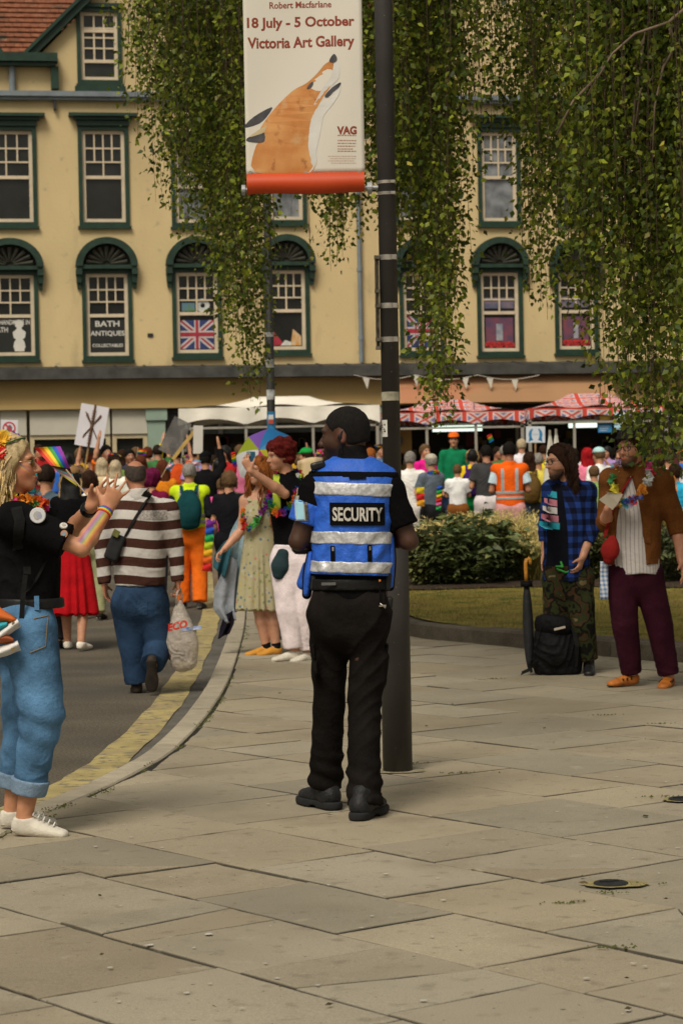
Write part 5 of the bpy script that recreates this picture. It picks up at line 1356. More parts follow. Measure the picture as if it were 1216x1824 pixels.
def trousers_field(F, J, th, wide=1.0, cuff=.0, r=(.092, .068, .060, .052), waist=.06, seat=.02):
    q = J['q']; hl = J['hL'] - J['hR']; f = nrm(np.cross(nrm(hl), UPV))
    F.add(loft(J['pel'] - V(0, 0, .10 * q), J['pel'] + V(0, 0, waist * q), hl, [(0, .150 * q * wide + th, .112 * q * wide + th, -.012), (.5, .160 * q * wide + th, .118 * q * wide + th, -.012), (1, .148 * q * wide + th, .106 * q * wide + th)], (0, 1), 2.2), 0)
    for s in 'LR':
        A = J['a' + s]; K = J['k' + s]; d = nrm(K - A); A2 = A + d * cuff
        H_ = J['h' + s] - V(0, 0, .02); M_ = H_ * .6 + K * .4; rm_ = (r[0] * .58 + r[1] * .42) * q * wide + th; F.add(cone(H_, M_, r[0] * q * wide + th, rm_), .055); F.add(cone(M_, K, rm_, r[1] * q * wide + th), .004); m = K * .6 + A2 * .4
        F.add(cone(K, m, r[1] * q * wide + th, r[2] * q * wide + th), .003); F.add(cone(m, A2, r[2] * q * wide + th, r[3] * q * wide + th, (0, 1)), .003)
        F.add(ell(J['h' + s] - f * .045 * q - V(0, 0, .0), (.070 * q + th, .062 * q + th, .095 * q)), .06)
def fold(v, qd, amp, freq, seed, stretch=(1, 1, 1), mask=None):
    """push a cloth surface in and out along its normals: creases"""
    n = sinoise(v, freq, seed, 6, stretch); a = amp if mask is None else amp * mask
    if freq < 30:      # sharp valleys, soft ridges, running slantwise
        c = sinoise(v, freq * .9, seed + 77, 4, (1, 1, .8)); ph = 5.5 * c + v[:, 2] * freq * 1.9 + v[:, 0] * freq * (1.3 if seed % 2 else -1.3)
        n = .55 * n + (.55 - np.abs(np.sin(ph)) ** .6) * np.clip(.5 + .9 * sinoise(v, freq * .5, seed + 5, 4), 0, 1) * 1.1
    return v + vnorm(v, qd) * (n * a)[:, None]
def hair_short(F, J, th=.012, low=-.035, front=.058, fr=.078, slope=.62, grow=1.0):
    q = J.get('hq', J['q']); f, u, l = head_frame(J); h = J['hd']; P = lambda a, b, c: h + (l * a + f * b + u * c) * q
    F.add(ell(P(0, -.016, .033), [(x + th) * q for x in (.0755, .0955, .0885)], f, u), 0)
    F.add(ell(P(0, -.045, -.010), [(x + th) * q for x in (.060, .060, .07)], f, u), .02)
    F.cut(P(0, fr, front), f * .8 - u * slope); F.cut(P(0, -.05, low), -u - f * .25)
def hair_long(F, J, length=.30, th=.018, width=.09, back=.0, curl=0.0, front=.058, side=True, fr=.078):
    q = J.get('hq', J['q']); f, u, l = head_frame(J); h = J['hd']; P = lambda a, b, c: h + (l * a + f * b + u * c) * q
    F.add(ell(P(0, -.018, .035), [(x + th) * q for x in (.0755, .0955, .0885)], f, u), 0)
    F.cut(P(0, fr, front), f * .85 - u * .52)
    end = P(0, -.075 - back, 0) - UPV * length
    F.add(loft(P(0, -.045, .02), end, l, [(0, .086 * q, .062 * q), (.45, width * q, .052 * q), (.8, width * .95 * q, .045 * q), (1, width * .6 * q, .022 * q)]), .03)
    if side:
        for s in (-1, 1): F.add(cone(P(.062 * s, .002, .02), P(.075 * s, -.01, 0) - UPV * length * .8, .030 * q, .020 * q), .03)
def locks(root, J, col, n=200, length=.35, seed=8, width=.085, wav=.012, rr=(.0028, .0062), segs=10, m_=None, front=-.020, hairline=.80, sides=5):
    """separate wavy locks of hair flowing from the scalp"""
    q = J.get('hq', J['q']); f, u, l = head_frame(J); PH = lambda a, b, c: J['hd'] + (l * a + f * b + u * c) * q
    m = MB(); hr = random.Random(seed); hb = np.array(col); made = 0
    while made < n:
        th_ = hr.uniform(-2.75, 2.75); el = hr.uniform(.10, 1.4); st = V(math.sin(th_) * math.cos(el), -math.cos(th_) * math.cos(el), math.sin(el))
        if -st[1] > .25 and st[2] < hairline: 
            if hr.random() < .98: made += .25; continue
        sd_ = 1 if st[0] > 0 else -1; pts = []; ph = hr.uniform(0, 6); am = wav * hr.uniform(.5, 1.4); ln = length * hr.uniform(.75, 1.15); ow = hr.uniform(.96, 1.18); b0 = .094 * st[1]; bt = min(front, -.062 + .05 * (1 - abs(math.cos(th_ / 2)))) if st[1] > -.3 else front + .02 * hr.random()
        for k in range(segs + 1):
            t = k / segs; e = min(1, t * 2.2)
            x = st[0] * .086 * (1 - e) + (sd_ * width * ow * (.55 + .45 * min(1, abs(st[0]) * 1.6)) if st[1] < .55 or abs(st[0]) > .35 else st[0] * width * 1.4) * e
            y = (-.014 - st[1] * .102) * (1 - e * .85) + bt * e * .85; z = .040 + st[2] * .096 - ln * t * (.25 + .75 * min(1, t * 2))
            pts.append(PH(x + am * math.sin(ph + t * 13), y + am * math.cos(ph + t * 11), z))
        r0 = hr.uniform(*rr); k = hr.uniform(.55, 1.3); m.col = tuple(hb * np.array((1, hr.uniform(.9, 1.0), hr.uniform(.75, 1.05))) * k)
        m.tube(pts, [r0 * q * float(np.interp(j / segs, (0, .1, .6, .9, 1), (.7, 1, .95, .55, .15))) for j in range(segs + 1)], sides, cap=False); made += 1
    return m.build('hair_locks', m_ or mat('hair_strands', rough=.62, attr='Col', var=.2, vs=60, spec=.22), root, smooth=True, fix=False)
def lei(root, J, cols, r=.115, n=46, size=.026, drop=.16, seed=1, name='flower_garland', center=None, fwd=None, push=.035, rise=.035):
    """a garland of cloth petals round the neck"""
    q = J['q']; rr = random.Random(seed); m = MB(); c = J['nk'] if center is None else center
    f = nrm(fwd if fwd is not None else J.get('front', V(0, -1, 0))); l = nrm(np.cross(f, UPV))
    for i in range(n):
        an = 2 * math.pi * i / n; k = (1 + math.cos(an)) / 2; p = c + l * math.sin(an) * r * q + f * (math.cos(an) * r * .95 + .03 + push * k) * q + UPV * (rise - drop * k ** 1.6) * q
        m.col = cols[(i * len(cols) // n if len(cols) > 6 else i // 2) % len(cols)] if rr.random() < .85 else rr.choice(cols)
        for b in range(6):
            d = nrm(V(rr.gauss(0, 1), rr.gauss(0, 1), rr.gauss(0, 1))); t = nrm(np.cross(d, V(rr.gauss(0, 1), rr.gauss(0, 1), rr.gauss(0, 1)))); s_ = size * rr.uniform(.7, 1.2); g = np.cross(d, t) * s_ * .25
            m.add([p, p + d * s_ * .6 + t * s_ * .5 + g, p + d * s_ * 1.15, p + d * s_ * .6 - t * s_ * .5 + g], [(0, 1, 2), (0, 2, 3)])
    return m.build(name, mat('petal', rough=.75, attr='Col', trans=.2, var=.12, vs=40), root, fix=False)
RAINBOW = ((.62, .03, .03), (.75, .20, .02), (.80, .60, .03), (.05, .32, .06), (.02, .09, .50), (.25, .03, .33))
def px_fn(root_loc, Y0):
    rl = np.array(root_loc, float)
    return lambda px, py, dy=0.0: np.array(at(px, py, Y0 + dy)) - rl
def conform(bv, pts, off, d=(0, 1, 0), start=-1.5):
    """lay points (x,z) on a surface seen along d"""
    out = []; D = Vector(d)
    for p in pts:
        o = Vector(p) if len(p) == 3 else Vector((p[0], start, p[1])); h = bv.ray_cast(o, D)
        q = h[0] if h[0] is not None else (out[-1] if out else o)
        out.append(Vector(q) - D * off if h[0] is not None else Vector((o.x, q.y, o.z)))
    return out
def patch(bv, x0, x1, z0, z1, off, nu=16, nv=8, shear=0.0):
    m = MB(); pts = [(x0 + (x1 - x0) * i / nu, z0 + (z1 - z0) * j / nv + shear * (i / nu - .5)) for j in range(nv + 1) for i in range(nu + 1)]
    m.add(conform(bv, pts, off), [(j * (nu + 1) + i, j * (nu + 1) + i + 1, (j + 1) * (nu + 1) + i + 1, (j + 1) * (nu + 1) + i) for j in range(nv) for i in range(nu)]); return m
def ribbon(m, pts, wd, axis, th=.003):
    """a flat strap along pts; axis: direction across it"""
    a = nrm(axis) * wd / 2; vs = []
    for i, p in enumerate(pts):
        t = nrm(np.asarray(pts[min(i + 1, len(pts) - 1)]) - np.asarray(pts[max(i - 1, 0)])); n = nrm(np.cross(t, a)) * th / 2; p = np.asarray(p)
        vs += [p - a - n, p + a - n, p + a + n, p - a + n]
    fs = [(4 * i + k, 4 * i + (k + 1) % 4, 4 * i + 4 + (k + 1) % 4, 4 * i + 4 + k) for i in range(len(pts) - 1) for k in range(4)] + [(3, 2, 1, 0), tuple(4 * (len(pts) - 1) + k for k in range(4))]
    return m.add(vs, fs)
# ================================================================== THE SECURITY GUARD
gl_ = gp(612, 1449); gY = gl_.y
guard = thing('person', 'security guard in a blue vest with silver bands standing with his back to us', 'person', tuple(gl_))
p = px_fn(gl_, gY)
J = dict(q=1.02, hq=1.03, pel=p(622, 1072), nk=p(628, 826, .02), hd=p(613, 776, .03), hf=(-.955, .30, -.06), sL=p(562, 873, .0), sR=p(692, 873, .0), eL=p(531, 964, -.01), wL=p(575, 946, .26), eR=p(728, 964, -.01), wR=p(676, 944, .25),
         hL=p(584, 1092), hR=p(657, 1092), kL=p(587, 1240, .10), kR=p(649, 1250, -.03), aL=p(580, 1398, .18), aR=p(649, 1432, -.15), front=V(0, 1, 0), curlL=1.0, curlR=.9, hdL=V(.8, .5, .1), hdR=V(-.8, .5, .1), hnL=V(.2, -.3, -1), hnR=V(-.2, -.3, -1), htL=V(0, .4, 1), htR=V(0, .4, 1))
J['tL'] = J['aL'] + V(-.12, .19, -.05); J['tR'] = J['aR'] + V(.08, .20, -.05)
dk = (.058, .025, .014)
F = Fld(); add_body(F, J, wide=1.08); v, qd = F.mesh(.0062)
def beard(put, a, b, c):
    lim = -.040 + .9 * np.clip(.02 - b, 0, .05); m = np.clip((lim - c) / .02, 0, 1) * (b > -.02) * (np.abs(a) > .0) * (c > -.14); lipz = np.exp(-((a / .026) ** 2 + ((c + .063) / .011) ** 2)) * (b > .06)
    put(m * (1 - np.clip(lipz * 1.5, 0, 1)), (.010, .007, .006), .88); put(np.clip((b > .05) * np.exp(-((c + .046) / .006) ** 2 - (a / .03) ** 2) * 1.4, 0, 1), (.012, .008, .007), .8)
    put(np.clip((np.abs(a) > .066) * np.exp(-((c + .006) / .028) ** 2 - ((b + .01) / .02) ** 2) * 1.2, 0, 1), (.20, .075, .05), .8)
cols = paint_face(v, J, dk, lip=(.10, .035, .03), brow=(.01, .008, .007), eyes=False, extra=(beard,))
qmesh('body', v, qd, skin_mat(), guard, cols=cols)
f_, u_, l_ = head_frame(J); PH = lambda a, b, c: J['hd'] + (l_ * a + f_ * b + u_ * c) * 1.03
F = Fld(); hair_short(F, J, .0038, -.045, .062, .070, .70); F.sub(ell(PH(.078, .008, -.02), (.02, .03, .05), f_, u_), .012); F.sub(ell(PH(-.078, .008, -.02), (.02, .03, .05), f_, u_), .012); v, qd = F.mesh(.006)
v = v + vnorm(v, qd) * (sinoise(v, 260, 3) * .0012)[:, None]
qmesh('hair', v, qd, mat('hair_black_short', (.0075, .006, .0055), rough=.85, var=.4, vs=80, bump=.9, bs=330, spec=.2, bdist=.004), guard)
# polo shirt
blk = cloth('black_polo', (.0045, .0042, .0042), vs=6)
F = Fld(); torso_cloth(F, J, .010, .0, wide=1.05, knots=[(0, .160, .115), (.3, .162, .118), (.65, .172, .122), (.85, .155, .100), (.96, .10, .078), (1, .07, .066)])
for s, E in (('L', .60), ('R', .72)): F.add(cone(J['s' + s], J['s' + s] + (J['e' + s] - J['s' + s]) * E, .064, .069, (0, 1)), .04)
v, qd = F.mesh(.0075); v = fold(v, qd, .004, 26, 5, (1, 1, 1)); sh = qmesh('polo_shirt', v, qd, blk, guard)
F = Fld(); F.add(loft(p(628, 828, .015), p(624, 797, .022), V(1, .1, 0), [(0, .088, .084), (.4, .072, .072), (1, .068, .070)], (0, 1)), 0); v, qd = F.mesh(.006); v = fold(v, qd, .0015, 60, 2); qmesh('collar', v, qd, mat('black_collar', (.0065, .006, .006), rough=.9, var=.3, vs=30, bump=.3, bs=90, spec=.08), sh)
# vest
blue = cloth('vest_blue', (.020, .105, .52), rough=.60, spec=.35, vs=5, var=.14, bump=.5, bs=22, bdist=.02)
VA, VB = p(624, 1024, 0), p(630, 818, .012)
def vest_field(e):
    F = Fld(); F.add(loft(VA, VB, V(1, 0, 0), [(0, .178 + e, .140 + e), (.3, .176 + e, .140 + e, .004), (.62, .180 + e, .146 + e), (.82, .180 + e, .132 + e), (.91, .155 + e, .105 + e), (.97, .118 + e, .088 + e), (1, .085 + e, .076 + e)], (1, 1), 2.5), 0)
    for s in (-1, 1): F.add(cone(p(628 + 30 * s, 835, .01), p(629 + 60 * s, 852, .01), .046 + e, .050 + e), .04)
    return F
def vfold(v, qd): 
    n = vnorm(v, qd); z = (v[:, 2] - VA[2]) / (VB[2] - VA[2]); x = (v[:, 0] - VA[0]) / .17
    cr_ = lambda a_: .5 - np.abs(np.sin(a_)) ** .55
    a = .0075 * cr_(z * 9 + x * 3.2 + 1.3 * np.sin(x * 4 + 1)) * np.exp(-((z - .45) / .4) ** 2) * (.4 + .6 * np.sin(x * 2.3 + z * 5) ** 2) + .0055 * cr_(z * 13 - x * 5 + 1.5 * np.sin(z * 7)) * np.clip(x * 1.3, 0, 1) + .0055 * cr_(z * 12 + x * 6) * np.clip(-x * 1.3, 0, 1) + .0035 * np.sin(x * 17 + 2.5 * np.sin(z * 11)) * np.exp(-((z - .08) / .25) ** 2) + .0030 * np.sin(z * 37 - x * 9)* np.exp(-((np.abs(x) - .8) / .3) ** 2)
    return v + n * V(1, 1, 0) * a[:, None]
v, qd = vest_field(0).mesh(.0062); v = vfold(v, qd); vest = qmesh('vest', v, qd, blue, guard); bv = bvh_of(v, qd)
silver = mat('reflective_tape', (.50, .50, .51), rough=.38, metal=.15, var=.16, vs=18, bump=.35, bs=45, bdist=.012, spec=.6); grit(silver, 60, .78, 1.2)
blackt = cloth('black_webbing', (.005, .005, .005))
def band(py0, py1, mt, name='reflective_band', sl=0.0, e=.0035):
    F = vest_field(e); c0, c1 = p(629, py0), p(629, py1); F.cut(c0, V(-sl, 0, 1)); F.cut(c1, V(sl, 0, -1)); F.cut(VA + V(0, 0, .001), V(0, 0, -1)); v, qd = F.mesh(.0062, 0); v = vfold(v, qd); return qmesh(name, v, qd, mt, vest)
band(860, 883, silver, sl=-.05); band(946, 968, silver, sl=-.03); band(999, 1019, silver, sl=-.04)
band(840, 850, blackt, 'yoke_strap', sl=-.03)
Fx = p(0, 0)[0]
def zpx(py): return p(629, py)[2]
def xpx(px_): return p(px_, 900)[0]
m = patch(bv, xpx(587), xpx(684), zpx(935), zpx(895), .008, 20, 8, -.006); pt = m.build('name_patch', mat('patch_black', (.004, .004, .0045), rough=.8, spec=.06), vest, smooth=True, fix=False)
vs, fs = fit_text('SECURITY', 88 / 405, 24.5 / 405, .028); cx, cz = xpx(636), zpx(915.5)
m = MB(); m.add(conform(bv, [(cx + x, cz + z - .006 * x / .2) for x, z in vs], .0135), fs); m.build('lettering', mat('patch_silver', (.50, .47, .42), rough=.5, var=.1, vs=40), pt, fix=False)
for px_, py0, py1 in ((591, 970, 997), (656, 970, 999)):
    m = patch(bv, xpx(px_ - 4), xpx(px_ + 4), zpx(py1), zpx(py0), .005, 2, 8); m.build('zip_slit', blackt, vest, fix=False)
    m = patch(bv, xpx(px_ - 1), xpx(px_ + 2), zpx(py0 + 9), zpx(py0 + 2), .010, 1, 2); m.build('zip_pull', steel, vest, fix=False)
m = patch(bv, xpx(622), xpx(652), zpx(853), zpx(842), .009, 8, 3); m.build('yoke_pad', blackt, vest, smooth=True, fix=False)
for (a, b, w0) in ((p(553, 985, .03), p(546, 1056, .04), .020), (p(697, 956, .02), p(694, 1042, .03), .019)):
    F = Fld(); F.add(loft(a, b, V(1, 0, 0), [(0, .012, .06), (.5, w0, .075), (1, w0 * .8, .06)], n=2.4), 0); v, qd = F.mesh(.006); o = qmesh('side_panel', v, qd, blue, vest)
    F = Fld(); F.add(loft(a + V(0, .025, .004), b + V(0, .025, -.008), V(1, 0, 0), [(0, .015, .06), (.5, w0 + .006, .074), (1, w0 * .8 + .005, .062)], n=2.4), 0); v, qd = F.mesh(.006); qmesh('panel_trim', v, qd, blackt, o)
F = Fld(); F.add(loft(p(548, 1008, .12), p(540, 1040, .12), V(1, .3, 0), [(0, .02, .05), (1, .028, .05)]), 0); v, qd = F.mesh(.008); qmesh('vest_flap', v, qd, blue, vest)
# trousers
trm = cloth('black_trousers', (.0075, .0062, .0056), rough=.8, bump=.4, bs=40, spec=.05); blotch(trm, 6, (.013, .0105, .0095), .5, .75)
F = Fld(); trousers_field(F, J, .002, .94, r=(.086, .077, .076, .077), waist=.05, cuff=-.005)
F.add(ell(p(563, 1185, .02), (.022, .07, .075)), .02); F.add(ell(p(683, 1185, .0), (.022, .07, .075)), .02)
F.cut(p(622, 1044), V(0, 0, 1)); v, qd = F.mesh(.0068)
z = v[:, 2]; zk = J['kL'][2]; low = np.clip((.32 - z) / .22, 0, 1); kn = np.exp(-((z - zk - .02) / .11) ** 2); ns = sinoise(v, 9, 8)
v = v + vnorm(v, qd) * ((.0060 * low + .0030 * kn) * np.sin(z * 62 + 3.2 * ns + v[:, 0] * 26) + .0018 * np.sin(z * 34 + v[:, 0] * 30 + 2 * ns) * np.clip((z - .55) / .2, 0, 1))[:, None]
v = fold(v, qd, .0095, 11, 9, (1, 1, .8)); tro = qmesh('trousers', v, qd, trm, guard)
for s, px_ in ((-1, 562), (1, 685)):
    F = Fld(); F.add(rbox(p(px_, 1163, .015), (.012, .13, .055), Matrix.Rotation(R(6 * s), 3, 'Y'), .006), 0); F.add(rbox(p(px_ + 2 * s, 1150, .015), (.012, .13, .02), Matrix.Rotation(R(14 * s), 3, 'Y'), .006), .004); v, qd = F.mesh(.006); v = v + V(.006 * s, 0, 0); qmesh('cargo_pocket', v, qd, trm, tro)
F = Fld(); F.add(loft(p(622, 1050), p(622, 1030), V(1, 0, 0), [(0, .172, .128), (1, .168, .124)], (1, 1), 2.2), 0); v, qd = F.mesh(.0065); qmesh('belt', v, qd, mat('belt_leather', (.008, .0075, .007), rough=.55, spec=.15, bump=.2, bs=60), guard)
m = MB(); bb_ = p(585, 1040, -.131); m.box(bb_, (.062, .006, .012)); m.build('belt_keeper', mat('grey_webbing', (.10, .10, .10), rough=.8), guard)
for px_, py_, d_ in ((560, 1038, (.035, .05, .07)), (690, 1036, (.03, .06, .085)), (693, 1075, (.03, .05, .06))):
    F = Fld(); F.add(rbox(p(px_, py_, -.02), d_, Matrix.Rotation(R(8), 3, 'Y'), .010), 0); v, qd = F.mesh(.006); qmesh('belt_pouch', v, qd, mat('pouch_black', (.013, .012, .012), rough=.6, var=.3, vs=20), guard)
m = MB(); m.tube([p(676, 1046, -.10), p(677, 1062, -.115), p(676, 1078, -.118)], .004, 6); m.build('key_strap', blackt, guard)
m = MB(); k0 = p(681, 1079, -.118); m.box(k0, (.03, .004, .008)); m.tube([k0 + V(-.01, 0, .01), k0 + V(0, -.004, .002), k0 + V(.012, 0, -.010)], .003, 6); m.build('keys', steel, guard)
m = MB(); m.box(p(676, 1034, -.118), (.008, .004, .008)); m.build('key_light', mat('amber_bead', (.6, .16, .02), rough=.4), guard)
# boots
bt_ = mat('boot_leather', (.013, .013, .014), rough=.55, var=.4, vs=22, bump=.4, bs=90, spec=.25); sl_ = mat('boot_sole', (.011, .011, .012), rough=.85, var=.3, vs=30)
def boot(a, t, lift=0.0, pitch=0.0):
    d = nrm(V(t[0] - a[0], t[1] - a[1], 0)); lat = np.cross(d, UPV); g = V(a[0], a[1], lift)
    hl = g - d * .075; up = UPV
    if pitch: d = rotv(d, lat, pitch); up = np.cross(lat, d); 
    F = Fld(); F.add(loft(hl + d * .04 + up * .055, hl + d * .265 + up * .045, lat, [(0, .040, .045), (.4, .040, .048), (.75, .050, .036), (1, .040, .026)]), 0); F.add(cone(hl + d * .065 + up * .06, a + V(0, 0, .05), .046, .048), .03); F.cut(hl + up * .026, -up); v, qd = F.mesh(.0065); v = fold(v, qd, .002, 60, 4)
    o = qmesh('boot', v, qd, bt_, guard)
    F = Fld(); F.add(loft(hl + d * .034 + up * .018, hl + d * .272 + up * .018, lat, [(0, .045, .05), (.3, .043, .05), (.75, .056, .05), (1, .045, .05)]), 0); F.cut(hl, -up); F.cut(hl + up * .034, up); F.sub(rbox(hl + d * .145 - up * .0, (.09, .09, .018), None, .004), .004); v, qd = F.mesh(.006, 0); qmesh('sole', v, qd, sl_, o)
boot(J['aL'] + V(.008, -.02, 0), J['tL'], .002, 0); boot(J['aR'] + V(-.01, -.02, 0), J['tR'], .002)
# armband with card, shoulder radio, earpiece
F = Fld(); S, E = J['sL'], J['eL']; F.add(cone(S + (E - S) * .28, S + (E - S) * .66, .077, .074, (1, 1)), 0); v, qd = F.mesh(.0062); arm_b = qmesh('armband', v, qd, blue, guard); ab = bvh_of(v, qd)
def arm_patch(px0, px1, py0, py1, off, mt, name, par):
    m = MB(); vs = []; nu, nv = 6, 6
    for j in range(nv + 1):
        for i in range(nu + 1):
            q_ = p(px0 + (px1 - px0) * i / nu - 3.2 * (j / nv - .5), py1 + (py0 - py1) * j / nv, -.5); vs.append(tuple(q_))
    m.add(conform(ab, vs, off), [(j * 7 + i, j * 7 + i + 1, (j + 1) * 7 + i + 1, (j + 1) * 7 + i) for j in range(nv) for i in range(nu)]); return m.build(name, mt, par, fix=False)
pk = arm_patch(521, 545, 884, 930, .004, mat('card_pocket', (.42, .42, .38), rough=.3), 'card_pocket', arm_b)
cd = arm_patch(523, 538, 892, 928, .0075, mat('id_card', (.28, .50, .60), rough=.4), 'id_card', pk)
arm_patch(529, 535, 895, 905, .0095, mat('id_photo', (.55, .40, .36), rough=.5), 'card_photo', cd) if False else None
arm_patch(540, 546, 896, 929, .0075, mat('dark_clip', (.05, .045, .035), rough=.5, var=.5, vs=60), 'card_strap', pk)
rad = thing('shoulder_radio', 'small black radio clipped on the left shoulder of the security guard', 'radio', tuple(gl_))
F = Fld(); F.add(rbox(p(566, 829, -.045), (.066, .035, .034), Matrix.Rotation(R(-14), 3, 'Y'), .010), 0); v, qd = F.mesh(.005); qmesh('case', v, qd, mat('radio_black', (.012, .012, .013), rough=.35), rad)
m = MB(); m.tube([p(556, 836, -.04), p(553, 846, -.0), p(551, 860, .07)], .0035, 6); m.build('cable', blackt, rad, smooth=True)
m = MB(); m.box(p(568, 824, -.064), (.03, .004, .01), Matrix.Rotation(R(-14), 3, 'Y')); m.build('grille', mat('radio_grey', (.05, .05, .05), rough=.6), rad)
F = Fld(); F.add(ell(PH(.078, -.004, -.008), (.008, .012, .014), f_, u_), 0) if (l_[1] < 0) else F.add(ell(PH(-.078, -.004, -.008), (.008, .012, .014), f_, u_), 0); sgn = 1 if l_[1] < 0 else -1
F.add(cone(PH(.080 * sgn, -.018, .018), PH(.082 * sgn, -.006, -.004), .004, .005), .004); F.add(cone(PH(.080 * sgn, -.004, -.02), PH(.072 * sgn, -.006, -.075), .003, .003), .003)
v, qd = F.mesh(.003); qmesh('earpiece', v, qd, mat('radio_black'), guard)
# ================================================================== THE PEOPLE NEAR US
def fin(F, name, m, root, h=.008, amp=.004, freq=18, seed=1, stretch=(1, 1, 1), smooth=1, cols=None):
    v, q = F.mesh(h, smooth); v = fold(v, q, amp, freq, seed, stretch) if amp else v
    return qmesh(name, v, q, m, root, cols=cols(v) if cols else None), v, q
def stripes(m, axis_scale, offs, cols, width, attr='su', soft=.0):
    """bands across an attribute carried by the mesh"""
    N = m.node_tree.nodes; L = m.node_tree.links
    a = N.new('ShaderNodeAttribute'); a.attribute_name = attr; k = N.new('ShaderNodeMath'); k.operation = 'MULTIPLY_ADD'; k.inputs[1].default_value = 1 / width; k.inputs[2].default_value = offs
    L.new(a.outputs['Fac'], k.inputs[0]); fr = N.new('ShaderNodeMath'); fr.operation = 'FRACT'; L.new(k.outputs[0], fr.inputs[0])
    n = len(cols); r = ramp_nodes(m, fr.outputs[0], [(i / n, c) for i, c in enumerate(cols)]); setbase(m, r.outputs[0]); return m
# ------------------------------------------------------------------ the woman clapping at the left
wl_ = gp(48, 1484); wY = wl_.y; wo = thing('person', 'clapping blonde woman in black shirt and blue jeans at the left edge', 'person', tuple(wl_)); p = px_fn(wl_, wY)
sk = (.50, .235, .130)
J = dict(q=.97, hq=.97, pel=p(46, 1090), nk=p(18, 896, .01), hd=p(24, 829, .0), hf=(1, -.03, .06), sL=p(44, 922, .165), sR=p(28, 926, -.165), eL=p(128, 948, .18), wL=p(163, 901, .0), eR=p(146, 977, -.19), wR=p(190, 908, -.06),
         hL=p(46, 1118, .09), hR=p(54, 1118, -.09), kL=p(44, 1268, .10), kR=p(75, 1272, -.09), aL=p(22, 1441, .13), aR=p(44, 1453, -.06), front=V(1, 0, 0),
         hdR=V(.40, .03, .80), hnR=V(-.35, .75, .25), htR=V(-.85, -.25, .35), curlR=.13, sprR=.42, thumbR=.80, hdL=V(.62, .0, .62), hnL=V(.25, -.8, .1), htL=V(-.6, -.35, .6), curlL=.35, sprL=.14, fr=.0070)
J['tL'] = J['aL'] + V(.20, .02, -.05); J['tR'] = J['aR'] + V(.15, -.03, -.055)
F = Fld(); add_body(F, J, female=True, wide=.94); v, qd = F.mesh(.0046)
def paintw(put, a, b, c):
    for i, cl in enumerate(((.7, .12, .03), (.75, .55, .05), (.10, .40, .10), (.06, .12, .45))):
        put(np.clip(1.2 - ((c + .030 - .005 * i + .9 * (b - .06)) / .0045) ** 2, 0, 1) * (b > .035) * (b < .078) * (np.abs(a) > .03), cl, .42)
    put(np.clip(1.4 * np.exp(-((c + .035) / .03) ** 2 - ((b - .06) / .03) ** 2), 0, 1), (.62, .20, .12), .45)
cols = paint_face(v, J, sk, lip=(.45, .10, .08), brow=(.22, .12, .05), extra=(paintw,))
wj, ej = J['wR'], J['eR']; ax = nrm(wj - ej); t = (v - ej) @ ax; rad = v - ej - t[:, None] * ax; side = rad @ nrm(np.cross(ax, V(0, 1, 0))); fr_ = rad @ V(0, -1, 0)
for i, cl in enumerate(((.55, .10, .05), (.70, .30, .04), (.65, .55, .08), (.12, .35, .12), (.08, .16, .42), (.25, .06, .30))):
    m_ = (t > .0) * (t < .22) * np.exp(-((side + .020 - .0075 * i + .05 * (t - .1)) / .0045) ** 2) * (fr_ > .005) * (np.linalg.norm(rad, axis=1) < .07); cols = cols * (1 - .6 * m_[:, None]) + np.array(cl) * .6 * m_[:, None]
qmesh('body', v, qd, skin_mat(), wo, cols=cols)
f_, u_, l_ = head_frame(J); PH = lambda a, b, c: J['hd'] + (l_ * a + f_ * b + u_ * c) * .97
# hair: a mass, with many wavy locks over it
hm = mat('hair_blonde', rough=.55, attr='Col', var=.25, vs=60, bump=.4, bs=150, spec=.4)
F = Fld(); hair_long(F, J, length=.17, th=.018, width=.085, front=.066, fr=.070); v, qd = F.mesh(.008); v = fold(v, qd, .005, 50, 4, (1.6, 1.6, .35)); hb = np.array((.54, .40, .20)); qmesh('hair', v, qd, hm, wo, cols=np.tile(hb * .75, (len(v), 1)))
locks(wo, J, hb, 330, .40, 8, .088, .013, m_=hm)
# flower crown
m = MB(); cr = [PH(.090 * math.sin(a), -.040 + .100 * math.cos(a), .085 + .030 * math.cos(a)) for a in np.linspace(0, 6.2832, 26)]; m.tube(cr, .004, 5)
fc = m.build('flower_crown', mat('crown_stem', (.05, .10, .03)), wo)
def flower(par, c, r, col, n=(0, -1, 0), pet=9, seed=0, layers=3):
    m = MB(); nn = nrm(n); a = nrm(np.cross(nn, UPV)); b = np.cross(nn, a); rr = random.Random(seed)
    for L_ in range(layers):
        for i in range(pet):
            an = 6.283 * (i + .5 * L_) / pet; d = a * math.cos(an) + b * math.sin(an); s_ = np.cross(nn, d); k = r * (1 - .25 * L_) * rr.uniform(.85, 1.1); k2 = rr.uniform(.75, 1.15); m.col = tuple(np.array(col) * k2)
            m.add([c, c + d * k * .6 + s_ * k * .3 + nn * k * (.15 + .2 * L_), c + d * k + nn * k * (.1 + .3 * L_), c + d * k * .6 - s_ * k * .3 + nn * k * (.15 + .2 * L_)], [(0, 1, 2), (0, 2, 3)])
    return m.build('flower', mat('petal'), par, fix=False)
for i, (a, b, c, r, cl) in enumerate(((.094, -.040, .062, .044, (.62, .02, .015)), (.075, -.028, .112, .044, (.80, .45, .03)), (.090, -.092, .075, .05, (.75, .16, .03)), (-.06, .0, .11, .045, (.2, .1, .5)), (.03, -.02, .132, .030, (.80, .60, .05)), (-.085, -.05, .09, .05, (.7, .1, .3)))): flower(fc, PH(a, b, c), r, cl, l_ * (1 if a > 0 else -1) * .8 + f_ * .4 + u_ * .3, seed=i)
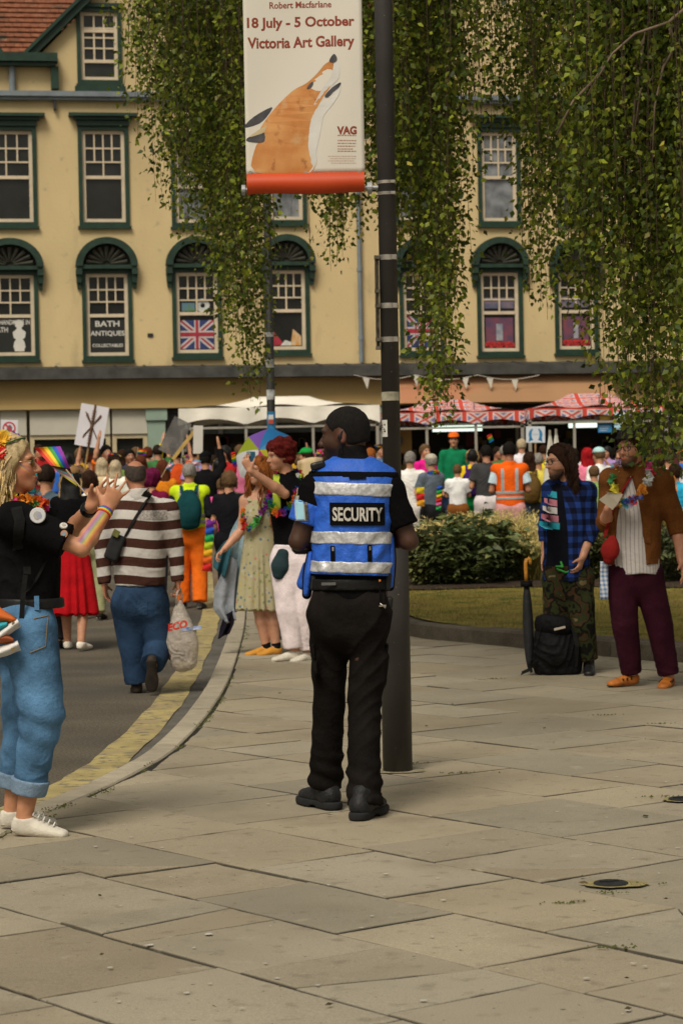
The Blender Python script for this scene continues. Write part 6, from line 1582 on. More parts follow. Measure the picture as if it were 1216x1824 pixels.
# sunglasses
m = MB()
for s in (-1, 1):
    m.add([tuple(PH(s * (.034 + .026 * math.cos(x)), .1015 - .012 * abs(math.cos(x)) - .10 * max(0, s * (s * (.034 + .026 * math.cos(x))) - .045), .006 + .022 * math.sin(x) * (1 if math.sin(x) < 0 else .75))) for x in np.linspace(0, 6.2832, 19)[:-1]], [tuple(range(18))])
gl = m.build('sunglasses', mat('dark_lens', (.045, .014, .006), rough=.12, spec=.7, var=.3, vs=30), wo)
m = MB()
for s in (-1, 1): m.tube([PH(s * .060, .090, .012), PH(s * .076, .05, .012), PH(s * .080, -.02, .010), PH(s * .078, -.035, -.008)], .0022, 6)
m.tube([PH(-.012, .108, .012), PH(.012, .108, .012)], .002, 6); m.build('frame', mat('gold_frame', (.45, .25, .10), rough=.4, metal=.5), gl)
# shirt
bs_m = cloth('black_shirt', (.0055, .0055, .0058), vs=5); blotch(bs_m, 5, (.011, .011, .012), .5, .75)
F = Fld(); torso_cloth(F, J, .018, .0, female=True, knots=[(0, .150, .142, .0), (.25, .150, .142, .02), (.55, .162, .148, .026), (.8, .155, .115, .008), (.95, .10, .082), (1, .075, .072)])
for s, E in (('R', .78), ('L', .62)): F.add(cone(J['s' + s], J['s' + s] + (J['e' + s] - J['s' + s]) * E, .074, .080, (0, 1)), .05)
F.cut(p(46, 1073), V(0, 0, -1)); o, v, qd = fin(F, 'shirt', bs_m, wo, .007, .0085, 15, 3, (1, 1, .75)); sbv = bvh_of(v, qd)
for px_, py_, r, cl, cl2 in ((68, 918, 14, (.60, .60, .62), (.45, .42, .30)), (99, 940, 7, (.60, .58, .55), (.5, .35, .15)), (115, 951, 6.5, (.50, .25, .15), (.1, .35, .35))):
    c = p(px_, py_, -.5); h = sbv.ray_cast(Vector(c), Vector((0, 1, 0))); c = np.array(h[0]) if h[0] is not None else p(px_, py_, -.25); n = np.array(h[1]) if h[1] is not None else V(0, -1, 0); n = n if n[1] < 0 else -n
    a = nrm(np.cross(n, UPV)); b = np.cross(a, n); m = MB(); rr = r / 427
    ring_ = lambda k, o_: [tuple(c + n * o_ + a * rr * k * math.cos(x) + b * rr * k * math.sin(x)) for x in np.linspace(0, 6.2832, 23)[:-1]]
    m.add(ring_(1, .0) + ring_(1, .005) + ring_(.92, .008), [(i, (i + 1) % 22, 22 + (i + 1) % 22, 22 + i) for i in range(22)] + [(22 + i, 22 + (i + 1) % 22, 44 + (i + 1) % 22, 44 + i) for i in range(22)] + [tuple(44 + i for i in range(22))]); bd_ = m.build('badge', mat('badge_%d' % px_, cl, rough=.3, var=.04), wo)
    m = MB(); pts = ring_(.55, .0095); m.add([pts[i] for i in (0, 3, 5, 8, 11, 13, 17, 19)], [tuple(range(8))]); m.build('badge_print', mat('badge_print_%d' % px_, cl2, rough=.5, col2=(.30, .32, .50), vs=60), bd_, fix=False)
# jeans, belt
def denim(nm, c, hi=1.9):
    m = mat(nm, c, rough=.85, col2=tuple(min(.9, x * hi) for x in c), vs=5.5, bump=.5, bs=55, spec=.1, bdist=.008); blotch(m, 3.2, tuple(x * .42 for x in c), .50, .70, 5); grit(m, 330, .8, 1.2); return m
dn = denim('denim_light', (.038, .085, .150), 3.3)  # wide tone range: bleached denim, plus dark fold shading painted into the colour
F = Fld(); trousers_field(F, J, .010, 1.0, r=(.106, .088, .072, .060), waist=.045, cuff=.105)
F.cut(p(46, 1066), V(0, 0, 1)); v, qd = F.mesh(.007); z = v[:, 2]; zk = J['kR'][2]; ns = sinoise(v, 7, 21)
v = v + vnorm(v, qd) * ((.0040 * np.exp(-((z - zk + .05) / .12) ** 2) + .0012) * np.sin(z * 48 + 3.4 * ns + v[:, 0] * 22) * .9)[:, None]; v = fold(v, qd, .0052, 12, 22); jn = qmesh('jeans', v, qd, dn, wo); jbv = bvh_of(v, qd)
cufm = denim('denim_cuff', (.15, .215, .30), 1.6)
for s in 'LR':
    A, K = J['a' + s], J['k' + s]; d = nrm(K - A); F = Fld(); F.add(cone(A + d * .095, A + d * .160, .075, .083, (1, 1)), 0); v, qd = F.mesh(.006); qmesh('cuff', v, qd, cufm, jn)
stm = mat('denim_stitch', (.22, .15, .07), rough=.8)
def seam(pts, name='seam', wd=.004, mt=stm, off=.003):
    vs = []
    for a, b in pts:
        h_ = jbv.ray_cast(Vector(tuple(p(a, b, -.6))), Vector((0, 1, 0)))
        if h_[0] is not None and h_[0].y < .0: vs.append(h_[0] - Vector((0, off, 0)))
    m = MB(); m.tube(vs, wd * .5, 4); m.build(name, mt, jn)
def dense(pts, n=10): return [(pts[i][0] + (pts[i + 1][0] - pts[i][0]) * k / n, pts[i][1] + (pts[i + 1][1] - pts[i][1]) * k / n) for i in range(len(pts) - 1) for k in range(n)] + [pts[-1]]
seam(dense([(84, 1085), (88, 1150), (92, 1210), (97, 1270), (84, 1330), (72, 1385)]), wd=.005, mt=denim('denim_seam', (.05, .12, .20), 1.4)); seam(dense([(36, 1113), (60, 1108), (57, 1165), (30, 1176)])); seam(dense([(86, 1100), (104, 1103), (107, 1088)], 5))
F = Fld(); F.add(loft(p(47, 1082), p(47, 1064), J['sL'] - J['sR'], [(0, .166, .150, .012), (1, .162, .146, .012)], (1, 1), 2.2), 0); v, qd = F.mesh(.006); qmesh('belt', v, qd, mat('belt_black', (.008, .008, .008), rough=.5, spec=.3), wo); 
m = MB(); m.box(p(66, 1074, -.168), (.020, .008, .058)); m.build('belt_loop', dn, jn)
# shoes
wsh = mat('canvas_cream', (.58, .54, .46), rough=.7, var=.12, vs=18, bump=.3, bs=120); wso = mat('rubber_cream', (.50, .46, .38), rough=.6, var=.2, vs=25)
for s in 'LR':
    o = shoe_obj(wo, J['a' + s], J['t' + s], .98, wsh, wso, .0055, collar=.035); A, T = J['a' + s], J['t' + s]; d = nrm(V(*(T - A)[:2], 0)); l2 = np.cross(d, UPV)
    m = MB()
    for k in range(5): c = A + d * (.045 + .022 * k) + V(0, 0, .005 - .011 * k); m.tube([c - l2 * .024, c + UPV * .012, c + l2 * .024], .0035, 5)
    m.build('laces', mat('lace_white', (.62, .60, .55), rough=.8), o)
# strap and hanging end of a backpack, lei, wristbands
wb = mat('webbing', (.010, .010, .010), rough=.8, var=.3, vs=40, spec=.1)
def onshirt(pts, off=.008): return conform(sbv, [tuple(p(a, b, -.6)) for a, b in pts], off)
m = MB(); ribbon(m, onshirt(dense([(6, 905), (14, 930), (10, 960), (4, 985)], 5), .010), .045, V(1, 0, .2)); ribbon(m, onshirt(dense([(52, 1010), (44, 1028), (34, 1048), (18, 1066)], 5)), .022, V(.8, 0, .5)); m.build('backpack_strap', wb, wo)
m = MB(); ribbon(m, [p(47, 1015, -.185), p(44, 1040, -.195), p(41, 1070, -.20), p(39, 1100, -.195), p(40, 1146, -.19)], .020, V(1, 0, 0)); m.box(p(49, 1016, -.188), (.030, .010, .030)); m.build('strap_end', wb, wo)
F = Fld(); F.add(loft(p(-40, 1060, .05), p(-34, 915, .05), V(0, 1, 0), [(0, .13, .09), (.5, .15, .10), (1, .11, .07)], n=2.6), 0); fin(F, 'backpack', mat('backpack_black', (.010, .010, .011), rough=.75, var=.4, vs=12), wo, .010, .004)
lei(wo, J, [(.72, .10, .02), (.78, .30, .03), (.55, .60, .05), (.10, .35, .08), (.05, .12, .50), (.30, .05, .40), (.75, .05, .25)], r=.085, n=44, size=.030, drop=.045, seed=3, fwd=V(1, 0, 0))
ax = nrm(J['wL'] - J['eL']); m = MB(); m.tube([J['wL'] - ax * .045, J['wL'] - ax * .022], .035, 16); m.box(J['wL'] - ax * .034 + V(-.005, -.034, .012), (.034, .012, .034)); m.build('watch', mat('watch_black', (.010, .010, .012), rough=.4), wo)
ax = nrm(J['wR'] - J['eR'])
for k, cl in enumerate(RAINBOW): m = MB(); m.tube([J['wR'] - ax * (.030 - .0045 * k), J['wR'] - ax * (.0258 - .0045 * k)], .0325, 16); m.build('wristband', mat('band_%d' % k, cl, rough=.7), wo)
# big flag tucked at her hip: orange, teal, white hem with eyelets
fo = thing('flag', 'folded orange teal and white flag with brass eyelets at the hip of the clapping woman', 'flag', tuple(wl_))
def flag_band(rows, mt, name, y=-.24):
    m = MB()
    def fn(u, v_):
        a = np.interp(u, np.linspace(0, 1, len(rows)), range(len(rows))); i = min(int(a), len(rows) - 2); t = a - i; r0, r1 = rows[i], rows[i + 1]
        x = (r0[0] * (1 - t) + r1[0] * t) * (1 - v_) + (r0[2] * (1 - t) + r1[2] * t) * v_; yy = (r0[1] * (1 - t) + r1[1] * t) * (1 - v_) + (r0[3] * (1 - t) + r1[3] * t) * v_
        return p(x, yy, y + .018 * math.sin(v_ * 6 + u * 3))
    m.grid(fn, 10, 8); o = m.build(name, mt, fo, smooth=True, fix=False); md = o.modifiers.new('solid', 'SOLIDIFY'); md.thickness = .003; return o
flag_band([(-60, 1060, -60, 1105), (-20, 1066, -25, 1110), (8, 1088, 0, 1112), (30, 1102, 22, 1112)], mat('flag_orange', (.50, .115, .02), rough=.75, var=.12, vs=6), 'orange_stripe')
flag_band([(-60, 1105, -60, 1140), (-25, 1110, -25, 1140), (0, 1108, -2, 1126), (14, 1108, 12, 1120)], mat('flag_teal', (.03, .32, .38), rough=.75, var=.12, vs=6), 'teal_stripe', -.243)
w_m = mat('flag_hem', (.66, .64, .62), rough=.75, var=.06, vs=6)
flag_band([(-60, 1150, -60, 1172), (-10, 1130, -4, 1142), (15, 1112, 20, 1128), (32, 1103, 38, 1116)], w_m, 'white_hem', -.25); flag_band([(-60, 1150, -60, 1180), (-10, 1155, -6, 1172), (15, 1148, 18, 1166), (32, 1142, 38, 1158)], w_m, 'white_hem', -.25)
flag_band([(-60, 1120, -60, 1145), (-20, 1124, -15, 1146), (10, 1128, 12, 1146), (24, 1138, 28, 1146)], mat('flag_brown', (.30, .075, .02), rough=.75), 'brown_stripe', -.245)
for a, b in ((25, 1111), (24, 1156)): m = MB(); m.tube([p(a, b, -.262), p(a, b, -.268)], .008, 14); m.build('eyelet', mat('brass', (.30, .22, .10), rough=.4, metal=.7), fo)
# small rainbow flag on a stick in her hand
hf = thing('rainbow_flag', 'small progress pride flag on a thin stick held by the clapping woman', 'flag', tuple(wl_))
m = MB(); m.tube([p(182, 912, -.01), p(165, 893, -.0), p(135, 858, .0), p(118, 836, .0)], .0035, 6); m.build('stick', mat('flag_stick', (.50, .36, .20), rough=.7), hf)
c00, c10, c01, c11 = (61, 797), (106, 792), (88, 822), (132, 872)
def fpt(u, v_):   # u along the stripes (fly to hoist), v across
    a = V(*c00) * (1 - v_) + V(108, 795) * v_; b = V(104, 850) * (1 - v_) + V(136, 862) * v_ if False else V(108, 845) * (1 - v_) + V(138, 866) * v_
    m_ = V(84, 822) * (1 - v_) + V(118, 815) * v_; q_ = (1 - u) ** 2 * a + 2 * u * (1 - u) * m_ + u * u * b
    return p(q_[0], q_[1], .02 * math.sin(u * 7 + v_ * 2))
for k in range(6): m = MB(); m.grid(lambda u, v_: fpt(u * .66, (k + v_) / 6), 10, 2); o = m.build('stripe', mat('band_%d' % k), hf, smooth=True, fix=False)
for k, cl in enumerate(((.02, .015, .01), (.14, .06, .02), (.20, .55, .70), (.70, .30, .42), (.70, .68, .66))): m = MB(); m.grid(lambda u, v_: fpt(.66 + (k + u) * .055, v_), 3, 4); m.build('chevron', mat('chev_%d' % k, cl, rough=.75), hf, smooth=True, fix=False)
m = MB(); m.grid(lambda u, v_: fpt(.935 + .065 * u, v_), 2, 4); m.build('chevron', mat('chev_y', (.62, .50, .04), rough=.75), hf, smooth=True, fix=False)

# ------------------------------------------------------------------ the man in the striped rugby shirt
r_ = gp(252, 1236, -.10); sY = r_.y; so_ = thing('person', 'man in brown and white striped shirt and blue jeans walking away on the road', 'person', tuple(r_)); p = px_fn(r_, sY)
J = dict(q=.99, hq=1.0, pel=p(250, 1052), nk=p(248, 884, .0), hd=p(241, 850, .05), hf=(-.25, 1, -.10), sL=p(198, 908), sR=p(300, 908), eL=p(184, 975, .02), wL=p(186, 1040, -.02), eR=p(313, 975, .02), wR=p(317, 1036, -.02), hL=p(228, 1075), hR=p(272, 1075), kL=p(236, 1145, .05), kR=p(284, 1150, .04),
         aL=p(244, 1216, .08), aR=p(272, 1182, -.16), front=V(0, 1, 0), hdL=V(.1, .15, -1), hdR=V(.0, .1, -1), curlL=.4, curlR=1.2, hnL=V(.9, .2, 0), hnR=V(-.9, .1, 0), htL=V(.3, 1, 0), htR=V(-.3, 1, 0))
J['tL'] = J['aL'] + V(-.03, .2, -.05); J['tR'] = J['aR'] + V(-.01, .03, -.20)
F = Fld(); add_body(F, J, wide=1.1); v, qd = F.mesh(.0085); cols = paint_face(v, J, (.40, .17, .095)); qmesh('body', v, qd, skin_mat(), so_, cols=cols)
f_, u_, l_ = head_frame(J); PH = lambda a, b, c: J['hd'] + (l_ * a + f_ * b + u_ * c)
F = Fld(); hair_short(F, J, .006, -.055, .03, .02, 1.2); F.sub(ell(PH(0, -.03, .125), (.068, .105, .070), f_, u_), .01); v, qd = F.mesh(.008); qmesh('hair', v, qd, mat('hair_grey_brown', (.045, .032, .025), rough=.8, var=.4, vs=60, bump=.5, bs=200), so_)
F = Fld(); F.add(loft(p(250, 1043), J['nk'], J['sR'] - J['sL'], [(0, .190, .150), (.3, .198, .158), (.65, .192, .145), (.85, .175, .115), (.95, .12, .085), (1, .085, .075)], (1, 0), 2.3), 0)
for s in 'LR': F.add(cone(J['nk'] - V(0, 0, .04), J['s' + s], .06, .072), .04); F.add(cone(J['s' + s], J['e' + s], .078, .066), .04); F.add(cone(J['e' + s], J['w' + s], .064, .050, (0, 1)), .012)
v, qd = F.mesh(.008); v = fold(v, qd, .007, 14, 31, (1, 1, .8))
su = v[:, 2] + .012 * np.sin(v[:, 0] * 11) + .02 * np.abs(v[:, 0]) ; sm_ = cloth('rugby_stripes', (.5, .5, .5), bump=.4); stripes(sm_, 0, .05, ((.055, .022, .016), (.50, .47, .44)), .138)
sh = qmesh('striped_shirt', v, qd, sm_, so_, attrs={'su': su}); bv = bvh_of(v, qd)
F = Fld(); F.add(loft(p(248, 888, .0), p(247, 872, .01), V(1, 0, 0), [(0, .092, .085), (1, .078, .080)], (0, 1)), 0); fin(F, 'collar', cloth('collar_white', (.50, .47, .44)), sh, .007, 0)
letg = mat('shirt_lettering', (.30, .27, .25), rough=.8, var=.3, vs=60); vs, fs = fit_text('RUGBY', .24, .05, .02)
cx, cz = p(258, 922)[0], p(258, 923)[2]; m = MB(); m.add(conform(bv, [(cx + x, cz + z) for x, z in vs], .004), fs) 
if False: m.build('lettering', letg, sh, fix=False)
ptm = mat('faded_print', (.33, .30, .28), rough=.85, var=.5, vs=70); m = patch(bv, p(232, 0)[0], p(281, 0)[0], p(0, 930)[2], p(0, 914)[2], .004, 14, 5); m.build('faded_print', ptm, sh, fix=False)
wbv = conform(bv, [tuple(p(a, b, -.7)) for a, b in dense([(262, 872), (246, 896), (228, 926), (210, 960)], 6)], .008); m = MB(); ribbon(m, wbv, .045, V(.8, 0, .55), .006); m.build('bag_strap', wb, so_)
F = Fld(); F.add(rbox(p(205, 975, -.14), (.11, .09, .20), Matrix.Rotation(R(22), 3, 'Y'), .02), 0); fin(F, 'shoulder_bag', mat('bag_black', (.010, .010, .011), rough=.7, var=.4, vs=14), so_, .008, .003); m = MB(); m.box(p(207, 950, -.20), (.05, .012, .05), Matrix.Rotation(R(30), 3, 'Y')); m.build('strap_buckle', mat('olive_tag', (.12, .12, .03), rough=.7, var=.4, vs=40), so_)
dn2 = denim('denim_dark', (.014, .030, .062), 2.2)
F = Fld(); trousers_field(F, J, .014, 1.12, r=(.102, .084, .076, .068), waist=.05, cuff=.0); F.cut(p(250, 1030), V(0, 0, 1)); v, qd = F.mesh(.008); z = v[:, 2]; ns = sinoise(v, 8, 5)
v = fold(v, qd, .006, 14, 6); qmesh('jeans', v, qd, dn2, so_)
brn = mat('shoe_brown', (.030, .018, .012), rough=.7, var=.3, vs=20); bso = mat('sole_brown', (.022, .016, .012), rough=.8, var=.4, vs=20)
jv = bvh_of(v, qd)
for x0, x1 in ((226, 244), (256, 274)): m = patch(jv, p(x0, 0)[0], p(x1, 0)[0], p(0, 1098)[2], p(0, 1072)[2], .004, 5, 6); m.build('back_pocket', denim('denim_pocket', (.018, .038, .075), 2.0), so_, fix=False)
shoe_obj(so_, J['aL'], J['tL'], 1.02, brn, bso, .008, collar=.04)
# right foot, pushed off: the sole shows
A = J['aR']; F = Fld(); F.add(loft(A + V(.0, -.055, .035), A + V(-.008, .010, -.185), V(1, 0, 0), [(0, .036, .040), (.4, .038, .042), (.75, .050, .034), (1, .038, .026)]), 0); v, qd = F.mesh(.008); o = qmesh('shoe', v, qd, brn, so_)
F = Fld(); F.add(loft(A + V(.0, -.088, .030), A + V(-.008, -.018, -.195), V(1, 0, 0), [(0, .040, .014), (.4, .036, .014), (.75, .052, .014), (1, .038, .012)], n=2.6), 0); v, qd = F.mesh(.007); qmesh('sole', v, qd, bso, o)
# carrier bag
bg_ = thing('carrier_bag', 'thin white plastic carrier bag with red lettering in the hand of the striped shirt man', 'bag', tuple(r_)); bagm = mat('bag_plastic', (.50, .44, .38), rough=.4, var=.15, vs=14, alpha=.66, bump=.5, bs=26, bdist=.03)
F = Fld(); F.add(loft(p(327, 1180, -.02), p(320, 1072, -.02), V(1, 0, 0), [(0, .10, .07), (.25, .125, .085), (.6, .095, .07), (.85, .050, .035), (1, .022, .016)], n=2.3), 0); v, qd = F.mesh(.008); v = fold(v, qd, .008, 24, 7, (2, 2, .5)); qmesh('bag', v, qd, bagm, bg_); bb = bvh_of(v, qd)
m = MB(); m.tube([p(314, 1075, -.04), p(316, 1055, -.05), p(321, 1048, -.04), p(324, 1060, -.02), p(323, 1078, -.0)], .010, 8); m.build('handle', bagm, bg_, smooth=True)
F = Fld(); F.add(rbox(p(320, 1158, -.02), (.155, .11, .16), Matrix.Rotation(R(4), 3, 'Y'), .02), 0); fin(F, 'shopping', mat('shopping_dark', (.040, .018, .016), rough=.6, col2=(.10, .05, .045), vs=9), bg_, .010, .003)
vs, fs = fit_text('ECO', 34 / 237, .058, .04); m = MB(); c = p(318, 1113); m.add(conform(bb, [(c[0] + x, c[2] + z + x * .2) for x, z in vs], .004), fs); m.build('lettering', mat('bag_red', (.55, .03, .015), rough=.5), bg_, fix=False)
m = patch(bb, p(303, 0)[0], p(337, 0)[0], p(0, 1128)[2], p(0, 1122)[2], .004, 12, 2, .012); m.build('bag_stripe', mat('bag_blue', (.03, .12, .35), rough=.5, col2=(.45, .45, .5), vs=30), bg_, fix=False)

# ------------------------------------------------------------------ the bearded man in the plaid shirt
r_ = gp(1010, 1200); bY = r_.y; bo = thing('person', 'bearded long haired man in blue plaid shirt and camouflage trousers', 'person', tuple(r_)); p = px_fn(r_, bY)
J = dict(q=1.0, hq=1.02, pel=p(1008, 1015), nk=p(1012, 858, .02), hd=p(996, 823, -.03), hf=(-.90, -.46, -.04), sL=p(1044, 875, -.06), sR=p(982, 872, .10), eL=p(1054, 938, -.05), wL=p(1037, 992, -.15), eR=p(972, 935, .12), wR=p(970, 988, .08), hL=p(1028, 1030, -.04), hR=p(992, 1030, .05), kL=p(1036, 1110, -.06), kR=p(990, 1112, .04),
         aL=p(1048, 1180, -.02), aR=p(1000, 1176, .12), front=nrm(V(-.55, -.83, 0)), hdL=V(-.35, -.2, -1), hdR=V(-.1, .0, -1), curlL=.7, curlR=.5, hnL=V(-.8, .3, 0), hnR=V(.8, 0, 0), htL=V(-.5, -.8, -.1), htR=V(-.6, -.7, 0))
J['tL'] = J['aL'] + V(-.02, -.19, -.05); J['tR'] = J['aR'] + V(-.11, -.15, -.05)
F = Fld(); add_body(F, J, fine=True); v, qd = F.mesh(.0075)
def beard2(put, a, b, c):
    lim = -.030 + .8 * np.clip(.02 - b, 0, .05); lipz = np.exp(-((a / .026) ** 2 + ((c + .063) / .010) ** 2)) * (b > .06); m_ = np.clip((lim - c) / .02, 0, 1) * (b > -.0) * (c > -.15); put(m_ * (1 - np.clip(lipz * 1.4, 0, 1)) * np.where(c > -.05, .18, 1), (.055, .027, .014), .8)
qmesh('body', v, qd, skin_mat(), bo, cols=paint_face(v, J, (.54, .27, .17), brow=(.05, .025, .015), extra=(beard2,)))
f_, u_, l_ = head_frame(J); PH = lambda a, b, c: J['hd'] + (l_ * a + f_ * b + u_ * c) * 1.02
brh = mat('hair_brown', (.030, .014, .008), rough=.75, var=.4, vs=40, bump=.6, bs=120, spec=.08)
F = Fld(); hair_long(F, J, length=.175, th=.016, width=.098, front=.062, fr=.072); v, qd = F.mesh(.0075); v = fold(v, qd, .006, 46, 14, (1.5, 1.5, .3)); qmesh('hair', v, qd, brh, bo); locks(bo, J, (.036, .017, .009), 380, .31, 4, .115, .017, (.003, .0065), front=-.045)
F = Fld(); F.add(ell(PH(0, .052, -.098), (.046, .040, .036), f_, u_), 0); F.add(ell(PH(0, .02, -.075), (.058, .045, .030), f_, u_), .02); F.sub(ell(PH(0, .095, -.062), (.03, .02, .012), f_, u_), .01); F.cut(PH(0, 0, -.055), u_ * .8 + f_ * .35); v, qd = F.mesh(.007); v = fold(v, qd, .003, 90, 3); qmesh('beard', v, qd, mat('beard_brown', (.040, .020, .012), rough=.8, var=.4, vs=60, bump=.6, bs=160), bo)
def specs(root, PH, tint_=(.02, .02, .02), r=.024):
    m = MB()
    for s in (-1, 1): m.tube([PH(s * .034 + r * 1.05 * math.cos(x), .104 - .25 * max(0, abs(s * .034 + r * 1.05 * math.cos(x)) - .035), .004 + r * .85 * math.sin(x)) for x in np.linspace(0, 6.2832, 17)], .0028, 5); m.tube([PH(s * .060, .098, .010), PH(s * .076, .05, .010), PH(s * .079, -.02, .008)], .0024, 5)
    m.tube([PH(-.010, .107, .010), PH(.010, .107, .010)], .0025, 5); return m.build('glasses', mat('glasses_dark', tint_, rough=.3, var=.1), root)
specs(bo, PH)
# dark t-shirt with coloured bars
tee = cloth('navy_tee', (.008, .009, .014), vs=6)
F = Fld(); torso_cloth(F, J, .008, -.02); v, qd = F.mesh(.008); v = fold(v, qd, .003, 20, 4); ts = qmesh('tee_shirt', v, qd, tee, bo); tb = bvh_of(v, qd)
bd_ = nrm(V(.45, 1, 0)); 
for k, (x0, x1, y0, y1, cl) in enumerate(((986, 1004, 874, 886, (.03, .38, .50)), (980, 1004, 889, 901, (.52, .20, .26)), (977, 1004, 903, 915, (.62, .60, .58)), (974, 1006, 918, 930, (.52, .20, .26)), (970, 1008, 931, 943, (.03, .38, .50)))):
    m = MB(); nu = 8; vs = [tuple(p(x0 + (x1 - x0) * i / nu, y1 + (y0 - y1) * j / 3 + 4 * (i / nu - .3), -.6)) for j in range(4) for i in range(nu + 1)]
    m.add(conform(tb, vs, .005, (0, 1, 0)), [(j * 9 + i, j * 9 + i + 1, (j + 1) * 9 + i + 1, (j + 1) * 9 + i) for j in range(3) for i in range(nu)]); m.build('print_bar', mat('bar_%d' % (k if k < 3 else 4 - k), cl, rough=.8, var=.06), ts, fix=False)
# plaid overshirt, open at the front
def plaid(nm, ca, cb, cc, s=.085):
    m = cloth(nm, ca); N = m.node_tree.nodes; L = m.node_tree.links; tc = N.new('ShaderNodeTexCoord'); sp = N.new('ShaderNodeSeparateXYZ'); L.new(tc.outputs['Object'], sp.inputs[0])
    def M(op, a, b=None):
        n = N.new('ShaderNodeMath'); n.operation = op
        for i, x in enumerate((a, b)):
            if x is None: continue
            if isinstance(x, (int, float)): n.inputs[i].default_value = x
            else: L.new(x, n.inputs[i])
        return n.outputs[0]
    hx = M('ADD', sp.outputs['X'], M('MULTIPLY', sp.outputs['Y'], .8)); A = M('LESS_THAN', M('FRACT', M('DIVIDE', hx, s)), .5); B = M('LESS_THAN', M('FRACT', M('DIVIDE', sp.outputs['Z'], s)), .5); k = M('MULTIPLY', M('ADD', A, B), .5)
    r = ramp_nodes(m, k, [(0, ca), (.3, cb), (.8, cc)]); setbase(m, r.outputs[0]); return m
pl_ = plaid('plaid_blue', (.020, .052, .235), (.010, .022, .090), (.006, .008, .022))
F = Fld(); torso_cloth(F, J, .024, -.085, knots=[(0, .178, .145), (.3, .172, .140), (.62, .178, .145, .005), (.84, .160, .115), (.95, .115, .085), (1, .080, .075)]); sleeves(F, J, .016, 'long', .55)
fr = J['front']; la = np.cross(fr, UPV); c = p(1008, 900, .01) + la * .045
F.sub(loft(c + fr * .17 + UPV * .16, c + fr * .17 - UPV * .45, la, [(0, .050, .13), (.35, .110, .13), (1, .135, .13)]), .01)
v, qd = F.mesh(.008); v = fold(v, qd, .007, 16, 12, (1, 1, .7)); qmesh('plaid_shirt', v, qd, pl_, bo)
F = Fld(); F.add(loft(p(1011, 866, .02), p(1009, 848, .02), V(1, -.5, 0), [(0, .090, .085), (1, .075, .075)], (0, 1)), 0); F.sub(ell(p(998, 856, -.08), (.05, .06, .08), fr), .01); fin(F, 'collar', pl_, bo, .007, .002)
camo = cloth('camouflage', (.05, .05, .03)); N = camo.node_tree.nodes; tc = N.new('ShaderNodeTexCoord'); nz = N.new('ShaderNodeTexNoise'); nz.inputs['Scale'].default_value = 8; nz.inputs['Detail'].default_value = 2.5; camo.node_tree.links.new(tc.outputs['Object'], nz.inputs['Vector'])
rp = ramp_nodes(camo, nz.outputs['Fac'], [(0, (.008, .008, .006)), (.42, (.028, .034, .012)), (.50, (.010, .009, .006)), (.55, (.055, .030, .014)), (.60, (.030, .036, .014)), (.67, (.15, .11, .055))]); setbase(camo, rp.outputs[0])
F = Fld(); trousers_field(F, J, .012, 1.0, r=(.100, .086, .076, .060), waist=.03, cuff=.02); F.add(ell(p(1044, 1075, -.08), (.05, .07, .08)), .03); F.cut(p(1008, 992), V(0, 0, 1)); v, qd = F.mesh(.008); v = fold(v, qd, .006, 16, 5); qmesh('camouflage_trousers', v, qd, camo, bo); cb_ = bvh_of(v, qd)
m = MB(); m.tube(conform(cb_, [tuple(p(a, b, -.6)) for a, b in dense([(998, 1000), (1004, 1018), (1018, 1024), (1030, 1020)], 4)], .008), .007, 6); m.build('green_lanyard', mat('lanyard_green', (.04, .38, .06), rough=.6), bo)
for s in 'LR': shoe_obj(bo, J['a' + s], J['t' + s], 1.02, mat('boot_black', (.010, .010, .010), rough=.5, var=.4, vs=20), mat('boot_sole'), .008, collar=.09, name='boot')
# backpack on the ground and the furled umbrella leaning on it
q0 = gp(990, 1200); bp_ = thing('backpack', 'stuffed black backpack standing on the paving in front of the bearded man', 'backpack', tuple(q0)); p2_ = px_fn(q0, q0.y)
F = Fld(); F.add(loft(p2_(992, 1190, -.02), p2_(990, 1108, -.0), V(1, 0, 0), [(0, .185, .12), (.25, .195, .135), (.6, .18, .13), (.85, .15, .10), (1, .09, .06)], n=2.8), 0); F.add(ell(p2_(990, 1158, -.14), (.13, .05, .11)), .03); F.cut(V(0, 0, .0), V(0, 0, -1))
bpm = mat('pack_nylon', (.0055, .0055, .006), rough=.7, var=.5, vs=9, bump=.6, bs=30, spec=.12, bdist=.02); fin(F, 'pack_body', bpm, bp_, .009, .010, 13, 4)
F = Fld(); F.add(loft(p2_(988, 1112, -.02), p2_(990, 1098, -.0), V(1, 0, 0), [(0, .155, .13), (.6, .14, .11), (1, .08, .06)], n=2.6), 0); fin(F, 'pack_lid', bpm, bp_, .009, .006, 15, 7)
m = MB(); m.box(p2_(996, 1119, -.165), (.085, .012, .016), Matrix.Rotation(R(-12), 3, 'Y')); m.build('pale_tag', mat('tag_pale', (.42, .36, .30), rough=.7), bp_)
m = MB(); ribbon(m, [p2_(962, 1118, -.10), p2_(955, 1150, -.14), p2_(950, 1180, -.12), p2_(944, 1192, -.10), p2_(928, 1199, -.08)], .030, V(.3, 0, 1), .006); m.build('strap', wb, bp_); m = MB(); ribbon(m, [p2_(1020, 1118, -.13), p2_(1027, 1150, -.15), p2_(1024, 1188, -.12)], .03, V(1, 0, 0), .006); m.build('strap', wb, bp_); m = MB(); ribbon(m, [p2_(955, 1176, -.14), p2_(945, 1190, -.12), p2_(946, 1198, -.12)], .02, V(1, 0, .3), .005); m.build('strap', wb, bp_)
m = MB(); m.tube([p2_(978, 1102, -.02), p2_(982, 1092, -.02), p2_(992, 1092, -.02), p2_(996, 1102, -.02)], .010, 8); m.build('carry_loop', wb, bp_, smooth=True)
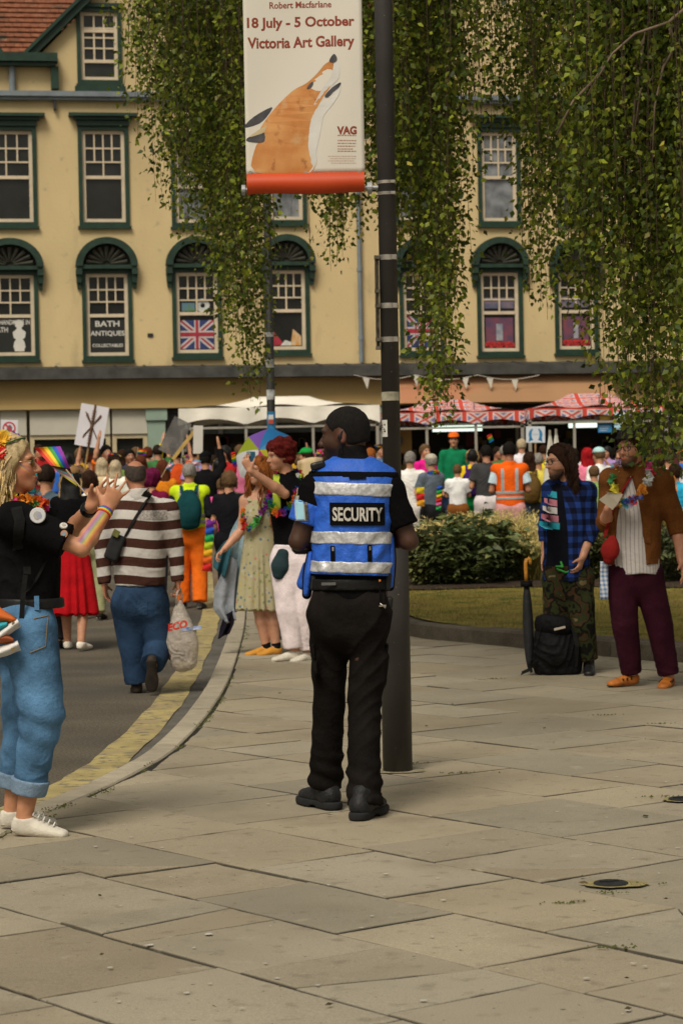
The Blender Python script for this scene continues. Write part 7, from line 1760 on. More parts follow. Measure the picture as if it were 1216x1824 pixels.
um_ = thing('umbrella', 'furled black umbrella with curved wooden handle leaning on the backpack', 'umbrella', tuple(q0))
m = MB(); a, b = p2_(943, 1194, -.05), p2_(937, 1040, -.02); ks = np.linspace(0, 1, 9); rr = [.012, .028, .034, .038, .040, .038, .034, .028, .016]; m.tube([a + (b - a) * k for k in ks], rr, 12)
cv = m.build('furled_canopy', mat('umbrella_cloth', (.010, .010, .012), rough=.7, var=.4, vs=20, bump=.5, bs=40), um_, smooth=True)
m = MB(); m.tube([b + V(0, 0, -.02), b + V(0, 0, .022)], .045, 12); m.build('canopy_tie', bpm, um_, smooth=True); m = MB(); m.tube([a + V(0, 0, -.02), a + V(.001, 0, -.001)], .006, 6); m.build('ferrule', steel, um_)
h0 = b + V(0, 0, .02); m = MB(); m.tube([h0, p2_(936, 1020, -.02), p2_(935.5, 1003, -.02), p2_(937, 996, -.02), p2_(940.5, 993, -.02), p2_(943, 996, -.02), p2_(944, 1001, -.02), p2_(943.5, 1005, -.02)], [.015, .015, .015, .015, .014, .014, .013, .011], 10); m.build('handle', mat('handle_wood', (.50, .22, .03), rough=.4, var=.2, vs=12), um_, smooth=True)

# ------------------------------------------------------------------ the man in the brown jacket
r_ = gp(1143, 1222); jY = r_.y; jo = thing('person', 'man in brown corduroy jacket with flower garland and dark red trousers', 'person', tuple(r_)); p = px_fn(r_, jY)
J = dict(q=1.02, hq=1.02, pel=p(1128, 1010), nk=p(1130, 838, .02), hd=p(1122, 798, -.03), hf=(-.62, -.78, -.05), sL=p(1176, 858, -.04), sR=p(1088, 856, .02), eL=p(1205, 935, .0), wL=p(1212, 1000, -.08), eR=p(1078, 930, -.02), wR=p(1082, 905, -.22), hL=p(1152, 1022), hR=p(1106, 1022), kL=p(1174, 1115, -.04), kR=p(1112, 1112, -.04),
         aL=p(1190, 1202, -.04), aR=p(1124, 1198, .02), front=nrm(V(-.35, -.94, 0)), hdL=V(.1, -.3, -1), hdR=V(.35, -.25, .75), curlL=.3, curlR=.9, hnL=V(-1, -.2, 0), hnR=V(.7, -.3, .2), htL=V(-.2, -1, 0), htR=V(.4, -.5, .6))
J['tL'] = J['aL'] + V(-.07, -.17, -.05); J['tR'] = J['aR'] + V(-.17, -.09, -.05)
F = Fld(); add_body(F, J); v, qd = F.mesh(.0075); qmesh('body', v, qd, skin_mat(), jo, cols=paint_face(v, J, (.52, .24, .15), brow=(.04, .025, .02), extra=(beard2,)))
f_, u_, l_ = head_frame(J); PH = lambda a, b, c: J['hd'] + (l_ * a + f_ * b + u_ * c) * 1.02
F = Fld(); hair_short(F, J, .012, -.05); v, qd = F.mesh(.008); qmesh('hair', v, qd, brh, jo)
F = Fld(); F.add(ell(PH(0, -.01, .085), (.088, .108, .060), f_, u_), 0); F.add(ell(PH(0, .03, .070), (.085, .10, .014), f_, u_), .01); F.cut(PH(0, 0, .055), -u_); v, qd = F.mesh(.008); qmesh('black_cap', v, qd, mat('cap_black', (.010, .010, .010), rough=.85), jo); specs(jo, PH)
F = Fld(); F.add(ell(PH(0, .052, -.100), (.046, .040, .036), f_, u_), 0); F.cut(PH(0, 0, -.06), u_ * .8 + f_ * .35); v, qd = F.mesh(.007); v = fold(v, qd, .003, 90, 3); qmesh('beard', v, qd, mat('beard_brown'), jo)
shm = cloth('pale_stripe_shirt', (.46, .43, .41), bump=.5); 
F = Fld(); torso_cloth(F, J, .018, -.07, knots=[(0, .185, .140), (.3, .178, .140), (.62, .172, .14, .005), (.84, .155, .10), (.95, .11, .08), (1, .075, .07)]); v, qd = F.mesh(.0075); v = fold(v, qd, .007, 22, 8, (2.2, 2.2, .4)); tx = mat('pale_stripe_shirt'); N = tx.node_tree.nodes; 
v[:, 2] += .03 * np.cos(v[:, 0] * 9) * np.clip((v[:, 2].min() + .12 - v[:, 2]) / .12, 0, 1)
stripes(tx, 0, 0, ((.50, .47, .45), (.50, .47, .45), (.50, .47, .45), (.33, .29, .29)), .026, 'su'); qmesh('pale_shirt', v, qd, tx, jo, attrs={'su': v[:, 0] + v[:, 1] * .4})
jm = cloth('corduroy_brown', (.135, .048, .012), bump=.6, bs=60, var=.22)
F = Fld(); torso_cloth(F, J, .036, .015, knots=[(0, .188, .160), (.3, .186, .158), (.62, .190, .160, .005), (.84, .180, .128), (.95, .13, .095), (1, .09, .082)]); sleeves(F, J, .026, 'long', .30)
fr = J['front']; la = np.cross(fr, UPV); c = p(1122, 910, -.1); F.sub(loft(c + fr * .14 + UPV * .27, c + fr * .14 - UPV * .36, la, [(0, .036, .18), (.3, .080, .18), (1, .150, .18)]), .01); v, qd = F.mesh(.008); v = fold(v, qd, .009, 12, 18, (1, 1, .7)); jk = qmesh('brown_jacket', v, qd, jm, jo); jb = bvh_of(v, qd)
F = Fld(); F.add(loft(p(1131, 848, .02), p(1130, 828, .02), V(1, -.3, 0), [(0, .105, .095), (1, .088, .085)], (0, 1)), 0); F.sub(ell(p(1122, 836, -.10), (.05, .06, .08), fr), .01); fin(F, 'collar', jm, jk, .007, .002)
m = MB(); vs = [tuple(p(1148 + 26 * i / 6, 970 - 32 * j / 4, -.6)) for j in range(5) for i in range(7)]; m.add(conform(jb, vs, .010), [(j * 7 + i, j * 7 + i + 1, (j + 1) * 7 + i + 1, (j + 1) * 7 + i) for j in range(4) for i in range(6)]); m.build('patch_pocket', jm, jk, fix=False)
mar = cloth('maroon_cord', (.028, .0045, .011), var=.25, spec=.1)
F = Fld(); trousers_field(F, J, .010, 1.02, r=(.098, .080, .070, .060), waist=.03, cuff=-.0); F.cut(p(1128, 985), V(0, 0, 1)); v, qd = F.mesh(.008); v = fold(v, qd, .005, 16, 15); qmesh('maroon_trousers', v, qd, mar, jo)
tan_ = mat('tan_leather', (.40, .125, .018), rough=.5, var=.25, vs=20, bump=.3, bs=90)
for s in 'LR':
    o = shoe_obj(jo, J['a' + s], J['t' + s], 1.02, tan_, mat('sole_dark', (.03, .02, .014), rough=.8), .0075, collar=.02, name='sandal'); A, T = J['a' + s], J['t' + s]; d = nrm(V(*(T - A)[:2], 0)); l2 = np.cross(d, UPV); m = MB()
    for k in range(3):
        for sg in (-1, 1): m.box(A + d * (.03 + .035 * k) + l2 * sg * .039 + V(0, 0, -.035 - .004 * k), (.012, .012, .02))
    m.build('cut_out', mat('cutout_dark', (.03, .012, .006), rough=.9), o)
F = Fld(); F.add(loft(p(1082, 998, -.16), p(1090, 958, -.16), nrm(V(1, -.3, 0)), [(0, .035, .03), (.3, .062, .045), (.8, .05, .04), (1, .03, .02)], n=2.4), 0); fin(F, 'red_bag', cloth('bag_red_cloth', (.20, .012, .010)), jo, .008, .005); m = MB(); ribbon(m, conform(jb, [tuple(p(a, b, -.6)) for a, b in dense([(1142, 848), (1120, 880), (1102, 920), (1092, 960)], 5)], .014), .035, V(.8, 0, .5), .006); m.build('bag_strap', mat('bag_red_cloth'), jo)
m = MB(); m.grid(lambda u, v_: p(1068 + 14 * u, 1000 + 68 * v_, -.12 + .01 * math.sin(v_ * 5)), 4, 10); o = m.build('check_scarf', plaid('check_blue_white', (.12, .20, .36), (.30, .36, .48), (.55, .55, .55), .03), jo, smooth=True); md = o.modifiers.new('solid', 'SOLIDIFY'); md.thickness = .008
LC = [(.10, .38, .50), (.70, .62, .06), (.08, .33, .12), (.50, .38, .62), (.62, .03, .05), (.75, .55, .06), (.62, .58, .60), (.06, .30, .12), (.70, .10, .30), (.60, .62, .62), (.72, .30, .04), (.10, .15, .50)]
lei(jo, J, LC, r=.125, n=74, size=.038, drop=.30, seed=9, push=.135, rise=.085)
cd_ = thing('paper_card', 'folded cream paper held by the man in the brown jacket', 'paper', tuple(r_)); m = MB(); m.add([p(1066, 890, -.33), p(1082, 878, -.34), p(1100, 896, -.31), p(1090, 908, -.30), p(1108, 880, -.30), p(1078, 876, -.36)], [(0, 1, 2, 3), (1, 5, 4, 2)]); o = m.build('sheet', mat('paper_cream', (.56, .50, .40), rough=.8, var=.06), cd_); md = o.modifiers.new('solid', 'SOLIDIFY'); md.thickness = .003
# ================================================================== THE CROWD
SK = {'f': (.50, .245, .145), 'p': (.58, .32, .21), 't': (.38, .175, .10), 'd': (.10, .045, .025)}
HC = {'black': (.010, .008, .007), 'dark': (.020, .012, .008), 'brown': (.050, .026, .014), 'light': (.12, .07, .035), 'blonde': (.42, .30, .14), 'white': (.46, .37, .24), 'grey': (.24, .22, .20), 'ginger': (.26, .082, .018), 'auburn': (.095, .026, .012), 'red': (.11, .012, .010), 'magenta': (.12, .008, .045), 'scarlet': (.34, .010, .014)}
def hairmat(k): return mat('hair_' + k, HC[k], rough=.75, var=.35, vs=45, bump=.6, bs=130, spec=.08)
def cc(h, **k): return cloth('cloth_' + h, tuple(min(.8, x * 1.12) for x in lin(h)), **k)
def ground_at(px, Y): return max(street_z(Y), 0) if (px > 425 and Y < 29) else street_z(Y)
def place(px, top, H, Y=None):
    if Y is None:
        lo, hi = 26.5, 41.0
        for _ in range(30):
            Y = (lo + hi) / 2; z = at(px, top, Y).z - ground_at(px, Y)
            if z > H: lo = Y
            else: hi = Y
    return Y
seedn = [0]
def person(label, px, top, H=1.72, Y=None, rz=180, hair=('short', 'brown'), shirt=('short', '#888888'), legs=('trousers', '#30343c'), skin='f', arms='down', female=False, group='people of the parade crowd', vox=.0135, wide=1.0, stride=.08, head=0, tilt=0, shoe='#2a2622', cap=None, fine=False, **kw):
    seedn[0] += 1; sd_ = seedn[0]
    Y = place(px, top, H, Y); x = at(px, top + 60, Y).x; g = ground_at(px, Y)
    if kw.get('fit', True): H = min(1.95, max(1.1, at(px, top, Y).z - g - (.03 if hair[0] == 'curly' else .012)))
    o = thing('person', label, 'person', (x, Y, g), R(rz), group)
    J = std_joints(H, arms, female, stride, 0, R(head), R(tilt)); sk_ = SK[skin]
    F = Fld(); add_body(F, J, female, fine=fine, hands=vox < .009, wide=wide); v, q = F.mesh(vox); qmesh('body', v, q, skin_mat(), o, cols=paint_face(v, J, sk_, brow=tuple(c * .25 for c in sk_)))
    hm_ = hairmat(hair[1]); f, u, l = head_frame(J); qh = J['q']; P = lambda a, b, c: J['hd'] + (l * a + f * b + u * c) * qh
    F = Fld(); amp, frq = .003, 60
    if hair[0] == 'short': hair_short(F, J, .012, -.045)
    elif hair[0] == 'long': hair_long(F, J, kw.get('hl', .26), .016, kw.get('hw', .10), front=.060); amp = .006
    elif hair[0] == 'curly': F.add(ell(P(0, -.02, .05), [x_ * qh for x_ in (.125, .125, .105)], f, u), 0); F.add(ell(P(0, -.04, -.02), [x_ * qh for x_ in (.11, .09, .09)], f, u), .02); F.cut(P(0, .075, .045), f * .85 - u * .45); amp, frq = .012, 75
    elif hair[0] == 'bob': hair_long(F, J, .06, .018, .085, front=.058); amp = .005
    if hair[0] != 'none': v, q = F.mesh(vox * .9); v = fold(v, q, amp, frq, sd_, (1.3, 1.3, .5)); qmesh('hair', v, q, hm_, o)
    if hair[0] in ('long', 'bob') and vox < .016: locks(o, J, HC[hair[1]], 60, .16 if hair[0] == 'bob' else kw.get('hl', .26) + .12, sd_, .095, .010, (.006, .011), 6, front=-.04, sides=4)
    if cap:
        F = Fld(); F.add(ell(P(0, -.012, .062), [x_ * qh for x_ in (.090, .108, .078)], f, u), 0); F.cut(P(0, 0, .045), -u)
        if cap[0] == 'cap': F.add(loft(P(0, .07, .052), P(0, .175, .035), l, [(0, .075 * qh, .012), (1, .055 * qh, .010)]), .01)
        if cap[0] == 'brim': F.add(ell(P(0, -.01, .052), [x_ * qh for x_ in (.16, .17, .016)], f, u), .01)
        v, q = F.mesh(vox * .85); qmesh('cap', v, q, cc(cap[1]), o)
    th = kw.get('th', .016); sm = cc(shirt[1]) if isinstance(shirt[1], str) else shirt[1]
    if shirt[0] != 'none':
        F = Fld(); torso_cloth(F, J, th, kw.get('hem', -.05), female, wide)
        if shirt[0] in ('short', 'long'): sleeves(F, J, th, shirt[0], .68 if shirt[0] == 'short' else .92, wide)
        v, q = F.mesh(vox); v = fold(v, q, .006, 17, sd_); qmesh('top', v, q, sm, o)
    lm_ = cc(legs[1]) if isinstance(legs[1], str) else legs[1]
    if legs[0] == 'trousers': F = Fld(); trousers_field(F, J, .012, wide, r=kw.get('lr', (.092, .074, .066, .060)), waist=.05); v, q = F.mesh(vox); v = fold(v, q, .004, 17, sd_ + 50); qmesh('trousers', v, q, lm_, o)
    elif legs[0] in ('skirt', 'dress', 'shorts'):
        F = Fld(); ln = kw.get('sl', .55); hl = J['hL'] - J['hR']
        if legs[0] == 'shorts': trousers_field(F, J, .014, wide, waist=.05); F.cut(J['kL'] + V(0, 0, .06), V(0, 0, -1))
        else: F.add(loft(J['pel'] - V(0, 0, ln), J['pel'] + V(0, 0, .10), hl, [(0, kw.get('flare', .24), kw.get('flare', .24) * .8), (.6, .19, .15), (.9, .155, .12), (1, .138, .108)], (1, 1)), 0)
        v, q = F.mesh(vox); n = vnorm(v, q)
        if legs[0] != 'shorts': an = np.arctan2(v[:, 1], v[:, 0]); k = np.clip((J['pel'][2] + .05 - v[:, 2]) / ln, 0, 1); v = v + n * (.018 * k * np.sin(an * 11 + 2 * np.sin(an * 3)))[:, None]
        qmesh('skirt' if legs[0] != 'shorts' else 'shorts', v, q, lm_, o)
    if kw.get('shoes', True):
        for s in 'LR': shoe_obj(o, J['a' + s], J['t' + s], J['q'], cc(shoe), cc(kw.get('sole', '#d0cabc')), max(.010, vox * .8), collar=.03)
    if kw.get('hivis'):
        hc = kw['hivis']; F = Fld(); torso_cloth(F, J, th + .016, .0, female, wide); v, q = F.mesh(vox * .85); v = fold(v, q, .004, 18, sd_ + 9); vv = qmesh('hi_vis_vest', v, q, cc(hc), o); bv_ = bvh_of(v, q)
        tape = mat('hi_vis_tape', (.36, .36, .35), rough=.5, var=.15, vs=20)
        for zz in (.22, .34):
            F = Fld(); torso_cloth(F, J, th + .021, .0, female, wide); z0 = J['pel'][2] + zz * .62 - .06; F.cut(V(0, 0, z0), V(0, 0, -1)); F.cut(V(0, 0, z0 + .045), V(0, 0, 1)); v, q = F.mesh(vox * .85, 0); qmesh('reflective_band', v, q, tape, vv)
        for sx in (-1, 1):
            m = MB(); pts = [(sx * .095, .5, J['pel'][2] + .20 + .30 * i / 8) for i in range(9)]; hit = conform(bv_, pts, .006, (0, -1, 0)); ribbon(m, hit, .045, V(1, 0, 0)); m.build('shoulder_band', tape, vv)
    if kw.get('pack'):
        F = Fld(); a = J['pel'] + V(0, .19, .08); b = J['nk'] + V(0, .17, -.07); F.add(loft(a, b, V(1, 0, 0), [(0, .13, .075), (.3, .15, .09), (.75, .14, .08), (1, .085, .05)], n=2.6), 0); F.add(ell(a + V(0, .06, .10), (.10, .05, .10)), .03); v, q = F.mesh(vox); v = fold(v, q, .005, 18, sd_); pk_ = qmesh('backpack', v, q, cc(kw['pack']), o)
        for sx in (-1, 1): m = MB(); ribbon(m, [b + V(sx * .08, .0, .01), J['nk'] + V(sx * .095, .03, .025), J['nk'] + V(sx * .11, -.09, -.06), J['nk'] + V(sx * .12, -.12, -.20), J['nk'] + V(sx * .15, -.02, -.33)], .04, V(1, 0, 0), .012); m.build('strap', cc(kw['pack']), pk_)
    if kw.get('lei'): lei(o, J, list(RAINBOW), r=.11, n=34, size=.034, drop=kw.get('ld', .20), seed=sd_)
    if kw.get('flowers'):
        m = MB(); r2 = random.Random(sd_)
        for i in range(16):
            a = 6.283 * i / 16; c = P(.086 * math.sin(a), -.015 + .104 * math.cos(a), .075 - .02 * math.cos(a)); m.col = r2.choice(RAINBOW)
            for b_ in range(5): d = nrm(V(r2.gauss(0, 1), r2.gauss(0, 1), abs(r2.gauss(0, 1)))); t = nrm(np.cross(d, V(.3, .5, 1))); m.add([c, c + d * .02 + t * .014, c + d * .036, c + d * .02 - t * .014], [(0, 1, 2, 3)])
        m.build('flower_crown', mat('petal'), o, fix=False)
    return o, J
# ---------------------------------------------------------------- the people one can pick out, left to right
jeans_l, jeans_d = '#4a6a8c', '#2b3a52'
person('dark haired person in grey-blue tee shirt right behind the clapping woman', 84, 826, 1.78, 22, 168, ('short', 'dark'), ('short', '#4a5a66'), ('trousers', '#2a2c34'), arms='bent')
o_, J_ = person('woman in bright red skirt and black top with long blonde hair', 128, 829, 1.76, 21.7, 172, ('long', 'blonde'), ('tank', '#0e0e10'), ('skirt', '#a01018'), female=True, arms='bent', vox=.010, sl=.60, flare=.25, hl=.30, stride=.14, shoe='#d8d0c2', hem=.0, cap=('beanie', '#8a6a48'))
person('person in white tee shirt with a navy shoulder strap beyond the blonde woman', 160, 838, 1.66, 26.2, 178, ('bob', 'brown'), ('short', '#d8d6d4'), ('trousers', '#8a8a66'), female=True)
person('platinum haired woman just left of the striped shirt man', 183, 815, 1.64, None, 180, ('long', 'white'), ('short', '#c8b08a'), female=True, hl=.22)
person('pale blonde woman touching shoulders with the platinum haired woman', 207, 819, 1.62, None, 176, ('long', 'white'), ('short', '#e0dccf'), female=True, hl=.2)
o_sign, J_sign = person('brown haired person lifting the star placard with both arms', 163, 805, 1.70, None, 182, ('short', 'auburn'), ('short', '#5a4436'), arms='up')
person('person with rainbow flowers in brown hair near the star placard', 205, 806, 1.70, None, 150, ('bob', 'brown'), ('short', '#6c8a3a'), female=True, flowers=True)
person('dark haired man facing us above the bald man', 232, 799, 1.74, None, 20, ('short', 'black'), ('short', '#3a3a4c'), skin='t')
person('auburn haired woman between the bald man and the magenta hair', 252, 811, 1.66, None, 185, ('long', 'auburn'), ('short', '#b03a3a'), female=True)
person('person with deep magenta hair beside the striped shoulder', 271, 833, 1.60, 27.6, 175, ('curly', 'magenta'), ('short', '#6a1436'), female=True, vox=.012)
person('auburn haired person wrapped in orange and yellow cloth', 291, 819, 1.66, None, 190, ('long', 'auburn'), ('long', '#c8761c'), ('skirt', '#c87a18'), female=True)
person('dark haired man in red-orange shirt holding the grey placard', 316, 797, 1.75, None, 178, ('short', 'dark'), ('short', '#c04a1e'), arms=('down', 'up'))
person('grey haired steward in yellow-green vest with teal backpack and orange trousers', 338, 823, 1.78, 27.3, 180, ('short', 'grey'), ('long', '#22242a'), ('trousers', '#d8661a'), hivis='#b8d020', pack='#123c40', vox=.010, arms='bent', lr=(.10, .088, .082, .078), shoe='#3a3836')
person('person in black hooded top and black hat in front of the white card', 367, 804, 1.76, None, 172, ('short', 'black'), ('long', '#141416'), cap=('beanie', '#101012'), arms=('bent', 'up'))
person('blonde person between the black hat and the raised phone', 391, 816, 1.64, None, 160, ('long', 'blonde'), ('short', '#c4709a'), female=True)
person('fair haired person in black top and dark trousers left of the ginger hair', 409, 838, 1.70, 26.6, 165, ('bob', 'light'), ('short', '#17171b'), ('trousers', '#16161a'), female=True, hivis=None, vox=.011)
person('short person in bright pink tee shirt beyond the steward', 397, 850, 1.50, 28.5, 170, ('short', 'light'), ('short', '#d84a90'), ('trousers', '#8a7a6a'))
person('person in green baseball cap left of the guard', 547, 797, 1.75, None, 250, ('short', 'brown'), ('long', '#d8cc8c'), cap=('cap', '#1c8a3c'))
person('woman with magenta hat right behind the guard', 574, 800, 1.66, None, 200, ('bob', 'light'), ('short', '#e0c890'), cap=('brim', '#c81e8c'), female=True)
person('ginger haired man in white and yellow between guard and lamp post', 660, 797, 1.76, None, 195, ('short', 'ginger'), ('short', '#e0dcc8'), ('trousers', '#d8c030'))
person('grey haired person in white tee shirt and white trousers right of the lamp post', 731, 803, 1.72, None, 176, ('short', 'grey'), ('short', '#dcdad6'), ('trousers', '#d0ccc8'), arms='bent', vox=.011)
person('fair person in hot pink scarf behind the grey cap', 757, 790, 1.74, None, 30, ('short', 'light'), ('short', '#d82088'), female=True, arms='bent')
person('person in grey flat cap wearing rainbow garlands', 768, 808, 1.68, 32.5, 215, ('short', 'grey'), ('short', '#5a6470'), ('trousers', '#26262a'), cap=('cap', '#b0a898'), lei=True, ld=.34, vox=.011, arms='front')
person('man in green jumper and orange cap facing us', 808, 769, 1.86, 38.6, 10, ('short', 'dark'), ('long', '#12704a'), ('trousers', '#1c2a44'), cap=('cap', '#d8641c'), vox=.011, head=-15)
person('child in white tee shirt with both hands raised to the head', 815, 826, 1.40, 35.2, 175, ('short', 'light'), ('short', '#e0dede'), ('shorts', '#7a4a20'), arms='front', vox=.011)
person('blonde woman in yellow top with purple backpack', 842, 800, 1.64, None, 170, ('bob', 'blonde'), ('short', '#d8b81c'), ('trousers', '#108040'), pack='#3a1c5a', female=True, vox=.012)
person('black haired man in charcoal shirt and white trousers', 866, 792, 1.76, None, 188, ('short', 'black'), ('short', '#3c3c3e'), ('trousers', '#d4ccd0'), arms='bent', vox=.011)
person('man with dark hair facing us beside the charcoal shirt', 886, 795, 1.74, 39.5, 35, ('short', 'dark'), ('short', '#8c2c2c'), skin='t')
person('steward in orange vest with silver bands and pink trousers', 907, 786, 1.86, 30.6, 176, ('short', 'black'), ('short', '#bcd0e4'), ('trousers', '#c49090'), hivis='#ec5a14', vox=.0095, arms='bent', skin='t')
person('white haired man below the round blue placard', 929, 781, 1.78, 39.6, 182, ('short', 'white'), ('short', '#d0ccd4'))
person('long brown haired woman in olive top right of the orange vest', 943, 804, 1.68, 33.4, 178, ('long', 'brown'), ('tank', '#6a5428'), ('trousers', '#2c4a72'), female=True, hl=.30, pack='#5a4624', vox=.011)
person('person in yellow and white by the white folded parasols', 958, 806, 1.64, None, 200, ('short', 'grey'), ('short', '#dccb5a'))
person('scarlet haired woman in pink top right of the bearded man', 1046, 797, 1.66, None, 190, ('long', 'scarlet'), ('short', '#e07a94'), ('trousers', '#802040'), female=True)
person('person in pale blue cap and white shirt between the two standing men', 1067, 796, 1.70, None, 215, ('short', 'light'), ('short', '#e0e0e4'), ('trousers', '#2c6a3c'), cap=('cap', '#a8ccd0'))
person('person in green floral top close behind the brown jacket', 1058, 828, 1.62, 31.0, 190, ('short', 'light'), ('short', '#7c9a5c'), female=True)
person('person in light blue top at the right edge under the leaves', 1203, 826, 1.68, 29.5, 160, ('bob', 'brown'), ('short', '#2a9ac4'), ('trousers', '#c46a30'), female=True)
person('person in orange and white glimpsed through the leaves', 1172, 808, 1.70, None, 185, ('short', 'brown'), ('short', '#d88c4a'))
person('person in white shirt glimpsed through the hanging leaves', 1190, 800, 1.72, None, 175, ('short', 'light'), ('short', '#d8d8dc'))
# ---------------------------------------------------------------- deeper rows
fr_ = random.Random(21); tones = [('black', '#1c1d22'), ('blue', '#3060b0'), ('white', '#d8d6d0'), ('grey', '#6a6a6a'), ('red', '#a02424'), ('green', '#3a6a3c'), ('mustard', '#b8902c'), ('lilac', '#9a80b4'), ('denim blue', '#4c6a90'), ('pink', '#cc6e90'), ('yellow', '#e0c428'), ('orange', '#cc6420'), ('turquoise', '#2c8a90')]
hs_ = [('short', 'brown'), ('short', 'dark'), ('long', 'brown'), ('long', 'blonde'), ('short', 'grey'), ('bob', 'auburn'), ('short', 'black'), ('long', 'dark'), ('curly', 'brown'), ('bob', 'light'), ('short', 'light')]
near_ = [(-5, 'at the far left edge behind the flower crown'), (22, 'under the small prohibition placard'), (48, 'just behind the rainbow flag tip'), (70, 'below the rainbow flag'), (104, 'left of the star placard'), (122, 'beneath the left corner of the star placard'), (143, 'close to the star placard stick'), (190, 'right below the star placard'), (219, 'in front of the pale green pilaster'), (243, 'before the small shop door'), (264, 'beside the green pilaster foot'), (282, 'left of the grey placard'), (301, 'under the grey placard'), (334, 'left of the white card'), (352, 'under the white card'), (381, 'before the white gazebo, left part'),
         (402, 'before the white gazebo, behind the phone'), (428, 'left of the rainbow umbrella'), (446, 'hidden behind the rainbow umbrella'), (520, 'behind the curly red hair'), (534, 'left of the green cap'), (560, 'between green cap and guard'), (678, 'behind the lamp post'), (855, 'under the lit strip light'), (898, 'behind the orange vest'), (968, 'right of the round blue placard'), (1022, 'behind the bearded man'), (1082, 'behind the black cap'), (1105, 'behind the garland wearer'), (1125, 'behind the brown jacket collar'), (1150, 'beside the brown jacket shoulder'), (1214, 'last at the right edge')]
for i, (px, wh) in enumerate(near_):
    nm, hx = tones[(i * 5 + 2) % len(tones)]; hk = hs_[(i * 7 + 1) % len(hs_)]; fm = hk[0] in ('long', 'bob')
    hn = {'light': 'light brown', 'auburn': 'auburn'}.get(hk[1], hk[1])
    person('%s haired person in %s top %s' % (hn, nm, wh), px, fr_.uniform(790, 811), 1.7, fr_.uniform(38.6, 41.2) if px > 640 else fr_.uniform(35.5, 40.5), fr_.choice((175, 182, 190, 165, 200, 30, -40)), hk, (fr_.choice(('short', 'long', 'short')), hx), ('trousers', fr_.choice((jeans_l, jeans_d, '#26262a', '#5a5648'))), skin=fr_.choice('ffptf'), female=fm, arms=fr_.choice(('down', 'bent', 'front', 'phone', ('down', 'up'), 'bent')), vox=.0165, shoes=False, flowers=(i % 9 == 4))
# ---------------------------------------------------------------- the woman in the flowered dress and her friend
fl = cloth('flowered_dress', (.45, .40, .24)); N = fl.node_tree.nodes; L = fl.node_tree.links; tc = N.new('ShaderNodeTexCoord'); vo = N.new('ShaderNodeTexVoronoi'); vo.inputs['Scale'].default_value = 26; L.new(tc.outputs['Object'], vo.inputs['Vector'])
r1 = ramp_nodes(fl, vo.outputs['Color'], [(0, (.48, .20, .16)), (.25, (.14, .19, .22)), (.45, (.42, .36, .14)), (.62, (.20, .24, .10)), (.8, (.46, .42, .36))]); lt_ = N.new('ShaderNodeMath'); lt_.operation = 'LESS_THAN'; lt_.inputs[1].default_value = .32; L.new(vo.outputs['Distance'], lt_.inputs[0])
mx = N.new('ShaderNodeMix'); mx.data_type = 'RGBA'; L.new(lt_.outputs[0], mx.inputs[0]); mx.inputs[6].default_value = (.40, .36, .22, 1); L.new(r1.outputs[0], mx.inputs[7]); setbase(fl, mx.outputs[2])
r_ = gp(470, 1166); dY = r_.y; do = thing('person', 'woman in long flowered dress with ginger hair and mustard shoes', 'person', tuple(r_)); p = px_fn(r_, dY)
J = dict(q=.97, hq=.98, pel=p(464, 985), nk=p(466, 878, .02), hd=p(463, 840, -.02), hf=(-.70, -.62, .05), sL=p(496, 890, -.02), sR=p(437, 892, .04), eL=p(508, 940, .0), wL=p(505, 985, -.08), eR=p(430, 945, .02), wR=p(400, 978, -.06), hL=p(480, 1000), hR=p(450, 1000), kL=p(484, 1085, -.02), kR=p(462, 1085, -.02),
         aL=p(492, 1150, .0), aR=p(474, 1150, .02), front=nrm(V(-.5, -.86, 0)), hdL=V(0, -.2, -1), hdR=V(-.7, -.2, -.6), curlL=.4, curlR=1.0, hnL=V(-1, 0, 0), hnR=V(.5, .2, -.8), htL=V(0, -1, 0), htR=V(-.3, -1, 0)); J['tL'] = J['aL'] + V(-.15, -.10, -.05); J['tR'] = J['aR'] + V(-.16, -.06, -.05)
F = Fld(); add_body(F, J, female=True); v, q = F.mesh(.0075); qmesh('body', v, q, skin_mat(), do, cols=paint_face(v, J, (.54, .28, .18), brow=(.15, .06, .02)))
F = Fld(); hair_long(F, J, .40, .018, .115, front=.060); f, u, l = head_frame(J); F.add(loft(J['hd'] + l * .07, J['nk'] + V(-.10, -.15, -.30), l, [(0, .04, .04), (.5, .065, .05), (1, .05, .03)]), .04); F.add(loft(J['hd'] - l * .07, J['nk'] + V(.06, -.17, -.26), l, [(0, .04, .04), (.5, .055, .045), (1, .035, .025)]), .04); v, q = F.mesh(.008); v = fold(v, q, .009, 40, 4, (1.5, 1.5, .35)); qmesh('hair', v, q, mat('hair_ginger', HC['ginger'], rough=.7, var=.4, vs=40, bump=.6, bs=130, spec=.1), do); locks(do, J, HC['ginger'], 200, .52, 31, .12, .014, (.004, .008), front=.06)
F = Fld(); lat = J['sL'] - J['sR']; F.add(loft(p(462, 1086), J['nk'] - UPV * .06, lat, [(0, .195, .155), (.35, .170, .135), (.60, .152, .124), (.70, .142, .116), (.85, .150, .125, .012), (.97, .14, .10), (1, .12, .09)], (1, 1)), 0); v, q = F.mesh(.008); an = np.arctan2(v[:, 1] - J['pel'][1], v[:, 0] - J['pel'][0]); k = np.clip((J['pel'][2] + .1 - v[:, 2]) / .5, 0, 1); v = v + vnorm(v, q) * (.014 * k * np.sin(an * 13 + 2 * np.sin(an * 4)))[:, None]; qmesh('flowered_dress', v, q, fl, do)
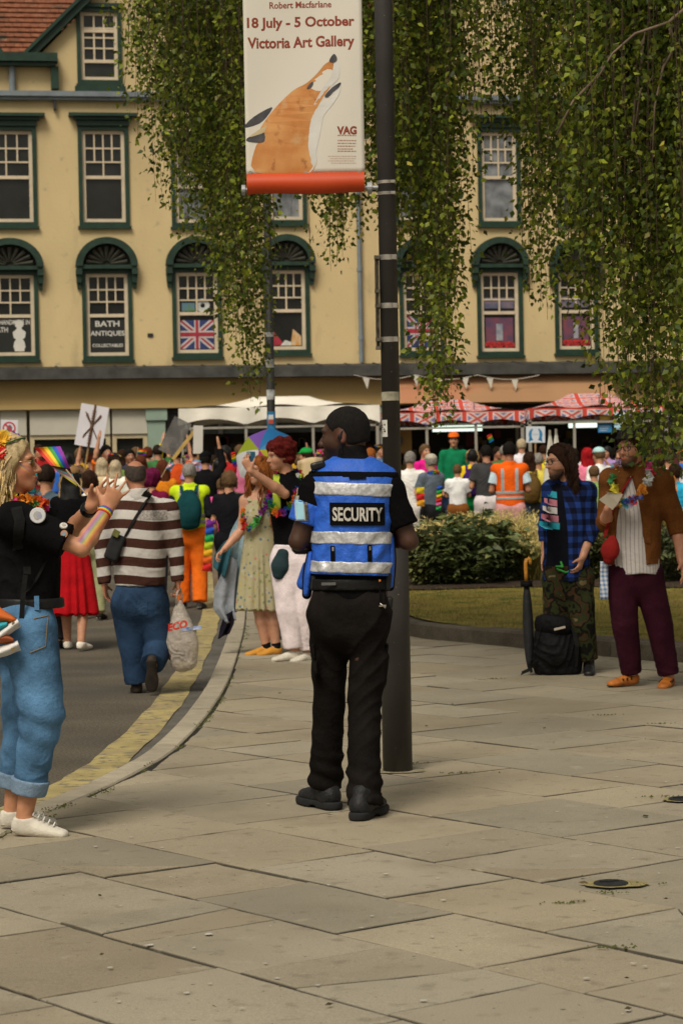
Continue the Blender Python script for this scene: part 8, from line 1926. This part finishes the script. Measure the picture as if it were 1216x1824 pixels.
for s in 'LR': m = MB(); ribbon(m, [J['nk'] + V(.10 * (1 if s == 'L' else -1), -.07, -.07), J['s' + s] + V(-.03 * (1 if s == 'L' else -1), -.02, .055), J['nk'] + V(.10 * (1 if s == 'L' else -1), .08, -.09)], .035, V(1, 0, 0), .008); m.build('dress_strap', fl, do)
must = mat('shoe_mustard', (.55, .25, .03), rough=.75, var=.15, vs=16); 
for s in 'LR':
    shoe_obj(do, J['a' + s], J['t' + s], .98, must, mat('rubber_cream'), .007, collar=.02); F = Fld(); F.add(cone(J['a' + s] - UPV * .03, J['a' + s] + UPV * .03, .040, .040, (0, 1)), 0); fin(F, 'sock', cc('#16161a'), do, .008, 0)
lei(do, J, list(RAINBOW) + [(.10, .45, .10)], r=.11, n=60, size=.036, drop=.34, seed=5, fwd=V(-.6, -.8, 0), push=.07)
cpe = thing('flag_cape', 'large pale blue and grey flag worn as a cape over the flowered dress', 'flag', tuple(r_))
def cape(rows, mt, name, dy):
    m = MB(); n_ = len(rows) - 1
    def fn(u, v_):
        a = min(u * n_, n_ - 1e-6); i = int(a); t = a - i; r0, r1 = rows[i], rows[i + 1]; xl = r0[0] * (1 - t) + r1[0] * t; xr = r0[1] * (1 - t) + r1[1] * t; yl = r0[2] * (1 - t) + r1[2] * t; yr = r0[3] * (1 - t) + r1[3] * t
        return p(xl + (xr - xl) * v_, yl + (yr - yl) * v_, dy + .035 * math.sin(v_ * 9 + u * 2) * u)
    m.grid(fn, 18, 14); o = m.build(name, mt, cpe, smooth=True, fix=False); md = o.modifiers.new('solid', 'SOLIDIFY'); md.thickness = .006
cp1 = cloth('cape_blue', (.30, .42, .48), bump=.5, bs=9, bdist=.04); cp2 = cloth('cape_grey', (.27, .29, .33), bump=.5, bs=9, bdist=.04); cp3 = cloth('cape_black', (.012, .010, .016)); cp4 = cloth('cape_teal', (.03, .10, .13)); cp5 = cloth('cape_violet', (.05, .03, .13))
cape([(434, 446, 905, 905), (412, 436, 945, 950), (396, 432, 1000, 1000), (388, 428, 1060, 1060), (392, 422, 1095, 1090)], cp1, 'blue_drape', .16)
cape([(400, 416, 965, 955), (382, 410, 990, 985), (380, 400, 1010, 1030)], cp4, 'teal_fold', .10); cape([(410, 424, 990, 1000), (382, 418, 1050, 1055), (380, 416, 1085, 1080), (400, 420, 1112, 1105)], cp2, 'grey_drape', .12); cape([(400, 418, 1096, 1086), (392, 416, 1120, 1110), (388, 408, 1138, 1128)], cp3, 'dark_corner', .11)
cape([(486, 506, 905, 905), (490, 512, 950, 950), (478, 508, 1010, 1005), (468, 505, 1060, 1040), (470, 490, 1085, 1060)], cp1, 'blue_drape', .17); cape([(476, 506, 1000, 990), (468, 506, 1050, 1030), (474, 500, 1086, 1050)], cp2, 'grey_drape', .15); cape([(490, 506, 1045, 1030), (472, 504, 1078, 1075), (480, 503, 1105, 1120), (484, 502, 1135, 1140)], cp3, 'dark_corner', .18); cape([(496, 506, 1035, 1030), (492, 506, 1090, 1090)], cp5, 'violet_fold', .165)
r_ = gp(530, 1176); eY = r_.y; eo = thing('person', 'curly red haired person in black top and white trousers holding up a phone', 'person', tuple(r_)); p = px_fn(r_, eY)
J = dict(q=1.02, hq=1.0, pel=p(524, 985), nk=p(512, 850, .02), hd=p(498, 812, -.02), hf=(-.85, -.40, -.12), sL=p(540, 868, -.03), sR=p(490, 866, .05), eL=p(552, 930, .02), wL=p(545, 985, -.04), eR=p(507, 880, -.24), wR=p(446, 838, -.38), hL=p(538, 1000), hR=p(508, 1000), kL=p(540, 1085, -.02), kR=p(516, 1085, -.03),
         aL=p(548, 1160, .03), aR=p(524, 1158, -.02), front=nrm(V(-.6, -.8, 0)), hdL=V(0, -.2, -1), hdR=V(-.45, -.05, .9), curlL=.4, curlR=.9, hnL=V(-1, 0, 0), hnR=V(.6, -.2, .4), htL=V(0, -1, 0), htR=V(.7, -.3, .2)); J['tL'] = J['aL'] + V(-.12, -.14, -.05); J['tR'] = J['aR'] + V(-.17, -.08, -.05)
F = Fld(); add_body(F, J); v, q = F.mesh(.0075); qmesh('body', v, q, skin_mat(), eo, cols=paint_face(v, J, (.52, .26, .16), brow=(.12, .03, .02)))
f, u, l = head_frame(J); F = Fld(); F.add(ell(J['hd'] + u * .058 - f * .025, (.120, .125, .095), f, u), 0); F.add(ell(J['hd'] - f * .06 - u * .01, (.10, .075, .08), f, u), .02); F.cut(J['hd'] + f * .075 + u * .045, f * .85 - u * .45); v, q = F.mesh(.007); v = fold(v, q, .014, 78, 6); qmesh('hair', v, q, hairmat('red'), eo)
F = Fld(); torso_cloth(F, J, .012, -.02); fin(F, 'black_top', cc('#101012'), eo, .008, .004)
F = Fld(); trousers_field(F, J, .014, 1.0, r=(.112, .098, .085, .068), waist=.07, cuff=.02); v, q = F.mesh(.008); v = fold(v, q, .006, 15, 15); qmesh('white_trousers', v, q, cc('#dccfd2'), eo)
for s in 'LR': shoe_obj(eo, J['a' + s], J['t' + s], 1.04, wsh, wso, .008, collar=.035)
hv = mat('hi_vis_yellow', (.42, .55, .04), rough=.7, var=.1); gy = mat('grey_tape', (.30, .31, .30), rough=.5)
for sx, mt in ((-1, hv), (1, hv)): m = MB(); ribbon(m, [J['nk'] + V(sx * .085, -.13, -.30), J['nk'] + V(sx * .09, -.135, -.14), J['nk'] + V(sx * .085, -.03, .02), J['nk'] + V(sx * .085, .12, -.06)], .06, V(1, 0, 0), .012); m.build('hi_vis_strap', mt, eo)
m = MB(); ribbon(m, [J['nk'] + V(.085, -.142, -.30), J['nk'] + V(.09, -.147, -.14), J['nk'] + V(.085, -.042, .03)], .025, V(1, 0, 0), .012); m.build('grey_tape', gy, eo)
lei(eo, J, list(RAINBOW), r=.12, n=60, size=.036, drop=.32, seed=15, fwd=V(-.3, -.95, 0), push=.06)
F = Fld(); F.add(loft(p(496, 1025, -.12), p(504, 985, -.12), V(1, 0, 0), [(0, .05, .035), (.3, .075, .05), (1, .05, .035)]), 0); fin(F, 'belt_bag', cc('#27383c'), eo, .008, .005)
ph = thing('phone', 'blue backed smartphone held up for a selfie', 'phone', tuple(p(447, 816, -.36) + np.array(r_)), R(-25)); F = Fld(); F.add(rbox((0, 0, 0), (.080, .009, .11), None, .006), 0); v, q = F.mesh(.004); qmesh('case', v, q, mat('phone_blue', (.02, .09, .16), rough=.3), ph)
m = MB(); m.box((-.015, -.0062, .030), (.03, .003, .03)); m.build('camera_bump', mat('phone_cam', (.35, .36, .33), rough=.3), ph); m = MB(); m.box((-.015, -.0082, .030), (.014, .0015, .014)); m.build('lens', mat('lens_black', (.01, .01, .01), rough=.1), ph)
# ================================================================== what the crowd carries
def open_umbrella(label, px, py, Y, r, ax, cols):
    c = at(px, py, Y); o = thing('umbrella', label, 'umbrella', tuple(c)); a = nrm(ax); t = nrm(np.cross(a, V(0, 0, 1))); b = np.cross(a, t)
    rows = lambda k: [k * r * .5]
    for g in range(8):
        m = MB()
        def fn(u, v_):
            an = 6.283 * (g + u) / 8; s_ = math.sin(v_ * 1.15) / math.sin(1.15); dep = (math.cos(v_ * 1.15) - math.cos(1.15)) * r * .72; k = 1 - .07 * math.sin(math.pi * u) * v_
            return tuple((t * math.cos(an) + b * math.sin(an)) * r * s_ * k + a * dep)
        m.grid(fn, 4, 8); m.build('gore', mat('gore_%s' % cols[g], tuple(x * .9 for x in lin(cols[g])), rough=.65, var=.08, vs=4, trans=.25), o, smooth=True, fix=False)
    m = MB(); m.tube([tuple(a * r * .5), tuple(-a * r * 1.1)], .006, 6); m.build('shaft', polem, o); m = MB(); m.tube([tuple(-a * r * 1.1), tuple(-a * r * 1.3)], .014, 8); m.build('handle', cc('#101012'), o)
open_umbrella('open umbrella with rainbow and white panels behind the woman in the flowered dress', 471, 812, 21.5, .30, (-.35, -.80, .45), ('#e8eaec', '#e8eaec', '#c83070', '#c8c020', '#58a0dc', '#2a8ad4', '#8a60c8', '#a8b828'))
def placard(label, px, py, Y, wpx, hpx, tilt, mt, stick=.9, name='placard', sdx=0.0):
    c = at(px, py, Y); s_ = FPX / Y; o = thing(name, label, 'placard', tuple(c)); o.rotation_euler = (0, R(tilt), 0); w_, h_ = wpx / s_, hpx / s_
    m = MB(); m.bx(-w_ / 2, w_ / 2, -.006, .006, -h_ / 2, h_ / 2); bd = m.build('board', mt, o)
    if stick: m = MB(); m.bx(-.014 + sdx, .014 + sdx, .008, .026, -h_ / 2 - stick, h_ / 2 - .05); m.build('stick', mat('stick_wood', (.30, .18, .07), rough=.8, var=.3, vs=9), o)
    return o, bd, w_, h_
cardw = mat('card_board_white', (.66, .64, .68), rough=.8, var=.05, vs=4); brn_ = mat('bark_brown', (.12, .065, .035), rough=.9, var=.4, vs=16)
Ys = place(163, 805, 1.70) - .18; o, bd, w_, h_ = placard('white placard with a brown eight armed star of sticks', 164, 759, Ys, 50, 75, 11, cardw, .45)
for k, (a0, r0, r1) in enumerate(((35, .03, .22), (-35, .03, .20), (60, -.23, .23), (-58, -.25, .24), (88, -.22, .22), (118, .02, .22), (-122, .03, .20))):
    an = R(90 - a0) if k < 2 else R(a0); d = V(math.cos(an), 0, math.sin(an)); m = MB(); m.tube([tuple(d * r0 + V(0, -.012, 0)), tuple(d * r1 + V(0, -.012, 0))], .012 if k in (4,) else .010, 6); m.build('star_arm', brn_, o)
m = MB(); m.tube([(0, -.016, -h_ / 2), (.005, -.018, 0), (0, -.016, h_ / 2 + .01)], .016, 7)
for i in range(14): m.tube([(-.028, -.02, -.28 + i * .04), (.028, -.02, -.272 + i * .04)], .008, 5)
m.build('star_spine', brn_, o)
o, bd, w_, h_ = placard('small white placard with a red prohibition ring at the left edge', 17, 763, 36, 31, 30, 3, cardw, .8); rdm = mat('sign_red', (.50, .03, .06), rough=.6)
m = MB(); rr = .105; m.add([(rr * k_ * math.cos(x), -.0075, rr * k_ * math.sin(x)) for k_ in (1, .76) for x in np.linspace(0, 6.2832, 29)[:-1]], [(i, (i + 1) % 28, 28 + (i + 1) % 28, 28 + i) for i in range(28)]); m.box((0, -.0085, 0), (.17, .002, .028), Matrix.Rotation(R(45), 3, 'Y')); m.build('prohibition_ring', rdm, bd, fix=False)
m = MB(); m.prism([(-.05, -.06), (.04, -.05), (.05, .02), (.01, .06), (-.03, .03)], .001, Matrix.Translation((0, -.0072, 0))); m.build('symbol', mat('sign_ink', (.16, .10, .12), rough=.6), bd)
o, bd, w_, h_ = placard('blank tall white card raised by the person in the black hat', 353, 783, 33, 17, 50, 2, mat('card_off_white', (.58, .55, .50), rough=.8, var=.05, vs=4), .35)
o, bd, w_, h_ = placard('see-through grey placard leaning on a pale wooden stick', 312, 778, 33.2, 34, 66, 27, mat('grey_plastic', (.16, .155, .15), rough=.4, var=.4, vs=5, alpha=.62), 0); m = MB(); c_ = V(.17, -.02, -.04); m.box(tuple(c_), (.05, .02, .55), Matrix.Rotation(R(12), 3, 'Y')); m.build('stick', mat('pale_wood', (.48, .32, .10), rough=.7, var=.2, vs=9), o)
o, bd, w_, h_ = placard('round blue wreath on a white placard above the white haired man', 953, 774, 38.0, 34, 29, 1, mat('card_blue_white', (.60, .64, .70), rough=.7, var=.05, vs=4), .5); blm_ = mat('sign_blue', (.03, .20, .42), rough=.6)
m = MB()
for sg in (-1, 1):
    A = np.linspace(R(-62), R(62), 12); m.add([(sg * .115 * math.cos(x), -.0075, .115 * math.sin(x)) for x in A] + [(sg * (.115 - .05 * math.cos(x) ** .7) * math.cos(x), -.0075, (.115 - .02) * math.sin(x)) for x in A], [(i, i + 1, 13 + i, 12 + i) for i in range(11)])
    m.add([(sg * .05, -.0075, -.085), (sg * .115, -.0075, -.125), (sg * .105, -.0075, -.05)], [(0, 1, 2)])
m.build('wreath', blm_, bd, fix=False)
m = MB()
for i in range(4): m.box((-.036 + .024 * i, -.0076, 0), (.015, .001, .022))
m.build('faint_print', mat('sign_faint', (.35, .45, .55), rough=.6), bd)
# hanging stall signs at the right
def hang(label, x0, x1, y0, y1, Y, c):
    a, b = at(x0, y0, Y), at(x1, y1, Y); o = thing('hanging_sign', label, 'sign', ((a.x + b.x) / 2, Y, (a.z + b.z) / 2)); w_, h_ = b.x - a.x, a.z - b.z
    m = MB(); m.bx(-w_ / 2, w_ / 2, -.01, .01, -h_ / 2, h_ / 2); bd = m.build('board', mat('sign_%s' % label.split()[0], c, rough=.6, var=.08), o); m = MB(); m.tube([(-w_ * .4, 0, h_ / 2), (-w_ * .4, 0, h_ / 2 + .5)], .006, 4); m.tube([(w_ * .4, 0, h_ / 2), (w_ * .4, 0, h_ / 2 + .5)], .006, 4); m.build('cord', dark_in, o); return o, bd, w_, h_
hang('mustard hanging board under the flag patterned gazebo', 1066, 1088, 734, 748, 43.2, (.36, .22, .03)); o, bd, w_, h_ = hang('blue and white hanging board below the mustard one', 1064, 1089, 750, 770, 43.1, (.50, .52, .54)); m = MB(); m.bx(-w_ / 2, w_ / 2, -.013, -.0105, h_ / 2 - .06, h_ / 2 + .002); m.build('blue_header', blm_, bd)
m = MB()
for i in range(3): m.bx(-w_ * .38, w_ * (.36 - .1 * i), -.0125, -.0105, -.05 - .04 * i + .05, -.035 - .04 * i + .05)
m.build('print_lines', mat('sign_faint'), bd)
# two closed white parasols
for px, py, lb in ((980, 766, 'closed white parasol nearer the bearded man\'s face, taller of two'), (991, 764, 'closed white parasol tucked behind the bearded man\'s hair')):
    Yp = 33.0; g = street_z(Yp); zt = at(px, py, Yp).z - g; o = thing('closed_parasol', lb.replace("'s", ''), 'parasol', (at(px, 850, Yp).x, Yp, g)); m = MB(); n = 12; vs = []; fs = []
    for j, (z, r__) in enumerate(((zt, .006), (zt - .25, .05), (zt - .6, .10), (zt - .95, .15), (zt - 1.0, .10))):
        for i in range(n): an = 6.283 * i / n; k = r__ * (1 if i % 2 else .72); vs.append((k * math.cos(an), k * math.sin(an), z))
    fs = [(j * n + i, j * n + (i + 1) % n, (j + 1) * n + (i + 1) % n, (j + 1) * n + i) for j in range(4) for i in range(n)]; m.add(vs, fs); m.build('canopy', mat('parasol_white', (.55, .53, .46), rough=.8, var=.08), o, fix=False); m = MB(); m.tube([(0, 0, .0), (0, 0, zt)], .018, 8); m.build('pole', polem, o); m = MB(); m.tube([(0, 0, 0), (0, 0, .06)], .2, 16); m.build('base', cc('#55534e'), o)
# small hand flags
def hand_flag(label, px, py, Y, wd, ht, cols, tilt=0, vert=False):
    c = at(px, py, Y); o = thing('hand_flag', label, 'flag', tuple(c), 0, 'small flags waved in the crowd'); o.rotation_euler = (0, R(tilt), 0); s_ = FPX / Y; w_, h_ = wd / s_, ht / s_; n = len(cols)
    for k, cl in enumerate(cols):
        m = MB(); m.grid((lambda u, v_: (w_ * u, .03 * math.sin(u * 6 + k), -h_ * (k + v_) / n)) if not vert else (lambda u, v_: (w_ * v_ , .02 * math.sin(u * 5 + v_ * 4), -h_ * (k + u) / n)), 6, 2); m.build('stripe', mat('fs_%s' % cl, tuple(x * .9 for x in lin(cl)), rough=.8, var=.08, vs=5), o, smooth=True, fix=False)
    if not vert: m = MB(); m.tube([(0, 0, .02), (0, 0, -h_ - .30)], .006, 6); m.build('stick', mat('flag_stick'), o)
RB = ('#d02020', '#e07818', '#e0c020', '#209040', '#2040b0', '#701c80')
TR = ('#58b0d8', '#e090b0', '#e8e4e4', '#e090b0', '#58b0d8')
hand_flag('small pink and blue flag left of the black hat', 343, 818, 31, 16, 11, TR, 12); hand_flag('small rainbow flag left of the raised phone', 411, 806, 31, 8, 26, RB, -8, True); hand_flag('small rainbow flag over the person with flowers', 246, 799, 37, 16, 10, RB, 10); hand_flag('small pale flag near the auburn hair', 303, 822, 32, 10, 14, TR, 30)
hand_flag('long rainbow streamer hanging beside the orange trousers', 368, 925, 26.6, 15, 92, ('#702090', '#2050b8', '#20a050', '#b0c820', '#e8b020', '#e06018', '#d02020'), 6, True); hand_flag('rainbow streamer hanging below the grey cap', 778, 865, 32.0, 9, 44, ('#2050b8', '#20a050', '#e0c020', '#d02020', '#e060a0', '#20a050'), 4, True); hand_flag('red yellow and green streamer left of the rainbow one', 741, 868, 32.2, 14, 34, ('#d8c020', '#d02020', '#e0a020'), 0, True); hand_flag('small rainbow flag above the charcoal shirt', 866, 776, 39.5, 9, 14, ('#d02020', '#e0a020', '#20a050', '#2080d0'), -20, True); hand_flag('pale blue and white flag half hidden by the right-hand leaves', 1095, 735, 41, 24, 30, ('#a8d0e0', '#e8e8e8', '#a8d0e0'), 5, True); hand_flag('tiny rainbow flag near the guard face', 565, 803, 34, 9, 8, RB, 20)
dr = thing('draped_flag', 'pale yellow and pink flag draped over the shoulder left of the guard', 'flag', tuple(at(552, 850, 26)))
m = MB(); q0_ = np.array(dr.location); f4 = [(530, 818), (574, 812), (580, 905), (526, 900)]
m.grid(lambda u, v_: np.array(at((f4[0][0] * (1 - u) + f4[1][0] * u) * (1 - v_) + (f4[3][0] * (1 - u) + f4[2][0] * u) * v_, (f4[0][1] * (1 - u) + f4[1][1] * u + 14 * (u - .5) ** 2) * (1 - v_) + (f4[3][1] * (1 - u) + f4[2][1] * u) * v_, 26 + .06 * math.sin(u * 7 + v_))) - q0_, 12, 10); o = m.build('cloth', mat('draped_yellow', (.55, .47, .20), rough=.8, col2=(.58, .40, .34), vs=4), dr, smooth=True, fix=False); md = o.modifiers.new('solid', 'SOLIDIFY'); md.thickness = .006
